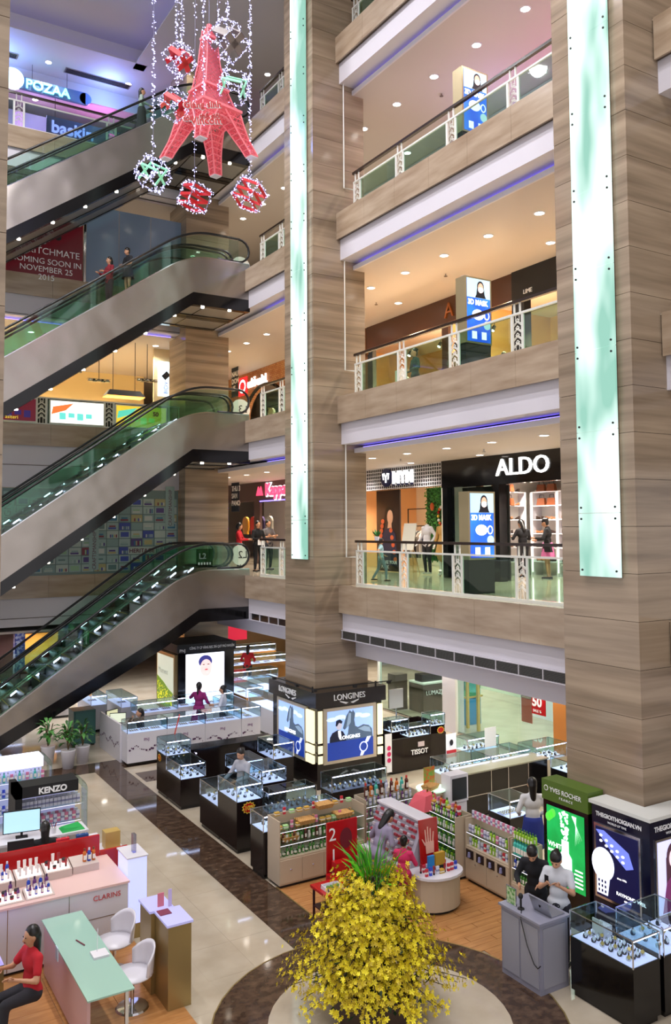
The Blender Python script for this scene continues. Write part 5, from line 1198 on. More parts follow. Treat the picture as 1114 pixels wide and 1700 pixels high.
# --- wrapped column: dark box with four lightboxes
t = thing('column_kiosk', 'dark brown advertising box around the middle column with steel-blue watch posters and the word LONGINES', 'advertising kiosk', (11.2, 19, 0))
bx_ = (10.2, 12.15, 17.7, 20.1)
m = MB(); m.box(10.24, 12.1, 17.74, 18.24, 0, 1.94, dk).box(10.24, 10.46, 18.24, 20.05, 0, 1.94, dk).box(12.08, 12.12, 18.24, 20.05, 0, 1.94, dk).box(10.46, 12.1, 19.88, 20.05, 0, 1.94, dk); m.ob('body', t)
m = MB(); m.box(10.16, 12.19, 17.66, 18.24, 1.94, 2.3, dk).box(10.16, 10.46, 18.24, 20.14, 1.94, 2.3, dk).box(12.08, 12.19, 18.24, 20.14, 1.94, 2.3, dk).box(10.46, 12.1, 19.88, 20.14, 1.94, 2.3, dk); m.ob('header', t)
cf = mat('frame_champagne', 'cbbfa8', .3, .3)
m = MB(); m.box(10.4, 11.92, 17.7, 17.74, .57, 1.9, cf); m.ob('poster_frame', t); m = MB(); m.box(10.2, 10.24, 18.2, 19.75, .57, 1.9, cf); m.ob('poster_frame', t)
def lpost(face, a0, a1, t):
    def q(mb, s0, s1, z0, z1, m, d): 
        return mb.box(a0+(a1-a0)*s0, a0+(a1-a0)*s1, 17.7-d-.003, 17.7-d, z0, z1, m) if face == 'y' else mb.box(10.2-d-.003, 10.2-d, a0+(a1-a0)*s0, a0+(a1-a0)*s1, z0, z1, m)
    def pr(mb, P, m, d):
        PP = [(a0+(a1-a0)*s, z) for s, z in P]; return mb.prism(PP, 'y' if face == 'y' else 'x', (17.7 if face == 'y' else 10.2)-d-.003, (17.7 if face == 'y' else 10.2)-d, m)
    q(MB(), 0, 1, .65, 1.82, glow('poster_sky', '9ab8e8', .85), .001).ob('print_sky', t)
    q(MB(), 0, 1, .65, 1.08, glow('poster_navy', '1a3890', .7), .005).ob('print_navy', t)
    hg = glow('poster_horse', '4a5c72', .7); hg2 = glow('poster_horse_light', '7f95ac', .8)
    for k in range(5): pr(MB(), [(.1+.18*k+.12*math.cos(q), 1.62+.04*(k % 2)+.05*math.sin(q)) for q in [math.pi*u/5 for u in range(10)]], glow('poster_cloud', 'c8dcf4', .95), .004).ob('print_cloud', t)
    pr(MB(), [(.36, 1.08), (.99, 1.08), (.97, 1.28), (.9, 1.37), (.78, 1.41), (.66, 1.36), (.6, 1.4), (.58, 1.55), (.6, 1.7), (.55, 1.8), (.53, 1.74), (.48, 1.8), (.45, 1.74), (.4, 1.66), (.36, 1.5), (.33, 1.38), (.37, 1.34), (.42, 1.4), (.46, 1.42), (.44, 1.25)], hg, .006).ob('print_horse', t)
    pr(MB(), [(.46, 1.73), (.51, 1.72), (.5, 1.5), (.44, 1.4), (.4, 1.38), (.42, 1.5)], hg2, .008).ob('print_blaze', t)
    pr(MB(), [(.66, 1.32), (.8, 1.37), (.92, 1.32), (.95, 1.2), (.8, 1.24)], hg2, .008).ob('print_flank', t)
    if face == 'y':
        pr(MB(), [(.04, 1.08), (.4, 1.08), (.38, 1.2), (.33, 1.31), (.22, 1.36), (.1, 1.3), (.05, 1.2)], glow('poster_suit', '141c34', .5), .009).ob('print_suit', t)
        pr(MB(), [(.22, 1.34), (.28, 1.34), (.3, 1.16), (.26, 1.12), (.23, 1.2)], glow('poster_shirt', 'd8e0f0', .9), .011).ob('print_shirt', t)
        pr(MB(), [(.245+.065*math.cos(q), 1.46+.1*math.sin(q)) for q in [math.pi*u/7 for u in range(14)]], glow('poster_face', 'b8b4c0', .8), .012).ob('print_face', t)
        pr(MB(), [(.17, 1.46), (.18, 1.58), (.26, 1.61), (.32, 1.55), (.3, 1.5), (.24, 1.53), (.2, 1.45)], MC['poster_suit'], .015).ob('print_hair', t)
    m = MB(); c = (.78, .87)
    W = a1-a0
    pr(m, [(c[0]+.1*math.cos(k*.524)/abs(W)*1.25, c[1]+.13*math.sin(k*.524)) for k in range(12)], glow('poster_watch', 'c8d0e8', .9), .009)
    pr(m, [(.7, .66), (.76, .66), (.82, .78), (.74, .8)], MC['poster_watch'], .009); pr(m, [(.8, .95), (.88, .97), (.95, 1.1), (.86, 1.1)], MC['poster_watch'], .009); m.ob('print_watch', t)
    m = MB(); pr(m, [(c[0]+.075*math.cos(k*.524)/abs(W)*1.25, c[1]+.1*math.sin(k*.524)) for k in range(12)], MC['poster_navy'], .012); m.ob('print_dial', t)
lpost('y', 10.5, 11.82, t); lpost('x', 19.65, 18.3, t)
text('LONGINES', .2, wletter, t, (10.65, 17.65, 2.08), '-y', .01, wide=.95); text('LONGINES', .2, wletter, t, (10.15, 19.55, 2.08), '-x', .01, wide=.95)
text('LONGINES', .12, scrw, t, (10.85, 17.685, 1.12), '-y', .002); text('LONGINES', .12, scrw, t, (10.185, 19.3, 1.12), '-x', .002)
for xx, yy in ((11.1, 17.64),): 
    m = MB(); 
    for s in (-1, 1): m.prism([(xx+s*.03, 2.0), (xx+s*.28, 2.06), (xx+s*.26, 2.03), (xx+s*.1, 1.97)], 'y', yy, yy+.01, wletter)
    m.ob('winged_mark', t)
m = MB()
for s in (-1, 1): m.prism([(18.9+s*.03, 2.0), (18.9+s*.28, 2.06), (18.9+s*.26, 2.03), (18.9+s*.1, 1.97)], 'x', 10.14, 10.15, wletter)
m.ob('winged_mark', t)
nich = glow('niche_warm', 'e8dcb0', 1.3)
m = MB(); m.box(10.15, 10.2, 17.78, 18.14, 1.1, 1.86, nich).box(10.24, 10.36, 17.69, 17.7, 1.1, 1.86, nich); m.ob('corner_light', t)
for z in (.62, .86): MB().box(10.14, 10.2, 17.78, 18.14, z, z+.18, nich).box(10.24, 10.36, 17.68, 17.7, z, z+.18, nich).ob('corner_niche', t)
for z in (.62, .86, 1.1): MB().box(11.95, 12.1, 17.68, 17.7, z, z+(.18 if z < 1 else .76), nich).ob('corner_niche', t)
fr_ = thing('light_rail', 'black rail with clip spotlights on top of the wrapped column kiosk', 'light rail', (11, 18, 2.3))
MB().tube([(10.05, 19.9, 2.42), (10.05, 17.55, 2.42), (12.3, 17.55, 2.42)], .015, blackm, 5).ob('rail', fr_)
for x, y in ((10.05, 19.6), (10.05, 18.4), (10.1, 17.6), (11.2, 17.55), (12.2, 17.55)): MB().box(x-.04, x+.04, y-.04, y+.04, 2.36, 2.42, blackm).ob('spot_head', fr_)
MB().box(10.2, 10.23, 17.9, 17.93, 2.3, 2.42, blackm).box(11.9, 11.93, 17.7, 17.73, 2.3, 2.42, blackm).ob('bracket', fr_)
# --- watch island on the right of the kiosk
t = thing('counter', 'black square watch island with white letters TISSOT', 'counter', (13.2, 18.3, 0))
MB().box(12.45, 14.2, 17.8, 17.85, .05, .86, dk).box(12.45, 12.5, 17.85, 19.0, .05, 1.05, dk).box(14.15, 14.2, 17.85, 19.0, .05, 1.05, dk).box(12.5, 14.15, 18.95, 19.0, .05, 1.05, dk).box(12.5, 13.95, 17.85, 18.1, .05, .8, dk).ob('body', t)
MB().box(12.5, 14.15, 17.85, 18.95, 0, .05, black).ob('plinth', t)
text('TISSOT', .17, wletter, t, (13.05, 17.79, .42), '-y', .004, bold=.004); MB().box(13.27, 13.47, 17.78, 17.79, .6, .72, mat('logo_silver', 'c8b8b8', .4)).ob('logo', t)
for i, (a, b_, z) in enumerate(((12.46, 13.0, 1.05), (13.01, 13.7, .86), (13.71, 14.19, 1.05))):
    case('%s glass case on top of the black square island' % ['left raised', 'middle lower', 'right raised'][i], a, b_, 17.82, 18.2, z+.001, z+.3 if i != 1 else 1.12, dk, z0=z-.0, grp=None); watches(a+.04, b_-.04, 17.87, 18.17, pad(z), 5, 2, 'in the %s case of the black square island' % ['left', 'middle', 'right'][i])
one('sign_board', 'blank white square board on a stem above the black square island', 'sign', MB().box(12.95, 13.4, 18.6, 18.62, 1.45, 1.95, wmetal).box(13.16, 13.19, 18.6, 18.62, 1.05, 1.45, chrome))
t = burst('discount_badge', 'orange and red badge on the right corner of the black square island', 14.02, 17.795, .93, '-y', .1)
one('poster_stand', 'narrow white poster with pink blossoms between the kiosk and the black island', 'poster', MB().box(12.22, 12.42, 17.75, 17.77, .1, 1.05, wletter)); ps_ = bpy.data.objects['poster_stand']
m = MB()
for z in (.55, .7, .4): dyy(m, 12.33, z, .06, .06, 17.74, pinkm, 10)
m.ob('print_blossom', ps_)
# --- long cream jewellery case and black counter
t = case('long cream counter with a glass box of jewellery, right of the black island', 11.9, 13.1, 14.8, 15.5, .75, 1.05, mat('cream_lacquer', 'c8bca4', .35)); watches(12.0, 13.0, 14.9, 15.4, pad(.75), 8, 3, 'in the left half of the cream counter')
t = case('cream counter with a glass box of jewellery, its right half', 13.11, 14.3, 14.8, 15.5, .75, 1.05, MC['cream_lacquer']); watches(13.2, 14.2, 14.9, 15.4, pad(.75), 8, 3, 'in the right half of the cream counter')
t = thing('counter', 'long black glossy counter with pale top in front of the cream counter', 'counter', (13.1, 14.4, 0))
MB().box(11.85, 14.3, 14.25, 14.75, .05, .95, black).ob('body', t); MB().box(11.83, 14.32, 14.22, 14.78, .95, .98, mat('top_olive', '8a8a78', .15)).ob('top', t); MB().box(11.9, 14.25, 14.3, 14.7, 0, .05, blackm).ob('plinth', t)
for x in (12.6, 13.1, 13.7): MB().box(x, x+.015, 14.243, 14.25, .1, .95, chrome).ob('trim', t)
MB().box(11.85, 14.3, 14.243, 14.25, .47, .485, chrome).ob('trim', t)
case('glass jewellery case on the right, behind the black counter', 14.4, 15.4, 14.7, 15.3, .75, 1.08, MC['cream_lacquer']); watches(14.5, 15.3, 14.8, 15.2, pad(.75), 5, 2, 'in the case behind the black counter')
case('glass jewellery case further back on the right', 13.6, 14.6, 16.2, 16.7, .75, 1.05, MC['cream_lacquer']); watches(13.7, 14.5, 16.3, 16.6, pad(.75), 6, 2, 'in the case further back on the right')
case('glass corner case at the right end of the black counter', 14.35, 15.0, 13.6, 14.2, .75, 1.0, black); watches(14.4, 14.95, 13.7, 14.1, pad(.75), 3, 2, 'in the corner case by the black counter')
one('table_sign', 'small white poster of a watch standing on the cream counter', 'sign', MB().box(12.35, 12.65, 15.48, 15.49, 1.052, 1.5, wletter).box(12.36, 12.64, 15.47, 15.48, 1.06, 1.13, redm)); dyy(MB(), 12.5, 1.3, .05, .07, 15.466, blackm, 12).ob('print_watch', bpy.data.objects['table_sign'])
one('table_sign', 'blank white poster standing further right on the glass cases', 'sign', MB().box(13.5, 13.85, 15.46, 15.47, 1.052, 1.5, wmetal))
case('small black counter with a white lit glass case behind the cosmetics shelves', 11.2, 11.75, 12.15, 12.75, .75, 1.08, black); trays(11.25, 11.7, 12.45, pad(.75), 2, 'in the small black counter')
person('woman in a white blouse and blue skirt with long dark hair, seen from behind', (11.2, 11.55, 0), 2.6, 1.63, 'd4d4d4', '1f2f80', legs='skirt', hem=.45, hair='long', lh=(-.2, -.2, .95), rh=(.2, -.2, .95))
t = thing('photo_box', 'white framed box with a dark photograph on a column behind the cosmetics shelves', 'display box', (10.75, 13.2, 0))
MB().box(10.55, 10.95, 13.1, 13.35, 0, .9, lacq).ob('pedestal', t); MB().box(10.53, 10.97, 13.08, 13.37, .9, 1.42, lacq).ob('frame', t); MB().box(10.57, 10.93, 13.07, 13.08, .95, 1.36, mat('photo_dark', '22221f', .4)).ob('photo', t)
# ================= shops behind glass on the ground floor
wl = thing('shop_glazing', 'clear glass shop front behind the cream counters with white posts', 'glass wall', (16.6, 19, 0))
for a, b_ in ((15.0, 17.6), (17.62, 20.2), (20.95, 22.6), (22.62, 24.4)): MB().box(16.6, 16.615, a, b_, .06, 2.97, gpale).ob('pane', wl)
for y in (20.2, 24.4): MB().box(16.55, 16.68, y, y+.08, 0, 2.97, wmetal).ob('post', wl)
MB().box(16.57, 16.65, 15.0, 24.4, 0, .06, steel).ob('sill', wl)
S('trim_14', MB().box(16.55, 16.9, 20.28, 20.9, 0, 3.0, white))
S('wall_shop_back', MB().box(22.0, 22.1, 12, 28, 0, 3.0, mat('shop_mint', 'cfe0cc', .5)))
t = thing('bench_counter', 'white low counter along the back of the glass-fronted shop', 'counter', (20, 18.5, 0)); MB().box(20.2, 20.8, 16, 21.3, 0, .9, lacq).ob('body', t); MB().box(20.15, 20.85, 15.95, 21.35, .9, .94, wmetal).ob('top', t)
one('lit_panel', 'bright white window panel inside the glass-fronted shop', 'lightbox', MB().box(21.9, 21.95, 17.2, 21.2, 1.3, 2.6, glow('panel_white', 'f4fff0', 1.4)))
t = thing('kiosk_counter', 'blue and gold counter with turquoise glass inside the glass-fronted shop', 'counter', (17.9, 21.3, 0)); MB().box(17.5, 18.1, 20.9, 21.9, 0, .85, mat('counter_blue', '2a88c0', .4)).ob('body', t); MB().box(17.45, 18.15, 20.85, 21.95, .85, .9, mat('counter_gold', 'c8a860', .4)).ob('top', t); MB().box(17.5, 18.1, 20.9, 21.9, .9, 1.6, glass('turq_glass', '8ad8e0')).ob('glass_box', t)
for x, y in ((17.3, 20.6), (17.3, 20.1)): MB().box(x, x+.08, y, y+.08, 0, 1.5, MC['counter_gold']).ob('post', t)
one('shop_door', 'orange wood lit panel at the right end of the glass shop front', 'panel', MB().box(16.5, 16.56, 15.75, 16.2, 0, 2.4, mat('door_orange', 'c07a38', .4)))
t = thing('sale_sign', 'red square sign with a white 50 on the shop glass', 'sign', (16.5, 16.8, 1.0)); MB().box(16.57, 16.598, 16.55, 17.05, 1.2, 1.9, red).ob('board', t); text('50', .36, wletter, t, (16.565, 17.03, 1.42), '-x', .003, bold=.012); text('SALE %', .1, wletter, t, (16.565, 17.0, 1.26), '-x', .003)
one('sale_sign', 'pale red and grey poster just left of the square 50 sign', 'poster', MB().box(16.62, 16.64, 17.1, 17.5, .9, 1.9, mat('poster_coral', 'd86858', .5)).box(16.61, 16.62, 17.1, 17.5, 1.55, 1.9, steel))
t = thing('kiosk_counter', 'dark brown counter with small white letters behind the glass, far right', 'counter', (18.2, 23, 0)); MB().box(17.4, 19.2, 23.0, 23.8, 0, .95, mat('counter_umber', '4a3a30', .4)).ob('body', t); MB().box(17.4, 19.2, 22.98, 23.82, .95, 1.0, wmetal).ob('top', t); text('LUMAZJE', .2, wletter, t, (17.5, 22.97, .6), '-y', .004); MB().box(17.5, 18.4, 23.2, 23.6, 1.0, 1.25, black).ob('display', t)
one('floor_panel', 'brown wooden column box beside the far ground floor glass', 'box', MB().box(16.9, 17.4, 23.9, 24.35, 0, 1.2, mat('counter_umber', '4a3a30', .4)))
for y in (16.5, 18.5, 21, 23): spot((18.4, y, 2.95), 260, 140, (.95, 1, .92))
for i, (x, y) in enumerate(((17.8, 26.5), (20.5, 30), (17.5, 33), (21, 25))): dl(x, y, L2-1.8, '%s added ceiling downlight in the hall behind the glass shop front' % NTH[i], 'added hall downlights', 130)  # downlights added to brighten the dark hall behind the glass
S('wall_hall', MB().box(14, 28, 38, 38.1, 0, 3.0, mat('hall_tan', 'b89468', .6)))
# ================= far counters left of the middle column
for i, (x0, x1, y0, y1) in enumerate(((11.6, 12.3, 21.8, 24.4), (12.8, 13.5, 23.5, 27), (12.0, 14.5, 28.0, 28.6), (13.5, 16.5, 31, 31.6), (14, 17.5, 34, 34.6), (11.8, 12.4, 25.0, 27.0))):
    l = 'bright white glass counter far back, %s' % ['nearest, left of the wrapped column', 'second, further right', 'crosswise, third', 'crosswise in front of the red picture', 'furthest back by the tan front', 'beside the portrait kiosk'][i]
    case(l, x0, x1, y0, y1, .8, 1.1, lacq if i < 3 else mat('counter_tan', 'b07a3a', .4), deck=glow('deck_bright', 'dcdcff', 1.1)); trays(x0+.1, x1-.1, (y0+y1)/2, pad(.8), max(1, int((x1-x0)/.5)), 'in the far counter, '+l.split(', ', 1)[1].replace('crosswise in front of', 'before').replace('nearest, ', ''))  # far decks emit too, their lit look is put into the material
one('wall_picture', 'red wide picture glowing on the far wall left of the middle column', 'lightbox', MB().box(14.2, 15.7, 33.2, 33.25, 1.5, 2.5, glow('picture_red', 'c01838', .9)))
one('blue_pillar', 'dark blue lit pillar panel beside the far red picture', 'panel', MB().box(12.4, 12.9, 30.0, 30.2, 0, 3.0, mat('pillar_blue', '182048', .4)).box(12.91, 13.0, 30.0, 30.2, 0, 3.0, mat('pillar_tan', 'b88a58', .4)))
person('person in a red jacket leaning over the far white counter', (14.4, 30.4, 0), 2.5, 1.62, 'b01828', '222228', hair='long', lh=(-.2, -.3, 1.0), rh=(.2, -.3, 1.0), lean=.2)
# far left shops under the escalator
S('wall_shop_left', MB().box(-2, 9.2, 33, 33.1, 0, 3.0, mat('shop_umber', '3a2420', .4)))
for i, (x, w_) in enumerate(((4.9, .7), (6.4, 1.3), (8.2, .8))):
    t = thing('shop_window', '%s glowing orange shop window under the lowest escalator' % ['left', 'middle', 'right'][i], 'window', (x, 32.9, .6)); MB().box(x, x+w_, 32.9, 32.98, .7, 2.4, glow('window_orange', 'd88a3a', .9)).ob('panel', t); MB().ball((x+w_*.55, 32.8, 1.3), .12, scrw, 8, 6, (1, .6, 1.8)).ob('lamp', t); MB().box(x-.06, x+w_+.06, 32.85, 32.9, 2.4, 2.5, mat('shop_umber', '3a2420', .4)).ob('lintel', t)
for i, (x0, x1, y0, y1) in enumerate(((3.6, 5.2, 29.5, 30.1), (5.8, 7.2, 29.0, 29.6), (3.2, 4.6, 27.3, 27.9), (5.3, 6.6, 30.6, 31.2))):
    l = ['left one near the orange windows', 'right one near the orange windows', 'nearest one under the escalator foot', 'furthest one'][i]
    case('white lit glass counter under the lowest escalator, '+l, x0, x1, y0, y1, .8, 1.1, lacq, deck=MC['deck_bright']); trays(x0+.1, x1-.1, (y0+y1)/2, pad(.8), 3, 'under the lowest escalator, '+l)
one('tiled_pillar', 'blue patterned pillar between the orange shop windows', 'pillar', MB().box(5.95, 6.3, 31.8, 32.1, 0, 3.0, mat('pillar_blue2', '2a3a88', .4, noise=((9, 9, 9), 'a8b0c8', .45, .6))))
# ================================================================== COSMETICS SHOP (wood floor)
def shelf_unit(label, x0, x1, y0, y1, z0, zs, z1, body, front='-y', base=True, gl=True, led=True, sides=True, name='shelf_unit', back=None):
    t = thing(name, label, 'shelf unit', ((x0+x1)/2, (y0+y1)/2, 0))
    if base:
        MB().box(x0, x1, y0, y1, .05, z0, body).ob('cabinet', t); MB().box(x0+.03, x1-.03, y0+.03, y1-.03, 0, .05, blackm).ob('plinth', t)
        L = (x1-x0) if front == '-y' else (y1-y0); n = max(1, round(L/.45))
        for i in range(n):
            if front == '-y': a = x0+L*i/n; d = MB().box(a+.008, a+L/n-.008, y0-.012, y0, .08, z0-.03, body).ob('door', t); MB().ball((a+L/n/2, y0-.02, (z0+.1)/2), .014, chrome, 6, 4).ob('knob', d)
            else: a = y0+L*i/n; d = MB().box(x0-.012, x0, a+.008, a+L/n-.008, .08, z0-.03, body).ob('door', t); MB().ball((x0-.02, a+L/n/2, (z0+.1)/2), .014, chrome, 6, 4).ob('knob', d)
    bk = back or body
    if front == '-y': MB().box(x0, x1, y1-.02, y1, z0, z1, bk).ob('back_panel', t)
    else: MB().box(x1-.02, x1, y0, y1, z0, z1, bk).ob('back_panel', t)
    if sides:
        if front == '-y':
            for x in (x0, x1-.02): MB().box(x, x+.02, y0, y1-.02, z0, z1, body).ob('side_panel', t)
        else:
            for y in (y0, y1-.02): MB().box(x0, x1-.02, y, y+.02, z0, z1, body).ob('side_panel', t)
    for z in zs:
        MB().box(x0+.02, x1-.02, y0+.01, y1-.02, z-.012, z, gpale if gl else body).ob('shelf', t)
        if led: (MB().box(x0+.02, x1-.02, y0+.004, y0+.01, z-.011, z-.003, ledm) if front == '-y' else MB().box(x0+.004, x0+.01, y0+.02, y1-.02, z-.011, z-.003, ledm)).ob('light_strip', t)
    return t
# front-left shelves
t = shelf_unit('beige cosmetics shelf with drawers and three packed shelves, left front of the wood floor', 6.92, 8.7, 13.32, 13.78, .5, (.72, .95), 1.14, beige)
X0, X1 = 6.98, 8.64
row([B_green, J_green, B_green], 22, (X0, 13.42, .5), (.076, 0, 0), 'green capped pot or bottle on the lowest shelf of the left beige unit', 'lowest shelf, left beige unit')
row([J_green], 20, (X0+.03, 13.54, .5), (.08, 0, 0), 'green jar in the second line of the lowest shelf, left beige unit', 'lowest shelf second line, left beige unit')
row([B_green, B_brown, B_white], 22, (X0, 13.45, .722), (.076, 0, 0), 'small bottle standing on the middle shelf of the left beige unit', 'middle shelf, left beige unit')
row([B_green, B_green, B_brown], 20, (X0+.03, 13.6, .722), (.08, 0, 0), 'small bottle in the rear line of the middle shelf, left beige unit', 'middle shelf rear line, left beige unit')
row([C_gold, C_mint, C_pink, C_gold], 13, (X0+.02, 13.48, .952), (.125, 0, 0), 'gift box in a basket tray on the top shelf of the left beige unit', 'top shelf, left beige unit')
row([C_gold, C_red, C_mint, C_gold], 11, (X0+.05, 13.62, 1.15), (.15, 0, 0), 'gift set lying on top of the left beige unit', 'on top of the left beige unit')
bk = thing('basket', 'x', 'basket', (0, 0, 0)); wk = mat('wicker', 'a8783a', .7, noise=((60, 60, 60), 'd0a060', .4, .6))
MB().hexa([(-.14, -.09, 0), (.14, -.09, 0), (.14, .09, 0), (-.14, .09, 0), (-.17, -.12, .08), (.17, -.12, .08), (.17, .12, .08), (-.17, .12, .08)], wk).ob('weave', bk)
for s in (-1, 1): MB().tube([(s*.16, -.04, .07), (s*.18, -.03, .12), (s*.18, .03, .12), (s*.16, .04, .07)], .006, wk, 5).ob('handle', bk)
BK = Proto(bk)
for i, (x, y, z) in enumerate(((7.2, 13.55, .725), (7.95, 13.58, 1.15), (8.3, 13.5, .955), (7.55, 13.55, .955))): BK.put((x, y-.02, z), 0, 'wicker basket, %s on the left beige unit' % ['lower left', 'on the very top', 'right of the middle', 'left of the middle'][i])
t = shelf_unit('beige cosmetics shelf with glass shelves of pale packs, back middle of the wood floor', 8.8, 10.0, 13.45, 13.85, .35, (.58, .82, 1.02), 1.16, beige)
for k, z in enumerate((.35, .582, .822, 1.022)):
    row([[C_mint, B_lime, C_pink], [C_pink, C_white, B_lime], [C_pink, B_purple, C_white], [B_purple, C_white, B_clear]][k], 12, (8.88, 13.55, z), (.093, 0, 0), 'small pale pack on the %s shelf of the back middle unit' % ['lowest', 'second', 'third', 'top'][k], 'packs on the %s shelf, back middle unit' % ['lowest', 'second', 'third', 'top'][k])
row([B_brown, B_amber, B_teal, B_brown, B_clear], 9, (8.9, 13.6, 1.165), (.12, 0, 0), ['dark red bottle standing on top of the back middle unit', 'amber bottle standing on top of the back middle unit', 'teal bottle standing on top of the back middle unit', 'dark red bottle standing on top of the back middle unit', 'clear bottle standing on top of the back middle unit'], 'bottles on top of the back middle unit', sc=1.5)
t = thing('corner_table', 'round-topped cream corner stand with a glowing glass top', 'stand', (10.38, 13.5, 0)); MB().lathe([(.24, 0), (.24, 1.1)], (10.38, 13.5, 0), beige, 20).ob('pedestal', t); MB().lathe([(.3, 1.1), (.3, 1.13)], (10.38, 13.5, 0), glow('top_mint', 'd0f0d8', .8), 24).ob('glass_top', t)
BK.put((10.3, 13.42, 1.135), .4, 'dark basket of small bottles on the round glowing stand'); t = one('table_poster', 'orange and red floral poster on the round glowing stand', 'poster', MB().box(10.28, 10.55, 13.6, 13.61, 1.14, 1.5, mat('poster_floral', 'd8662e', .5, noise=((14, 14, 14), '7ab04a', .4, .6))))
# green bottle wall
t = shelf_unit('bright shelf wall of green bottles along the right side of the wood floor', 9.72, 10.1, 11.95, 13.2, .3, (.55, .8, 1.02), 1.1, beige, '-x')
for k, z in enumerate((.3, .552, .802, 1.022)):
    row([[B_lime, B_green], [B_green, B_white], [B_green, B_lime, B_white], [B_purple, B_green, B_lime]][k], 17, (9.8, 12.02, z), (0, .07, 0), 'green bottle on the %s shelf of the green bottle wall' % ['lowest', 'second', 'third', 'top'][k], '%s shelf of the green bottle wall' % ['lowest', 'second', 'third', 'top'][k], -1.57)
    row([B_green, B_lime], 16, (9.92, 12.05, z), (0, .072, 0), 'green bottle in the rear line of the %s shelf, green bottle wall' % ['lowest', 'second', 'third', 'top'][k], 'rear line %d of the green bottle wall' % k, -1.57)
row([C_red, B_amber, C_pink, C_gold, B_lime], 14, (9.85, 12.0, 1.115), (0, .085, 0), 'colourful pack standing on top of the green bottle wall', 'packs on top of the green bottle wall', sc=1.3)
pc = one('pink_cloth', 'coral pink cloth draped over the end of the green bottle wall', 'cloth', MB().hexa([(9.6, 12.7, 1.0), (9.95, 12.7, 1.0), (9.95, 13.2, 1.0), (9.6, 13.2, 1.0), (9.68, 12.75, 1.26), (9.9, 12.75, 1.3), (9.9, 13.1, 1.27), (9.7, 13.12, 1.22)], mat('cloth_coral', 'e0606a', .8)))
t = shelf_unit('cream glass-shelved unit with niches and cabinets, right side of the wood floor', 9.9, 10.3, 10.78, 11.9, .62, (.85,), 1.08, beige, '-x')
for i in range(4): MB().box(9.885, 9.9, 10.86+.27*i, 11.06+.27*i, .42, .57, mat('niche_dark', '2a1c18', .5)).ob('niche', t); MB().cone((9.87, 10.96+.27*i, .45), (9.87, 10.96+.27*i, .53), .03, .02, C_white.o.children[0].data.materials[0], 8).ob('niche_flask', t)
row([B_lime, C_white, C_red, C_white, B_clear, B_lime], 14, (9.98, 10.84, .622), (0, .078, 0), 'small pack on the lower shelf of the cream unit', 'lower shelf of the cream unit', -1.57)
row([B_lime, B_lime, C_white, C_white, C_pink], 14, (9.98, 10.84, .852), (0, .078, 0), 'small pack on the upper glass shelf of the cream unit', 'upper shelf of the cream unit', -1.57)
row([C_pink, C_white], 18, (10.05, 10.82, 1.085), (0, .06, 0), 'pale tube box standing on top of the cream unit', 'boxes on top of the cream unit', -1.57)
t = shelf_unit('cream unit of teal, blue and green bottles beside the green lightbox', 9.9, 10.14, 10.25, 10.74, .4, (.62, .84), 1.08, beige, '-x')
for k, (z, p) in enumerate(((.4, [B_green]), (.622, [B_blue, B_white]), (.842, [B_teal]), (1.085, [B_lime]))):
    for q in (0, 1): row(p, 7, (9.95+.08*q, 10.29, z), (0, .065, 0), ('front ' if q == 0 else 'rear ')+'%s bottle on the %s level of the narrow unit' % (['dark green', 'blue or white', 'teal', 'lime'][k], ['lowest', 'second', 'third', 'top'][k]), 'narrow unit, %s level' % ['lowest', 'second', 'third', 'top'][k], -1.57)
# gondola with mirror board and red poster
t = thing('makeup_gondola', 'low beige make-up gondola with a rounded front end and tilted racks', 'gondola', (8.75, 12, 0))
P = [(8.4, 12.9), (8.4, 11.35)]+[(8.82-.42*math.cos(a), 11.35-.32*math.sin(a)) for a in [math.pi*i/10 for i in range(1, 10)]]+[(9.24, 11.35), (9.24, 12.9)]
MB().prism(P, 'z', .05, .56, beige).ob('body', t); MB().prism([(8.82+(x-8.82)*.94, 12.1+(y-12.1)*.96) for x, y in P], 'z', 0, .05, blackm).ob('plinth', t)
MB().prism([(8.82+(x-8.82)*1.08, 12.1+(y-12.1)*1.05) for x, y in P], 'z', .56, .6, lacq).ob('top', t)
m = MB().hexa([(8.45, 11.6, .6), (8.95, 11.6, .6), (8.95, 12.9, .6), (8.45, 12.9, .6), (8.75, 11.6, 1.3), (8.95, 11.6, 1.3), (8.95, 12.9, 1.3), (8.75, 12.9, 1.3)], mat('rack_grey', 'a8a4b0', .4)); m.ob('rack', t)
MB().box(8.7, 9.0, 11.58, 12.92, 1.3, 1.33, lacq).ob('rack_top', t)
k = None
for r in range(7):
    for c in range(11):
        z = .68+r*.088; x = 8.45+(z-.6)*.3/.7-.012; y = 11.68+c*.112
        if k is None: k = MB().box(-.02, .012, 0, .085, 0, .04, mat('palette_red', 'a83a48', .4)).ob('makeup_palette', t); k2 = MB().box(-.02, .012, 0, .085, 0, .04, mat('palette_grey', 'c8c0c8', .4)).ob('makeup_palette', t); W_ = WL[t.name][0]; k.data.transform(Matrix.Translation(W_)); k2.data.transform(Matrix.Translation(W_)); k.location = (x-W_.x, y-W_.y, z); k2.location = (x-W_.x, y+.112-W_.y, z); continue
        if r == 0 and c == 1: continue
        dup(k if (r*3+c*2) % 5 < 3 else k2, (x-W_.x, y-W_.y, z), parent=t)
row([T_red, T_white, C_red], 12, (8.95, 11.65, .602), (0, .1, 0), 'lipstick or tube standing on the far side of the gondola', 'tubes on the far side of the gondola')
row([C_red, C_blue, T_red, C_white, C_gold, T_red, C_red], 9, (8.5, 11.2, .602), (.075, 0, 0), 'small pack on the rounded end of the gondola', 'packs on the rounded end of the gondola')
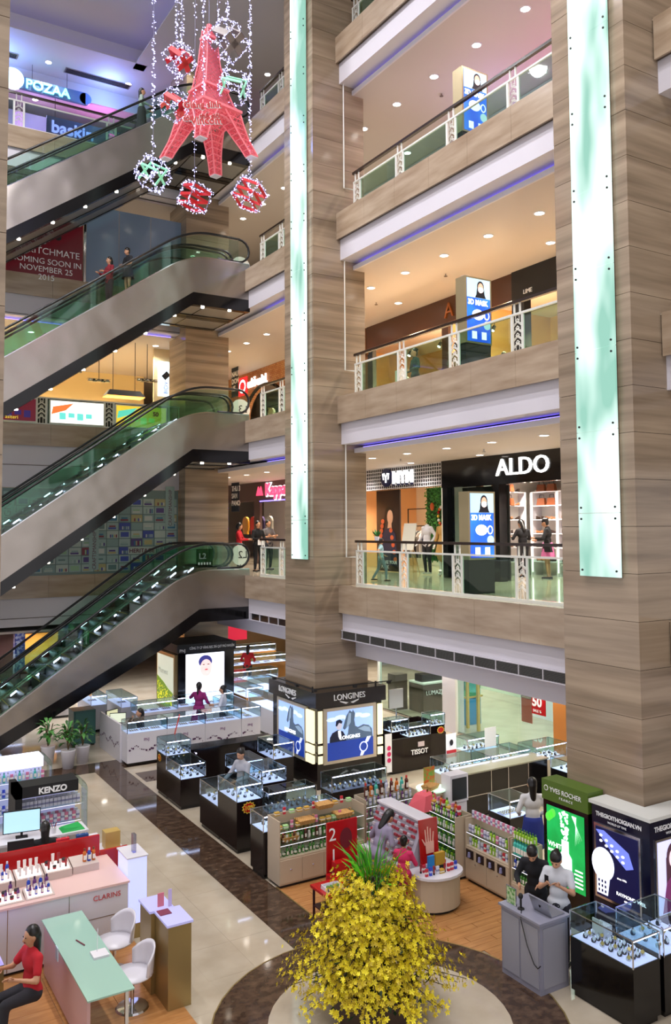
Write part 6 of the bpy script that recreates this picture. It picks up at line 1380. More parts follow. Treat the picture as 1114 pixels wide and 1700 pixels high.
row([T_red, C_red, C_white], 8, (8.5, 11.36, .602), (.07, .0, 0), 'tube in the rear line of the rounded end of the gondola', 'rear packs on the rounded end')
t = thing('poster_board', 'red upright poster with a big pale open hand on the gondola end', 'poster', (8.8, 11.5, .6)); MB().hexa([(8.62, 11.5, .6), (9.0, 11.5, .6), (9.0, 11.52, .6), (8.62, 11.52, .6), (8.62, 11.56, 1.36), (9.0, 11.56, 1.36), (9.0, 11.58, 1.36), (8.62, 11.58, 1.36)], red).ob('board', t)
hm = mat('print_hand', 'e8b0a0', .6)
m = MB(); m.prism([(8.73, .82), (8.89, .82), (8.9, 1.0), (8.72, 1.0)], 'y', 11.495, 11.5, hm)
for x0_, x1_, z1_ in ((8.725, 8.66, 1.06), (8.745, 8.73, 1.2), (8.785, 8.785, 1.24), (8.825, 8.84, 1.21), (8.87, 8.9, 1.15)): m.prism([(x0_-.014, .95), (x0_+.016, .95), (x1_+.012, z1_), (x1_-.01, z1_)], 'y', 11.5, 11.506, hm)
m.v = [(x, y+(z-.6)*.08-.012, z) for x, y, z in m.v]; m.ob('print_hand', t)
one('leaflet_box', 'bright blue leaflet box in front of the red hand poster', 'box', MB().box(8.62, 8.74, 11.3, 11.34, .6, .86, mat('leaflet_blue', '2080c8', .5))); one('leaflet_box', 'ochre square box in front of the red hand poster', 'box', MB().box(8.77, 8.96, 11.3, 11.36, .68, .88, mat('leaflet_ochre', 'b8902c', .5)).box(8.8, 8.93, 11.3, 11.36, .6, .68, blackm))
person('small girl in a pink top and crimson trousers with her hair in a bunch', (8.2, 11.42, 0), 2.2, 1.2, 'c8285c', '9a1838', hair='bun', lh=(-.2, -.3, 1.0), rh=(.22, -.36, 1.0), nod=.2)
person('saleswoman in a lilac grey uniform bending at the gondola beside the girl', (8.08, 12.0, 0), 1.7, 1.5, '8a8298', '8a8298', hair='long', lh=(-.15, -.35, 1.05), rh=(.2, -.35, 1.1), lean=.4, nod=.3)
# red table with goods, red poster
t = thing('side_table', 'small red square table with dark legs beside the yellow tree', 'table', (7.2, 11.85, 0)); MB().box(6.85, 7.5, 11.6, 12.12, .48, .52, red).ob('table_top', t)
for x in (6.88, 7.44):
    for y in (11.63, 12.06): MB().box(x, x+.03, y, y+.03, 0, .48, mat('leg_maroon', '3a1418', .4)).ob('leg', t)
MB().box(6.88, 7.47, 11.64, 12.08, .2, .22, MC['leg_maroon']).ob('stretcher', t)
t = thing('tray', 'white tray of green soaps on the small red table', 'tray', (7.05, 11.8, .52)); MB().box(6.92, 7.22, 11.66, 11.9, .52, .54, lacq).box(6.92, 7.22, 11.66, 11.67, .54, .58, lacq).box(6.92, 6.93, 11.66, 11.9, .54, .58, lacq).box(7.21, 7.22, 11.66, 11.9, .54, .58, lacq).box(6.92, 7.22, 11.89, 11.9, .54, .58, lacq).ob('tray_body', t)
for i in range(4): MB().ball((6.98+.06*i, 11.78, .565), .03, mat('soap_green', '5a8a3a', .5), 8, 5).ob('soap', t)
row([J_red, T_red, C_red], 6, (7.28, 11.75, .521), (.035, .05, 0), 'red pack on the small red table', 'red packs on the small red table')
t = thing('poster_stand', 'tall red poster stand with a woman and a white figure 2, behind the small red table', 'poster', (7.7, 12.5, 0)); MB().box(7.35, 7.95, 12.42, 12.45, .35, 1.3, red).ob('board', t); MB().box(7.62, 7.66, 12.45, 12.5, 0, .4, blackm).ob('stem', t); MB().box(7.45, 7.85, 12.35, 12.6, 0, .03, blackm).ob('foot', t)
text('2', .3, wletter, t, (7.38, 12.415, 1.0), '-y', .002); text('1', .3, wletter, t, (7.4, 12.415, .65), '-y', .002); m = MB(); dyy(m, 7.72, 1.0, .12, .17, 12.412, mat('print_crimson', '6a1020', .6)); m.ob('print_figure', t)
t = thing('display_cube', 'small red two-step plinth with glass bowls near the red poster', 'stand', (7.45, 12.15, 0)); MB().box(7.3, 7.75, 12.18, 12.38, 0, .5, red).ob('lower_step', t); MB().box(7.4, 7.68, 12.2, 12.36, .5, .7, red).ob('upper_step', t)
for x in (7.36, 7.7): MB().lathe([(.02, .0), (.04, .05), (.03, .1)], (x, 12.28, .5 if x != 7.5 else .7), gpale, 8).ob('bowl', t)
# green lightbox and clock-shop box round the right column
dg = mat('sign_olive', '4f6a1e', .4)
t = thing('lightbox_tower', 'olive green topped lightbox reading YVES ROCHER FRANCE with a white bottle on green', 'lightbox', (10.3, 9.75, 0))
MB().box(10.15, 10.46, 9.28, 10.22, 0, 1.84, black).ob('body', t); MB().box(10.13, 10.47, 9.26, 10.23, 1.84, 2.16, dg).ob('header', t)
gg = glow('advert_green', '18a850', .95, noise=((1, 2.2, 2.2), '0c8838', .35, .7)); MB().box(10.14, 10.15, 9.36, 10.14, .58, 1.76, gg).ob('advert_panel', t)
m = MB(); m.prism([(9.62, .62), (9.88, .62), (9.88, 1.05), (9.82, 1.12), (9.82, 1.3), (9.68, 1.3), (9.68, 1.12), (9.62, 1.05)], 'x', 10.13, 10.139, glow('advert_bottle', 'dcfff0', 1.6)); m.ob('print_bottle', t)
m = MB()
for i in range(60): u_ = random.random(); disc(m, 10.138-.0001*i, 9.75+random.uniform(-.12, .12)*(.35+.65*u_), 1.33+.41*u_, .02, .02, glow('advert_blossom', 'd8f8e8', 1.3), 8)
m.ob('print_blossom', t, kind='stuff')
m = MB()
for i in range(5): m.prism([(9.6-.02*i, 1.72), (9.588-.02*i, 1.73), (9.4+.035*i, 1.4-.03*i)], 'x', 10.131+.001*i, 10.132+.001*i, MC['advert_blossom'])
for i in range(3): disc(m, 10.135, 10.0+.05*i, 1.66-.04*i, .06, .07, glow('advert_fruit', '58c848', .9), 10)
m.ob('print_leaves', t)
text('WHITE', .11, scrw, t, (10.137, 10.12, 1.13), '-x', .001); text('BOTANICAL', .06, scrw, t, (10.137, 10.12, 1.05), '-x', .001)
for i in range(5): MB().box(10.134, 10.138, 9.4, 9.55+.02*(i % 2), .9-.06*i, .92-.06*i, scrw).ob('small_print', t)
text('YVES ROCHER', .105, wletter, t, (10.125, 10.05, 1.99), '-x', .002, wide=.98); text('F R A N C E', .055, wletter, t, (10.125, 9.85, 1.91), '-x', .002); disc(MB(), 10.128, 10.13, 2.03, .045, .045, wletter).ob('logo_ring', t); disc(MB(), 10.125, 10.13, 2.03, .033, .033, dg).ob('logo_core', t)
navyb = mat('box_navy', '0c0d28', .15)
t = thing('column_kiosk', 'dark navy advertising box round the right-hand column reading THEGIOITHOIGIAN.VN', 'advertising kiosk', (11.2, 8.7, 0))
MB().box(10.15, 10.47, 8.15, 9.2, 0, 2.05, navyb).box(10.47, 12.3, 8.15, 8.49, 0, 2.05, navyb).ob('body', t); MB().box(10.1, 10.49, 8.1, 9.22, 2.05, 2.1, wmetal).box(10.49, 12.35, 8.1, 8.5, 2.05, 2.1, wmetal).ob('top_slab', t)
MB().box(10.13, 10.15, 8.3, 9.15, .68, 1.77, chrome).ob('poster_frame', t); MB().box(10.25, 11.5, 8.13, 8.15, .68, 1.77, chrome).ob('poster_frame', t)
wb = glow('poster_black', '0a0c3a', .6); ww = glow('watch_bright', 'e0e4ff', 1.5); wv = glow('watch_violet', '6a78d8', 1)
MB().box(10.12, 10.13, 8.34, 9.11, .72, 1.73, wb).ob('poster_panel', t)
disc(MB(), 10.118, 8.98, 1.2, .21, .24, ww, 24).ob('print_case', t); disc(MB(), 10.112, 8.98, 1.2, .15, .17, glow('dial_white', 'fafaff', 2)).ob('print_dial', t)
m = MB(); m.prism([(8.9, .76), (9.1, .76), (9.1, 1.0), (8.86, 1.0)], 'x', 10.113, 10.118, ww)
m.prism([(9.1, 1.68), (8.95, 1.7), (8.5, 1.5), (8.42, 1.3), (8.55, 1.25), (8.8, 1.42)], 'x', 10.113, 10.118, wv)
for i in range(5):
    for j in range(2): disc(m, 10.11, 9.0-.1*i, 1.62-.05*i-.08*j, .03, .02, ww, 8)
for i in range(3):
    for j in range(3): m.box(10.109, 10.111, 8.92+.06*i, 8.95+.06*i, .79+.07*j, .83+.07*j, wb)
m.ob('print_bracelet', t)
text('RAYMOND WEIL', .07, scrw, t, (10.115, 8.74, .84), '-x', .001); text('GENEVE', .035, scrw, t, (10.115, 8.6, .78), '-x', .001); text('since 1976', .04, scrw, t, (10.115, 8.72, 1.07), '-x', .001)
text('THEGIOITHOIGIAN.VN', .085, wletter, t, (10.145, 9.12, 1.88), '-x', .002, wide=.95, bold=.003); text('WORLD OF TIME', .045, wletter, t, (10.145, 8.9, 1.81), '-x', .002)
text('THEGIOITHOIGIAN.VN', .1, wletter, t, (10.25, 8.145, 1.88), '-y', .002, wide=.95, bold=.003); text('WORLD OF TIME', .05, wletter, t, (10.5, 8.145, 1.81), '-y', .002)
MB().box(10.29, 11.46, 8.12, 8.13, .72, 1.73, glow('poster_lilac', 'c8c8f0', 1)).ob('poster_panel', t)
m = MB(); dyy(m, 10.62, 1.5, .16, .2, 8.113, glow('portrait_brown', '4a2a3a', .6)); m.prism([(10.45, 1.1), (10.6, 1.0), (10.62, 1.45), (10.45, 1.5)], 'y', 8.114, 8.117, MC['portrait_brown']); m.ob('print_hair', t)
dyy(MB(), 10.6, 1.47, .09, .13, 8.108, glow('portrait_rose', 'e8c8d0', 1)).ob('print_face', t)
m = MB(); m.prism([(10.35, .74), (10.95, .74), (10.85, 1.15), (10.65, 1.3), (10.45, 1.15)], 'y', 8.11, 8.113, glow('portrait_gown', '6a2a5a', .8)); m.ob('print_gown', t)
# glass display cases at the bottom right
t = case('glass watch case on a black base, front right corner by the grey desk', 8.72, 9.22, 7.3, 8.33, .76, 1.1, black)
watches(8.8, 9.15, 7.4, 8.25, pad(.76), 4, 6, 'in the front right glass case', -.9)
t = case('second glass watch case right of the first, below the navy kiosk', 9.3, 10.1, 7.3, 8.05, .76, 1.1, black); watches(9.36, 10.05, 7.4, 8.0, pad(.76), 4, 3, 'in the second front right case', -.4)
one('watch_stand', 'white stepped block with a small sign in the front right case', 'stand', MB().box(9.0, 9.16, 8.0, 8.2, .77, .92, lacq).box(8.98, 9.0, 8.02, 8.18, .8, 1.0, wmetal))
# grey cash desk and two women
gd = mat('desk_grey', '8a8a9a', .45)
t = thing('cash_desk', 'pale grey panelled cash desk at the edge of the wood floor', 'desk', (8.6, 8.9, 0)); MB().box(8.33, 8.85, 8.5, 9.25, 0, .92, gd).ob('body', t); MB().box(8.3, 8.88, 8.47, 9.28, .92, .95, gd).ob('table_top', t)
for y0_, y1_ in ((8.53, 8.86), (8.89, 9.22)): MB().box(8.32, 8.33, y0_, y1_, .08, .86, mat('desk_grey2', '94949f', .45)).ob('side_panel', t)
MB().box(8.38, 8.8, 8.49, 8.5, .08, .86, MC['desk_grey2']).ob('front_panel', t)
t = thing('laptop', 'open silver laptop seen from its lid side on the grey desk', 'laptop', (8.6, 8.66, .95)); sv = mat('laptop_silver', 'a8aab2', .3, .8)
MB().box(8.58, 8.82, 8.52, 8.86, .95, .965, sv).ob('keyboard_base', t); MB().hexa([(8.57, 8.52, .96), (8.58, 8.52, .96), (8.58, 8.86, .96), (8.57, 8.86, .96), (8.48, 8.52, 1.17), (8.49, 8.52, 1.17), (8.49, 8.86, 1.17), (8.48, 8.86, 1.17)], sv).ob('lid', t); disc(MB(), 8.523, 8.69, 1.065, .018, .022, black).ob('lid_mark', t)
t = thing('barcode_scanner', 'black barcode scanner standing on the grey desk with a hanging cable', 'scanner', (8.4, 9.0, .95)); MB().lathe([(.05, 0), (.045, .015), (.012, .02)], (8.42, 8.95, .95), blackm, 12).ob('foot', t); MB().tube([(8.42, 8.95, .96), (8.42, 8.95, 1.1)], .016, blackm, 8).ob('stem', t); MB().ball((8.41, 8.94, 1.13), .035, blackm, 10, 6, (1, 1, 1.2)).ob('head', t)
MB().tube([(8.42, 8.94, .955), (8.34, 8.86, .96), (8.29, 8.82, .9), (8.285, 8.7, .6), (8.29, 8.58, .4), (8.3, 8.52, .36), (8.29, 8.46, .42)], .007, black, 6).ob('cable', t)
t = thing('picture_frame', 'small upright frame with green leaves on the grey desk', 'frame', (8.5, 9.2, .95)); MB().box(8.4, 8.41, 9.02, 9.22, .95, 1.2, chrome).ob('frame', t); MB().box(8.396, 8.4, 9.035, 9.205, .965, 1.185, mat('print_leafy', 'b8c8a0', .5, noise=((20, 20, 20), '4a8a3a', .45, .6))).ob('print', t)
person('woman in a white patterned blouse with a high bun reading her phone behind the grey desk', (9.15, 8.95, 0), -1.1, 1.6, 'c9ccd2', '2a2a34', hair='bun', sleeve='short', lh=(-.1, -.26, 1.22), rh=(.1, -.26, 1.22), nod=.5)
person('woman in black beside the one with the bun, leaning over the grey desk', (9.25, 9.5, 0), -1.0, 1.56, '16161c', '1a1a20', hair='long', lh=(-.18, -.34, 1.05), rh=(.15, -.34, 1.08), nod=.5, lean=.2)
one('phone', 'dark phone held by the woman with the bun', 'phone', MB().box(8.86, 8.87, 8.86, 8.93, 1.2, 1.33, black))
# ================================================================== COUNTERS AT THE BOTTOM LEFT
pkt = mat('counter_blush', 'd0b4ae', .35, em='ffb8b0', es=.12)
t = thing('beauty_counter', 'white make-up counter front with red letters CLARINS', 'counter', (3.0, 13.4, 0))
MB().box(1.6, 4.08, 12.8, 14.0, .05, .92, lacq).ob('body', t); MB().box(1.6, 4.1, 12.78, 14.0, .92, .95, pkt).ob('top', t); MB().box(1.65, 4.03, 12.85, 13.9, 0, .05, blackm).ob('plinth', t)
for x in (2.35, 3.2): MB().box(x, x+.01, 12.794, 12.8, .05, .92, steel).ob('panel_joint', t)
MB().box(3.2, 4.08, 12.794, 12.8, .5, .51, steel).ob('panel_joint', t)
text('CLARINS', .105, mat('letters_coral', 'c84848', .4), t, (3.55, 12.792, .76), '-y', .004)
t = thing('counter_screen', 'glossy red upright panel along the back of the white make-up counter', 'panel', (3, 14.02, .95)); MB().box(1.6, 3.98, 14.0, 14.05, .95, 1.28, red).ob('panel', t); MB().box(3.99, 4.45, 14.0, 14.05, .3, 1.02, red).ob('lower_panel', t)
tn = 0
for (x, y, n) in ((2.15, 12.9, 0), (2.62, 12.9, 1), (2.0, 13.38, 2), (2.52, 13.38, 3), (3.02, 13.38, 4), (3.46, 13.4, 5)):
    pass
for i, (x, y) in enumerate(((2.2, 12.88), (2.62, 12.88), (1.74, 13.4), (2.16, 13.4), (2.58, 13.4), (3.0, 13.42), (2.7, 13.42))[:6]):
    z = .951+(.1 if i > 1 else 0)
    l = ['front row, left', 'front row, right', 'back row, leftmost', 'back row, second', 'back row, third', 'back row, rightmost'][i]
    t = thing('tester_tray', 'slanted pink-lit tester tray of make-up, '+l, 'tray', (x+.2, y+.15, .951)); 
    MB().hexa([(x, y, .951), (x+.4, y, .951), (x+.4, y+.3, .951), (x, y+.3, .951), (x, y, z+.01), (x+.4, y, z+.01), (x+.4, y+.3, z+.07), (x, y+.3, z+.07)], mat('tray_shell', 'c8b8b0', .4)).ob('tray_body', t)
    MB().hexa([(x+.03, y+.03, z+.017), (x+.37, y+.03, z+.017), (x+.37, y+.27, z+.065), (x+.03, y+.27, z+.065), (x+.03, y+.03, z+.021), (x+.37, y+.03, z+.021), (x+.37, y+.27, z+.069), (x+.03, y+.27, z+.069)], glow('tray_glow', 'ffe0d8', 1.2)).ob('lit_face', t)
    pr = [[J_red, B_purple], [B_purple, B_blue], [T_red, J_red], [B_blue, T_white], [T_white, T_white, T_white], [T_red, J_red, T_white]][i]
    for j in range(4):
        for q in range(2): pr[(j+q) % len(pr)].put((x+.07+.085*j, y+.09+.12*q, z+.031+.024*q), 0, '%s %s tester on the slanted tray, %s' % (NTH[j], ['front', 'rear'][q], l), 'testers, '+l, sc=1.15 if q else .9)
t = thing('tester_tray', 'slanted pink-lit tester tray at the far right end with tall amber bottles', 'tray', (3.75, 13.5, .951)); x, y, z = 3.62, 13.45, 1.051
MB().hexa([(x-.2, y, .951), (x+.2, y, .951), (x+.2, y+.3, .951), (x-.2, y+.3, .951), (x-.2, y, z+.01), (x+.2, y, z+.01), (x+.2, y+.3, z+.07), (x-.2, y+.3, z+.07)], MC['tray_shell']).ob('tray_body', t); t.location.x += 0
for j in range(3): [B_amber, B_blue, B_amber][j].put((x+.0+.07*j, y+.1, z+.031), 0, '%s tall tester bottle on the far right slanted tray' % NTH[j], 'tall testers, far right tray', sc=1.2)
# glowing white corner post
t = thing('light_pillar', 'glowing white box pillar on a gold base at the corner of the make-up counter', 'light pillar', (4.3, 13.2, 0)); MB().box(4.12, 4.42, 12.95, 13.45, 0, .22, gold).ob('base', t); MB().box(4.12, 4.42, 12.95, 13.45, .22, 1.2, glow('pillar_white', 'b8c0ff', .9)).ob('glowing_body', t)
MB().box(4.1, 4.44, 12.93, 13.47, 1.2, 1.22, lacq).ob('cap', t); MB().box(4.25, 4.3, 13.1, 13.2, 1.22, 1.5, glass('acrylic', 'd8d8e8')).ob('acrylic_block', t)
t = thing('gold_pedestal', 'gold laminate pedestal with two white glass tops and small cards', 'pedestal', (4.1, 11.3, 0)); MB().box(3.92, 4.22, 11.3, 11.75, 0, 1.06, gold).ob('rear_block', t); MB().box(3.98, 4.3, 10.8, 11.29, 0, 1.06, gold).ob('front_block', t)
tw = mat('top_violet', 'b8b8e8', .12, em='b8b8ff', es=.25); MB().box(3.9, 4.24, 11.295, 11.77, 1.06, 1.09, tw).ob('rear_top', t); MB().box(3.96, 4.32, 10.78, 11.29, 1.06, 1.09, tw).ob('front_top', t)
one('card', 'small pink card on the gold pedestal', 'card', MB().box(4.04, 4.13, 11.38, 11.39, 1.09, 1.27, mat('card_pink', 'd87888', .5))); one('card', 'taller pale card beside the pink one on the gold pedestal', 'card', MB().box(4.17, 4.22, 11.32, 11.33, 1.09, 1.32, mat('card_lilac', 'c8b8e0', .5))); one('card', 'flat striped brochure on the gold pedestal', 'card', MB().box(3.98, 4.14, 11.1, 11.26, 1.09, 1.1, mat('card_maroon', '7a3048', .5)))
# low glass table, white shell chairs
t = thing('glass_table', 'long pale green glass consultation table with pink side', 'table', (3.05, 11.7, 0)); MB().box(2.78, 3.34, 10.2, 12.62, .73, .75, mat('glass_mint', '9cc0b0', .08)).ob('table_top', t); MB().box(2.8, 2.84, 10.3, 12.55, .05, .73, mat('panel_blush', 'd0a8a8', .4)).ob('side_panel', t)
for x, y in ((2.83, 12.5), (3.26, 12.5), (3.26, 10.3)): MB().box(x, x+.04, y, y+.04, 0, .73, chrome).ob('leg', t)
one('pen', 'dark red pen lying on the green glass table', 'pen', MB().tube([(3.1, 11.55, .758), (3.04, 11.75, .758)], .009, mat('pen_red', '6a1420', .4), 6)); one('tester_stand', 'thin chrome stand with a white base on the green glass table', 'stand', MB().box(3.1, 3.3, 11.1, 11.3, .75, .78, lacq).tube([(3.18, 11.25, .78), (3.2, 11.3, 1.05)], .005, chrome, 5))
def shell_chair(label, x, y, rz):
    t = thing('shell_chair', label, 'chair', (0, 0, 0)); n = 10; vs = []; fs = []
    for i in range(n+1):
        a = -1.25+2.5*i/n
        for j in range(7):
            u = j/6; r = .26+.03*u; z = .42+.36*u*max(.15, math.cos(a*.8)); vs.append((math.sin(a)*r, math.cos(a)*r*.95+.02, z))
    for i in range(n):
        for j in range(6): k = i*7+j; fs.append((k, k+7, k+8, k+1))
    m = MB().add(vs, fs, lacq); o = m.ob('backrest', t, smooth=True); s = o.modifiers.new('s', 'SOLIDIFY'); s.thickness = .02
    MB().lathe([(.2, .38), (.27, .42), (.27, .44), (.1, .45)], (0, 0, 0), lacq, 18).ob('seat', t, smooth=True); MB().cone((0, 0, .03), (0, 0, .4), .025, .025, chrome, 8).ob('stem', t); MB().lathe([(.22, 0), (.2, .02), (.03, .04)], (0, 0, 0), chrome, 18).ob('foot', t)
    t.location = (x, y, 0); t.rotation_euler = (0, 0, rz); return t
shell_chair('white shell chair nearer the make-up counter', 3.68, 12.15, -1.3); shell_chair('white shell chair in front of the gold pedestal', 3.62, 11.15, -1.5)
person('person in a red blouse holding a phone at the bottom left', (2.38, 11.3, 0), -1.3, 1.6, 'b81c28', '2a2a30', sit=.36, hair='long', lh=(-.15, -.33, 1.2), rh=(.15, -.3, 1.15), sleeve='short')
one('phone', 'phone with a pale screen held by the person in red', 'phone', MB().box(2.66, 2.67, 11.17, 11.28, .82, .98, mat('phone_screen', 'b8d0e0', .3)))
t = thing('slanted_lightbox', 'slanted lilac lightbox on a gold stand at the left edge', 'lightbox', (2.2, 12.2, 0)); MB().hexa([(1.95, 11.6, .75), (2.1, 11.6, .75), (2.1, 12.6, .75), (1.95, 12.6, .75), (1.65, 11.6, 1.35), (1.75, 11.6, 1.35), (1.75, 12.6, 1.35), (1.65, 12.6, 1.35)], glow('lightbox_lilac', 'a8a0f0', .9)).ob('glowing_face', t); MB().box(1.7, 2.1, 11.6, 12.6, 0, .75, gold).ob('stand', t)
# desk behind with computer, bags
t = thing('office_desk', 'white desk behind the red panel with computer and bags', 'desk', (3.3, 15, 0)); MB().box(2.0, 4.45, 14.15, 14.6, .9, .93, lacq).ob('front_shelf', t); MB().box(2.0, 4.45, 14.15, 14.18, 0, .9, lacq).ob('front_panel', t); MB().box(2.0, 2.04, 14.18, 15.9, 0, .9, lacq).ob('side_panel', t); MB().box(2.7, 4.2, 15.45, 15.95, .86, .9, lacq).ob('rear_shelf', t); MB().box(2.7, 4.2, 15.92, 15.95, 0, .86, lacq).ob('rear_panel', t)
monitor('large computer monitor with a pale blue screen behind the red panel', 3.1, 15.7, .9, -.15, .62, 'a8d0e0'); monitor('small dark monitor seen from behind beside the seated woman', 2.85, 14.5, .93, 3.0, .4, '303840')
person('woman in black with long hair sitting at the computer behind the red panel', (3.35, 15.05, 0), 3.0, 1.6, '121216', '121216', sit=.34, hair='long', lh=(-.2, -.3, 1.1), rh=(.2, -.3, 1.1))
def bag(label, x, y, z, col, w=.2, h=.26, letter=None):
    t = thing('paper_bag', label, 'bag', (x, y, z)); m_ = mat('bag_'+col, col, .5); MB().hexa([(x-w/2, y-.05, z), (x+w/2, y-.05, z), (x+w/2, y+.05, z), (x-w/2, y+.05, z), (x-w/2-.01, y-.04, z+h), (x+w/2-.01, y-.04, z+h), (x+w/2-.01, y+.04, z+h), (x-w/2-.01, y+.04, z+h)], m_).ob('bag_body', t)
    MB().tube([(x-.05, y, z+h), (x-.03, y, z+h+.05), (x+.03, y, z+h+.05), (x+.05, y, z+h)], .005, lacq, 5).ob('handle', t)
    if letter: text(letter, h*.75, yellow, t, (x-w*.3, y-.056, z+h*.2), '-y', .002)
bag('red patterned paper bag behind the red panel', 3.5, 14.4, .93, 'c8283a', .2, .27); bag('blue paper bag with a yellow K behind the red panel', 3.82, 14.42, .93, '1f4a88', .19, .27, 'K')
one('gift_box', 'gold box standing at the right end of the desk', 'box', MB().box(4.15, 4.4, 14.25, 14.45, .93, 1.2, mat('box_gold', 'c8a860', .4, .3))); one('white_carton', 'white carton beside the gold box', 'box', MB().box(3.88, 4.1, 14.5, 14.59, .93, 1.12, lacq)); one('folded_cloth', 'bright green cloth lying on the rear shelf', 'cloth', MB().hexa([(3.75, 15.5, .9), (4.15, 15.5, .9), (4.15, 15.8, .9), (3.75, 15.8, .9), (3.8, 15.54, .96), (4.1, 15.55, .94), (4.08, 15.76, .97), (3.8, 15.75, .94)], mat('cloth_green', '18a048', .7)))
t = thing('pen_pot', 'pot of pens and brushes on the rear shelf', 'pot', (3.62, 15.6, .9)); MB().lathe([(.04, 0), (.045, .1)], (3.62, 15.6, .9), lacq, 10).ob('pot', t)
for i in range(5): MB().tube([(3.62+.01*math.cos(i), 15.6+.01*math.sin(i), .93), (3.62+.05*math.cos(i*1.3), 15.6+.05*math.sin(i*1.3), 1.08)], .005, [red, blackm, gold][i % 3], 5).ob('pen', t)
# perfume gondolas
def gondola(label, x0, x1, y0, z1, word, dark):
    y1 = y0+.55; bm2 = blackm if dark else lacq
    t = shelf_unit(label, x0, x1, y0, y1, .18, (.5, .82, 1.12), z1-.2, lacq, sides=False, gl=True, back=mat('panel_lilac', 'c8c8e8', .4, em='c8c8ff', es=.3))
    MB().box(x0-.12, x0, y0-.1, y1, 0, z1, bm2).ob('end_panel', t); MB().box(x0-.12, x1-.1, y0-.1, y0+.35, z1-.2, z1, blackm if dark else glow('header_white', 'e8e8ff', 1.3)).ob('header', t)
    n = 12; P = [(x1+.1-.25*(1-math.cos(a)), z1-.25+.25*math.sin(a)) for a in [math.pi/2*i/n for i in range(n+1)]]
    MB().prism([(x1+.09, .18), (x1+.1, .18)]+P+[(x1-.16, z1-.012), (x1+.08, z1-.26)], 'y', y0, y0+.4, gpale).ob('curved_glass', t)
    if word: text(word, .15, wletter, t, (x0+.28, y0-.105, z1-.16), '-y', .004, bold=.006)
    return t
gondola('black headed perfume gondola with white letters KENZO', 3.2, 4.3, 16.3, 1.6, 'KENZO', True)
for k, (z, p, nme) in enumerate(((.18, [C_blue], 'lowest'), (.502, [C_blue, C_white, C_blue], 'second'), (.822, [C_white, C_pink], 'third'), (1.122, [C_white], 'top'))):
    for q in (0, 1): row(p, 15, (3.27, 16.42+.16*q, z), (.07, 0, 0), ('front ' if q == 0 else 'rear ')+'perfume carton on the %s shelf of the black headed gondola' % nme, 'black headed gondola, %s shelf' % nme, sc=1.2)
gondola('white headed perfume gondola behind the black headed one', 2.9, 4.1, 18.3, 1.6, None, False)
for k, (z, p, nme) in enumerate(((.502, [C_blue, C_white], 'second'), (.822, [C_white, C_blue, C_white], 'third'), (1.122, [B_teal, B_clear, C_pink, B_clear], 'top'))): row(p, 15, (2.97, 18.42, z), (.076, 0, 0), 'pack on the %s shelf of the white headed gondola' % nme, 'white headed gondola, %s shelf' % nme, sc=1.2)
# ================================================================== YELLOW BLOSSOM TREE
t = thing('blossom_tree', 'large artificial tree of yellow blossoms with bright green grasses at its crown', 'tree', (6.24, 9.4, 0))
yl = [mat('petal_yellow', 'dcc610', .5), mat('petal_lemon', 'ecdc20', .5), mat('petal_ochre', 'b8a00c', .5)]
MB().tube([(6.24, 9.4, 0), (6.32, 9.4, .9), (6.24, 9.4, 1.7)], [.09, .07, .03], mat('bark', '3a2c20', .8), 8).ob('trunk', t)
MB().lathe([(.5, 0), (.6, .35), (.58, .37), (.1, .37)], (6.24, 9.4, 0), mat('planter', '4a3a30', .5), 20).ob('planter', t)
random.seed(11); br = []
def crown_r(z): return 1.12*max(.0, (1-(max(z, .45)-.45)/1.75))**.8 if z > .45 else 1.12
for i in range(150):
    z = .3+1.38*(i/150)**1.1; a = i*2.4; R_ = crown_r(z)*random.uniform(.8, 1.08)
    p0 = V(6.24, 9.4, z*.75+.1); e = V(6.24+math.cos(a)*R_, 9.4+math.sin(a)*R_, z+random.uniform(-.05, .12)); mid = (p0+e)/2+V(0, 0, .14); br.append((p0, mid, e))
m = MB()
for p0, mid, e in br: m.tube([p0, mid, e], [.012, .008, .004], MC['bark'], 4)
m.ob('branches', t, kind='stuff')
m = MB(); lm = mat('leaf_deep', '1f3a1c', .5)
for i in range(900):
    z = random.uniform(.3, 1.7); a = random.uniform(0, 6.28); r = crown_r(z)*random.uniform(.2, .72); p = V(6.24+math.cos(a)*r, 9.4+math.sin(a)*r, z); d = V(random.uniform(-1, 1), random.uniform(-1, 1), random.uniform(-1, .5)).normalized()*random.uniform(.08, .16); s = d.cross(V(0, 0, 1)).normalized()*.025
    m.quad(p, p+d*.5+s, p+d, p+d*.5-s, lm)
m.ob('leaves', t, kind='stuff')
m = MB()
def blossom(p, s):
    ax = (p-V(6.24, 9.4, p.z-.2)).normalized()+V(random.uniform(-.6, .6), random.uniform(-.6, .6), random.uniform(-.3, .7)); ax.normalize(); u = ax.orthogonal().normalized(); w_ = ax.cross(u); c = random.choice(yl); o = random.uniform(0, 1)
    for k in range(5):
        a = o+k*1.2566; d = (u*math.cos(a)+w_*math.sin(a)); e = (u*math.cos(a+.5)+w_*math.sin(a+.5)); f = (u*math.cos(a-.5)+w_*math.sin(a-.5))
        m.quad(p, p+f*s*.6+ax*s*.15, p+d*s+ax*s*.3, p+e*s*.6+ax*s*.15, c)
for p0, mid, e in br:
    for k in range(50):
        u = random.uniform(.45, 1.04); q = (p0*(1-u)*(1-u)+mid*2*u*(1-u)+e*u*u); q = q+V(random.gauss(0, .055), random.gauss(0, .055), random.gauss(0, .06)); blossom(q, random.uniform(.026, .044))
m.ob('blossoms', t, kind='stuff')
m = MB(); gm_ = [mat('grass_bright', '6ac81e', .5), mat('grass_deep', '3a9a1c', .5)]
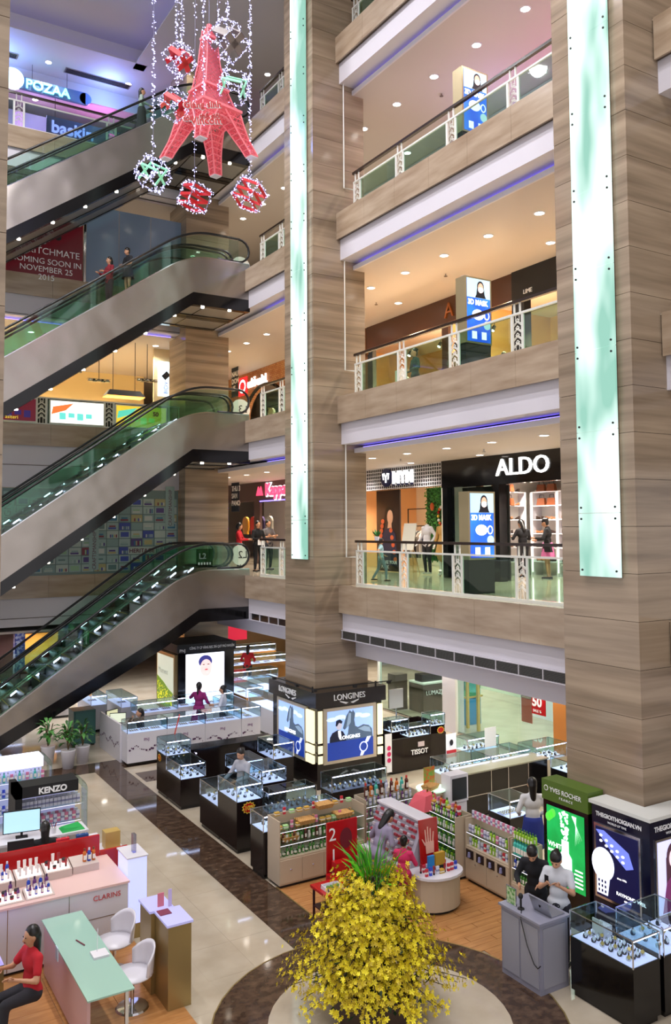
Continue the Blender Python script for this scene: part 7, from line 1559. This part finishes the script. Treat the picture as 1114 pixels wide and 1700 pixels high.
for i in range(70):
    a = random.uniform(0, 6.28); r = random.uniform(0, .25); b0 = V(6.24+math.cos(a)*r, 9.4+math.sin(a)*r, random.uniform(1.55, 1.8)); d = V(math.cos(a)*random.uniform(.15, .9), math.sin(a)*random.uniform(.15, .9), random.uniform(.7, 1.5)).normalized(); L = random.uniform(.3, .55); s = d.cross(V(.3, -.5, .1)).normalized()*.014; q = b0+d*L*.6; e = b0+d*L+V(math.cos(a), math.sin(a), -.6)*.07
    m.add([b0-s, b0+s, q+s, q-s, e], [(0, 1, 2, 3), (3, 2, 4)], gm_[i % 2])
m.ob('grass_blades', t, kind='stuff')
# ================================================================== HANGING DECORATION
fairy = glow('fairy_light', 'c4c4ff', 3); wire = mat('wire_grey', '9090a8', .4, .5)
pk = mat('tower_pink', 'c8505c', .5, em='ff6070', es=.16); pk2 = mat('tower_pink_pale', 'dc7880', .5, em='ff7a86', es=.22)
def atY(px, py, Y):
    d = fw+(px-557.15)/1397.5*rt-(py-795.25)/1397.5*up2; k = Y/d.y; return V(0, 0, 6.25)+d*k
TX, TY = 6.27, 15.0
t = thing('hanging_tower', 'pink lattice model of an iron tower hanging over the void with a red lettered banner', 'decoration', (TX, TY, 13.4)); rot = .22
def half(z):    # half width of the tower at height z above the feet
    pr_ = ((0, .68), (.4, .55), (.8, .47), (1.05, .43), (1.12, .36), (1.6, .235), (2.15, .155), (2.9, .1), (3.1, .09))
    for (za, a), (zb, b_) in zip(pr_, pr_[1:]):
        if z <= zb: return a+(b_-a)*(z-za)/(zb-za)
    return .05
def TP(x, y, z): c, s = math.cos(rot), math.sin(rot); return V(TX+x*c-y*s, TY+x*s+y*c, 13.5+z*.87)
# legs: four tapering lattice tubes that meet at the first platform; shaft above
zs = [0, .12, .24, .36, .48, .6, .72, .84, .96]
for sx in (-1, 1):
    for sy in (-1, 1):
        mb = MB(); rings = []
        for z in zs:
            o_ = half(z); w_ = .17+.2*(z/.96)**2; i_ = o_-w_; rings.append([TP(sx*o_, sy*o_, z), TP(sx*i_, sy*o_, z), TP(sx*i_, sy*i_, z), TP(sx*o_, sy*i_, z)])
        for a, b_ in zip(rings, rings[1:]):
            for k in range(4):
                p, q, r_, s_ = a[k], a[(k+1) % 4], b_[(k+1) % 4], b_[k]; mb.tube([p, s_], .018, pk2, 4)
                n = 3
                for u in range(n):
                    A0, A1 = p.lerp(q, u/n), p.lerp(q, (u+1)/n); B0, B1 = s_.lerp(r_, u/n), s_.lerp(r_, (u+1)/n); mb.tube([A0, B1], .009, pk, 3); mb.tube([A1, B0], .009, pk, 3)
                mb.tube([p, q], .012, pk2, 4)
        mb.ob('leg_lattice', t)
        m = MB(); q = rings[0]; m.add([v+V(0, 0, -.03) for v in q]+list(q), [(3, 2, 1, 0), (4, 5, 6, 7), (0, 1, 5, 4), (1, 2, 6, 5), (2, 3, 7, 6), (3, 0, 4, 7)], lacq); m.ob('foot_plate', t)
# arches between the legs
for k in range(4):
    mb = MB()
    for i in range(12):
        def ap(i): a = math.pi*i/12; x = -math.cos(a)*.42; z = .3+.5*math.sin(a); return (x, z)
        (xa, za), (xb, zb) = ap(i), ap(i+1); L = .6
        def PP(x, z): h_ = half(z)-.05; return TP(*((x, -h_), (h_, x), (x, h_), (-h_, x))[k], z)
        mb.tube([PP(xa, za), PP(xb, zb)], .02, pk2, 4); mb.tube([PP(xa, za+.1), PP(xb, zb+.1)], .014, pk2, 4); mb.tube([PP(xa, za), PP(xb, zb+.1)], .008, pk, 3); mb.tube([PP(xb, zb), PP(xa, za+.1)], .008, pk, 3)
    mb.ob('arch_lattice', t)
def deck_(z, e, h_, name):
    w_ = half(z)+e; m = MB(); P = [TP(-w_, -w_, z), TP(w_, -w_, z), TP(w_, w_, z), TP(-w_, w_, z)]; m.hexa(P+[p+V(0, 0, h_) for p in P], pk2); m.ob(name, t)
deck_(1.0, .03, .05, 'platform'); deck_(1.5, .03, .04, 'platform'); deck_(2.72, .02, .05, 'platform')
mb = MB(); z = 1.05; film = MB()
while z < 2.95:
    z2 = z+.1; a, b_ = half(z), half(z2); n = max(2, int(a/.045))
    for k in range(4):
        c = [(-1, -1), (1, -1), (1, 1), (-1, 1)]; (x0_, y0_), (x1_, y1_) = c[k], c[(k+1) % 4]; p, q, r_, s_ = TP(x0_*a, y0_*a, z), TP(x1_*a, y1_*a, z), TP(x1_*b_, y1_*b_, z2), TP(x0_*b_, y0_*b_, z2)
        for u in range(n):
            A0, A1 = p.lerp(q, u/n), p.lerp(q, (u+1)/n); B0, B1 = s_.lerp(r_, u/n), s_.lerp(r_, (u+1)/n); mb.tube([A0, B1], .006, pk, 3); mb.tube([A1, B0], .006, pk, 3)
        mb.tube([p, s_], .014, pk2, 4)
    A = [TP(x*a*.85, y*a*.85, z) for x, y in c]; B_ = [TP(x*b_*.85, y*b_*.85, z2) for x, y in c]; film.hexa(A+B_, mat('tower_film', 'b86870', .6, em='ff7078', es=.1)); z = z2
mb.ob('shaft_lattice', t); film.ob('shaft_film', t)
MB().cone(TP(0, 0, 2.95), TP(0, 0, 3.08), .07, .05, pk, 8).ob('cap', t)
MB().cone(TP(0, 0, 3.05), V(TX, TY, LT+.6), .006, .006, wire, 4).ob('cable', t)
# banner words
cy_, cx_ = 14.45, 5.95
b0 = atY(305, 203, 14.25); nb = M.to_3x3()
Tb = Matrix.Rotation(-.32, 4, 'Z') @ Matrix.Rotation(math.pi/2, 4, 'X') @ Matrix.Rotation(.12, 4, 'Z')
for i, (s_, sz, dx, dz) in enumerate((('Giáng sinh', .165, -.04, .22), ('thế giới', .12, .28, .1), ('tới', .12, -.04, -.02), ('Vincom', .19, .1, -.05))):
    for q, (mm, off, bo) in enumerate(((wletter, .012, .012), (mat('banner_red_ink', 'b80c14', .5), -.006, .004))): text(s_, sz, mm, t, tuple(b0+V(dx, -.1, dz)+V(0, off, 0)), rot=Tb, ext=.006, bold=bo, name='banner_lettering')
# strings of fairy lights
def beads(mb, pts, n, r=.014, j=.035):
    for i in range(n):
        u = random.random()*(len(pts)-1); k = int(u); p = V(*pts[k]).lerp(V(*pts[min(k+1, len(pts)-1)]), u-k)+V(random.uniform(-j, j), random.uniform(-j, j), random.uniform(-j, j)); s = random.uniform(.7, 1.5)*r
        mb.add([p+V(s, 0, 0), p+V(-s, 0, 0), p+V(0, s, 0), p+V(0, -s, 0), p+V(0, 0, s), p+V(0, 0, -s)], [(0, 2, 4), (2, 1, 4), (1, 3, 4), (3, 0, 4), (2, 0, 5), (1, 2, 5), (3, 1, 5), (0, 3, 5)], fairy)
    return mb
SY = 14.6
strings = []
def string(label, x, y, ztop, zbot, dens=34, r=.012):
    s = thing('light_string', label, 'fairy lights', (x, y, zbot)); MB().tube([(x, y, ztop), (x, y, zbot)], .004, wire, 4).ob('wire', s); beads(MB(), [(x, y, ztop), (x, y, zbot)], int((ztop-zbot)*dens), r).ob('bulbs', s, kind='stuff'); return s
ZT = LT+.6
p = {}
SP_ = {'a': (5.02, 12.99), 'b': (5.5, 15.6), 'c': (5.95, 13.9), 'd': (6.35, 15.9), 'e': (6.64, 15.75), 'f': (7.1, 13.05), 'g': (5.62, 15.35)}
cz = [atY(*q, SY) for q in ((298, 99), (289, 174), (378, 68), (388, 145), (254, 289), (323, 327), (415, 323))]
string('string of fairy lights at the far left of the hanging decoration', cz[4].x, SY, ZT, cz[4].z); string('string of fairy lights down to the round-banded red cube', cz[5].x, SY, ZT, cz[5].z, 12); string('string of fairy lights running down to the upper red ribbon cube', cz[0].x-.05, SY, ZT, cz[1].z, 44); string('string of fairy lights just right of the red ribbon cubes', cz[0].x+.05, SY, ZT, cz[0].z, 40); string('string of fairy lights in front of the tower shaft', 5.99, SY, ZT, 13.75, 34); string('string of fairy lights at the tip of the tower', 6.28, SY, ZT, 15.72, 34); string('string of fairy lights above the silver cube', cz[2].x, SY, ZT, cz[3].z, 44); string('string of fairy lights at the right of the tower', cz[6].x, SY, ZT, cz[6].z, 46)
def cube(label, c, s, rib, rz, rx, beadn=150, style='x'):
    o = thing('gift_cube', label, 'decoration', tuple(c)); RM = Matrix.Rotation(rz, 3, 'Z') @ Matrix.Rotation(rx, 3, 'X') @ Matrix.Rotation(rx*.7, 3, 'Y')
    def Q(x, y, z): return V(*c)+RM @ V(x*s, y*s, z*s)
    co_ = [(x, y, z) for x in (-1, 1) for y in (-1, 1) for z in (-1, 1)]; ed = [(a, b_) for i, a in enumerate(co_) for b_ in co_[i+1:] if sum(abs(u-v) for u, v in zip(a, b_)) == 2]
    fm_ = MB(); bd = MB()
    for a, b_ in ed: fm_.tube([Q(*a), Q(*b_)], .008, wire, 4); beads(bd, [Q(*a), Q(*b_)], beadn//12, .011, .03)
    fm_.ob('cube_frame', o); bd.ob('bulbs', o, kind='stuff')
    if style == 'x':
        for d in (0, 1):
            m = MB(); w_ = .26 if rib is not sg else .1; L = 1.02
            A = [(-L, -w_), (L, -w_), (L, w_), (-L, w_)] if d else [(-w_, -L), (w_, -L), (w_, L), (-w_, L)]
            m.hexa([Q(x, -1.02, z) for x, z in A]+[Q(x, -.9, z) for x, z in A], rib); m.hexa([Q(x, .9, z) for x, z in A]+[Q(x, 1.02, z) for x, z in A], rib); m.hexa([Q(-1.02, x, z) for x, z in A]+[Q(-.9, x, z) for x, z in A], rib) if d else m.hexa([Q(x, z, 1.02) for x, z in A]+[Q(x, z, .9) for x, z in A], rib); m.ob('ribbon', o)
    else:
        for zz in (-.9, -.1, .75):
            m = MB()
            for a, b_ in (((-1, -1), (1, -1)), ((1, -1), (1, 1)), ((1, 1), (-1, 1)), ((-1, 1), (-1, -1))): m.hexa([Q(a[0], a[1], zz-.14), Q(b_[0], b_[1], zz-.14), Q(b_[0]*.93, b_[1]*.93, zz-.14), Q(a[0]*.93, a[1]*.93, zz-.14), Q(a[0], a[1], zz+.14), Q(b_[0], b_[1], zz+.14), Q(b_[0]*.93, b_[1]*.93, zz+.14), Q(a[0]*.93, a[1]*.93, zz+.14)], rib)
            m.ob('ribbon_band', o)
    return o
rr = mat('ribbon_red', 'c81820', .35); sv2 = mat('ribbon_grey', '7a6f68', .4); sg = mat('ribbon_mint', '88c8a8', .3, em='90ffc0', es=.3)
cube('upper red ribbon cube wrapped in fairy lights, left of the tower tip', atY(298, 99, SY), .19, rr, .5, .7); cube('lower red ribbon cube wrapped in fairy lights, left of the banner', atY(289, 174, SY), .18, rr, .8, .6)
cube('silver cube with a grey ribbon cross in fairy lights, right of the tower tip', atY(378, 68, SY), .25, sv2, .3, .6, 260); cube('small cube of fairy lights with a mint ribbon, right of the tower shaft', atY(388, 145, SY), .21, sg, .9, .3, 240)
cube('cube of fairy lights with a pale green ribbon, hanging lowest on the left', atY(254, 289, SY), .2, sg, .7, .5, 240); cube('round-banded red cube of fairy lights below the middle leg of the tower', atY(323, 327, SY), .2, rr, .2, .3, 240, 'b'); cube('open red banded cube of fairy lights below the right leg', atY(415, 323, SY), .21, rr, .6, .45, 240, 'b')
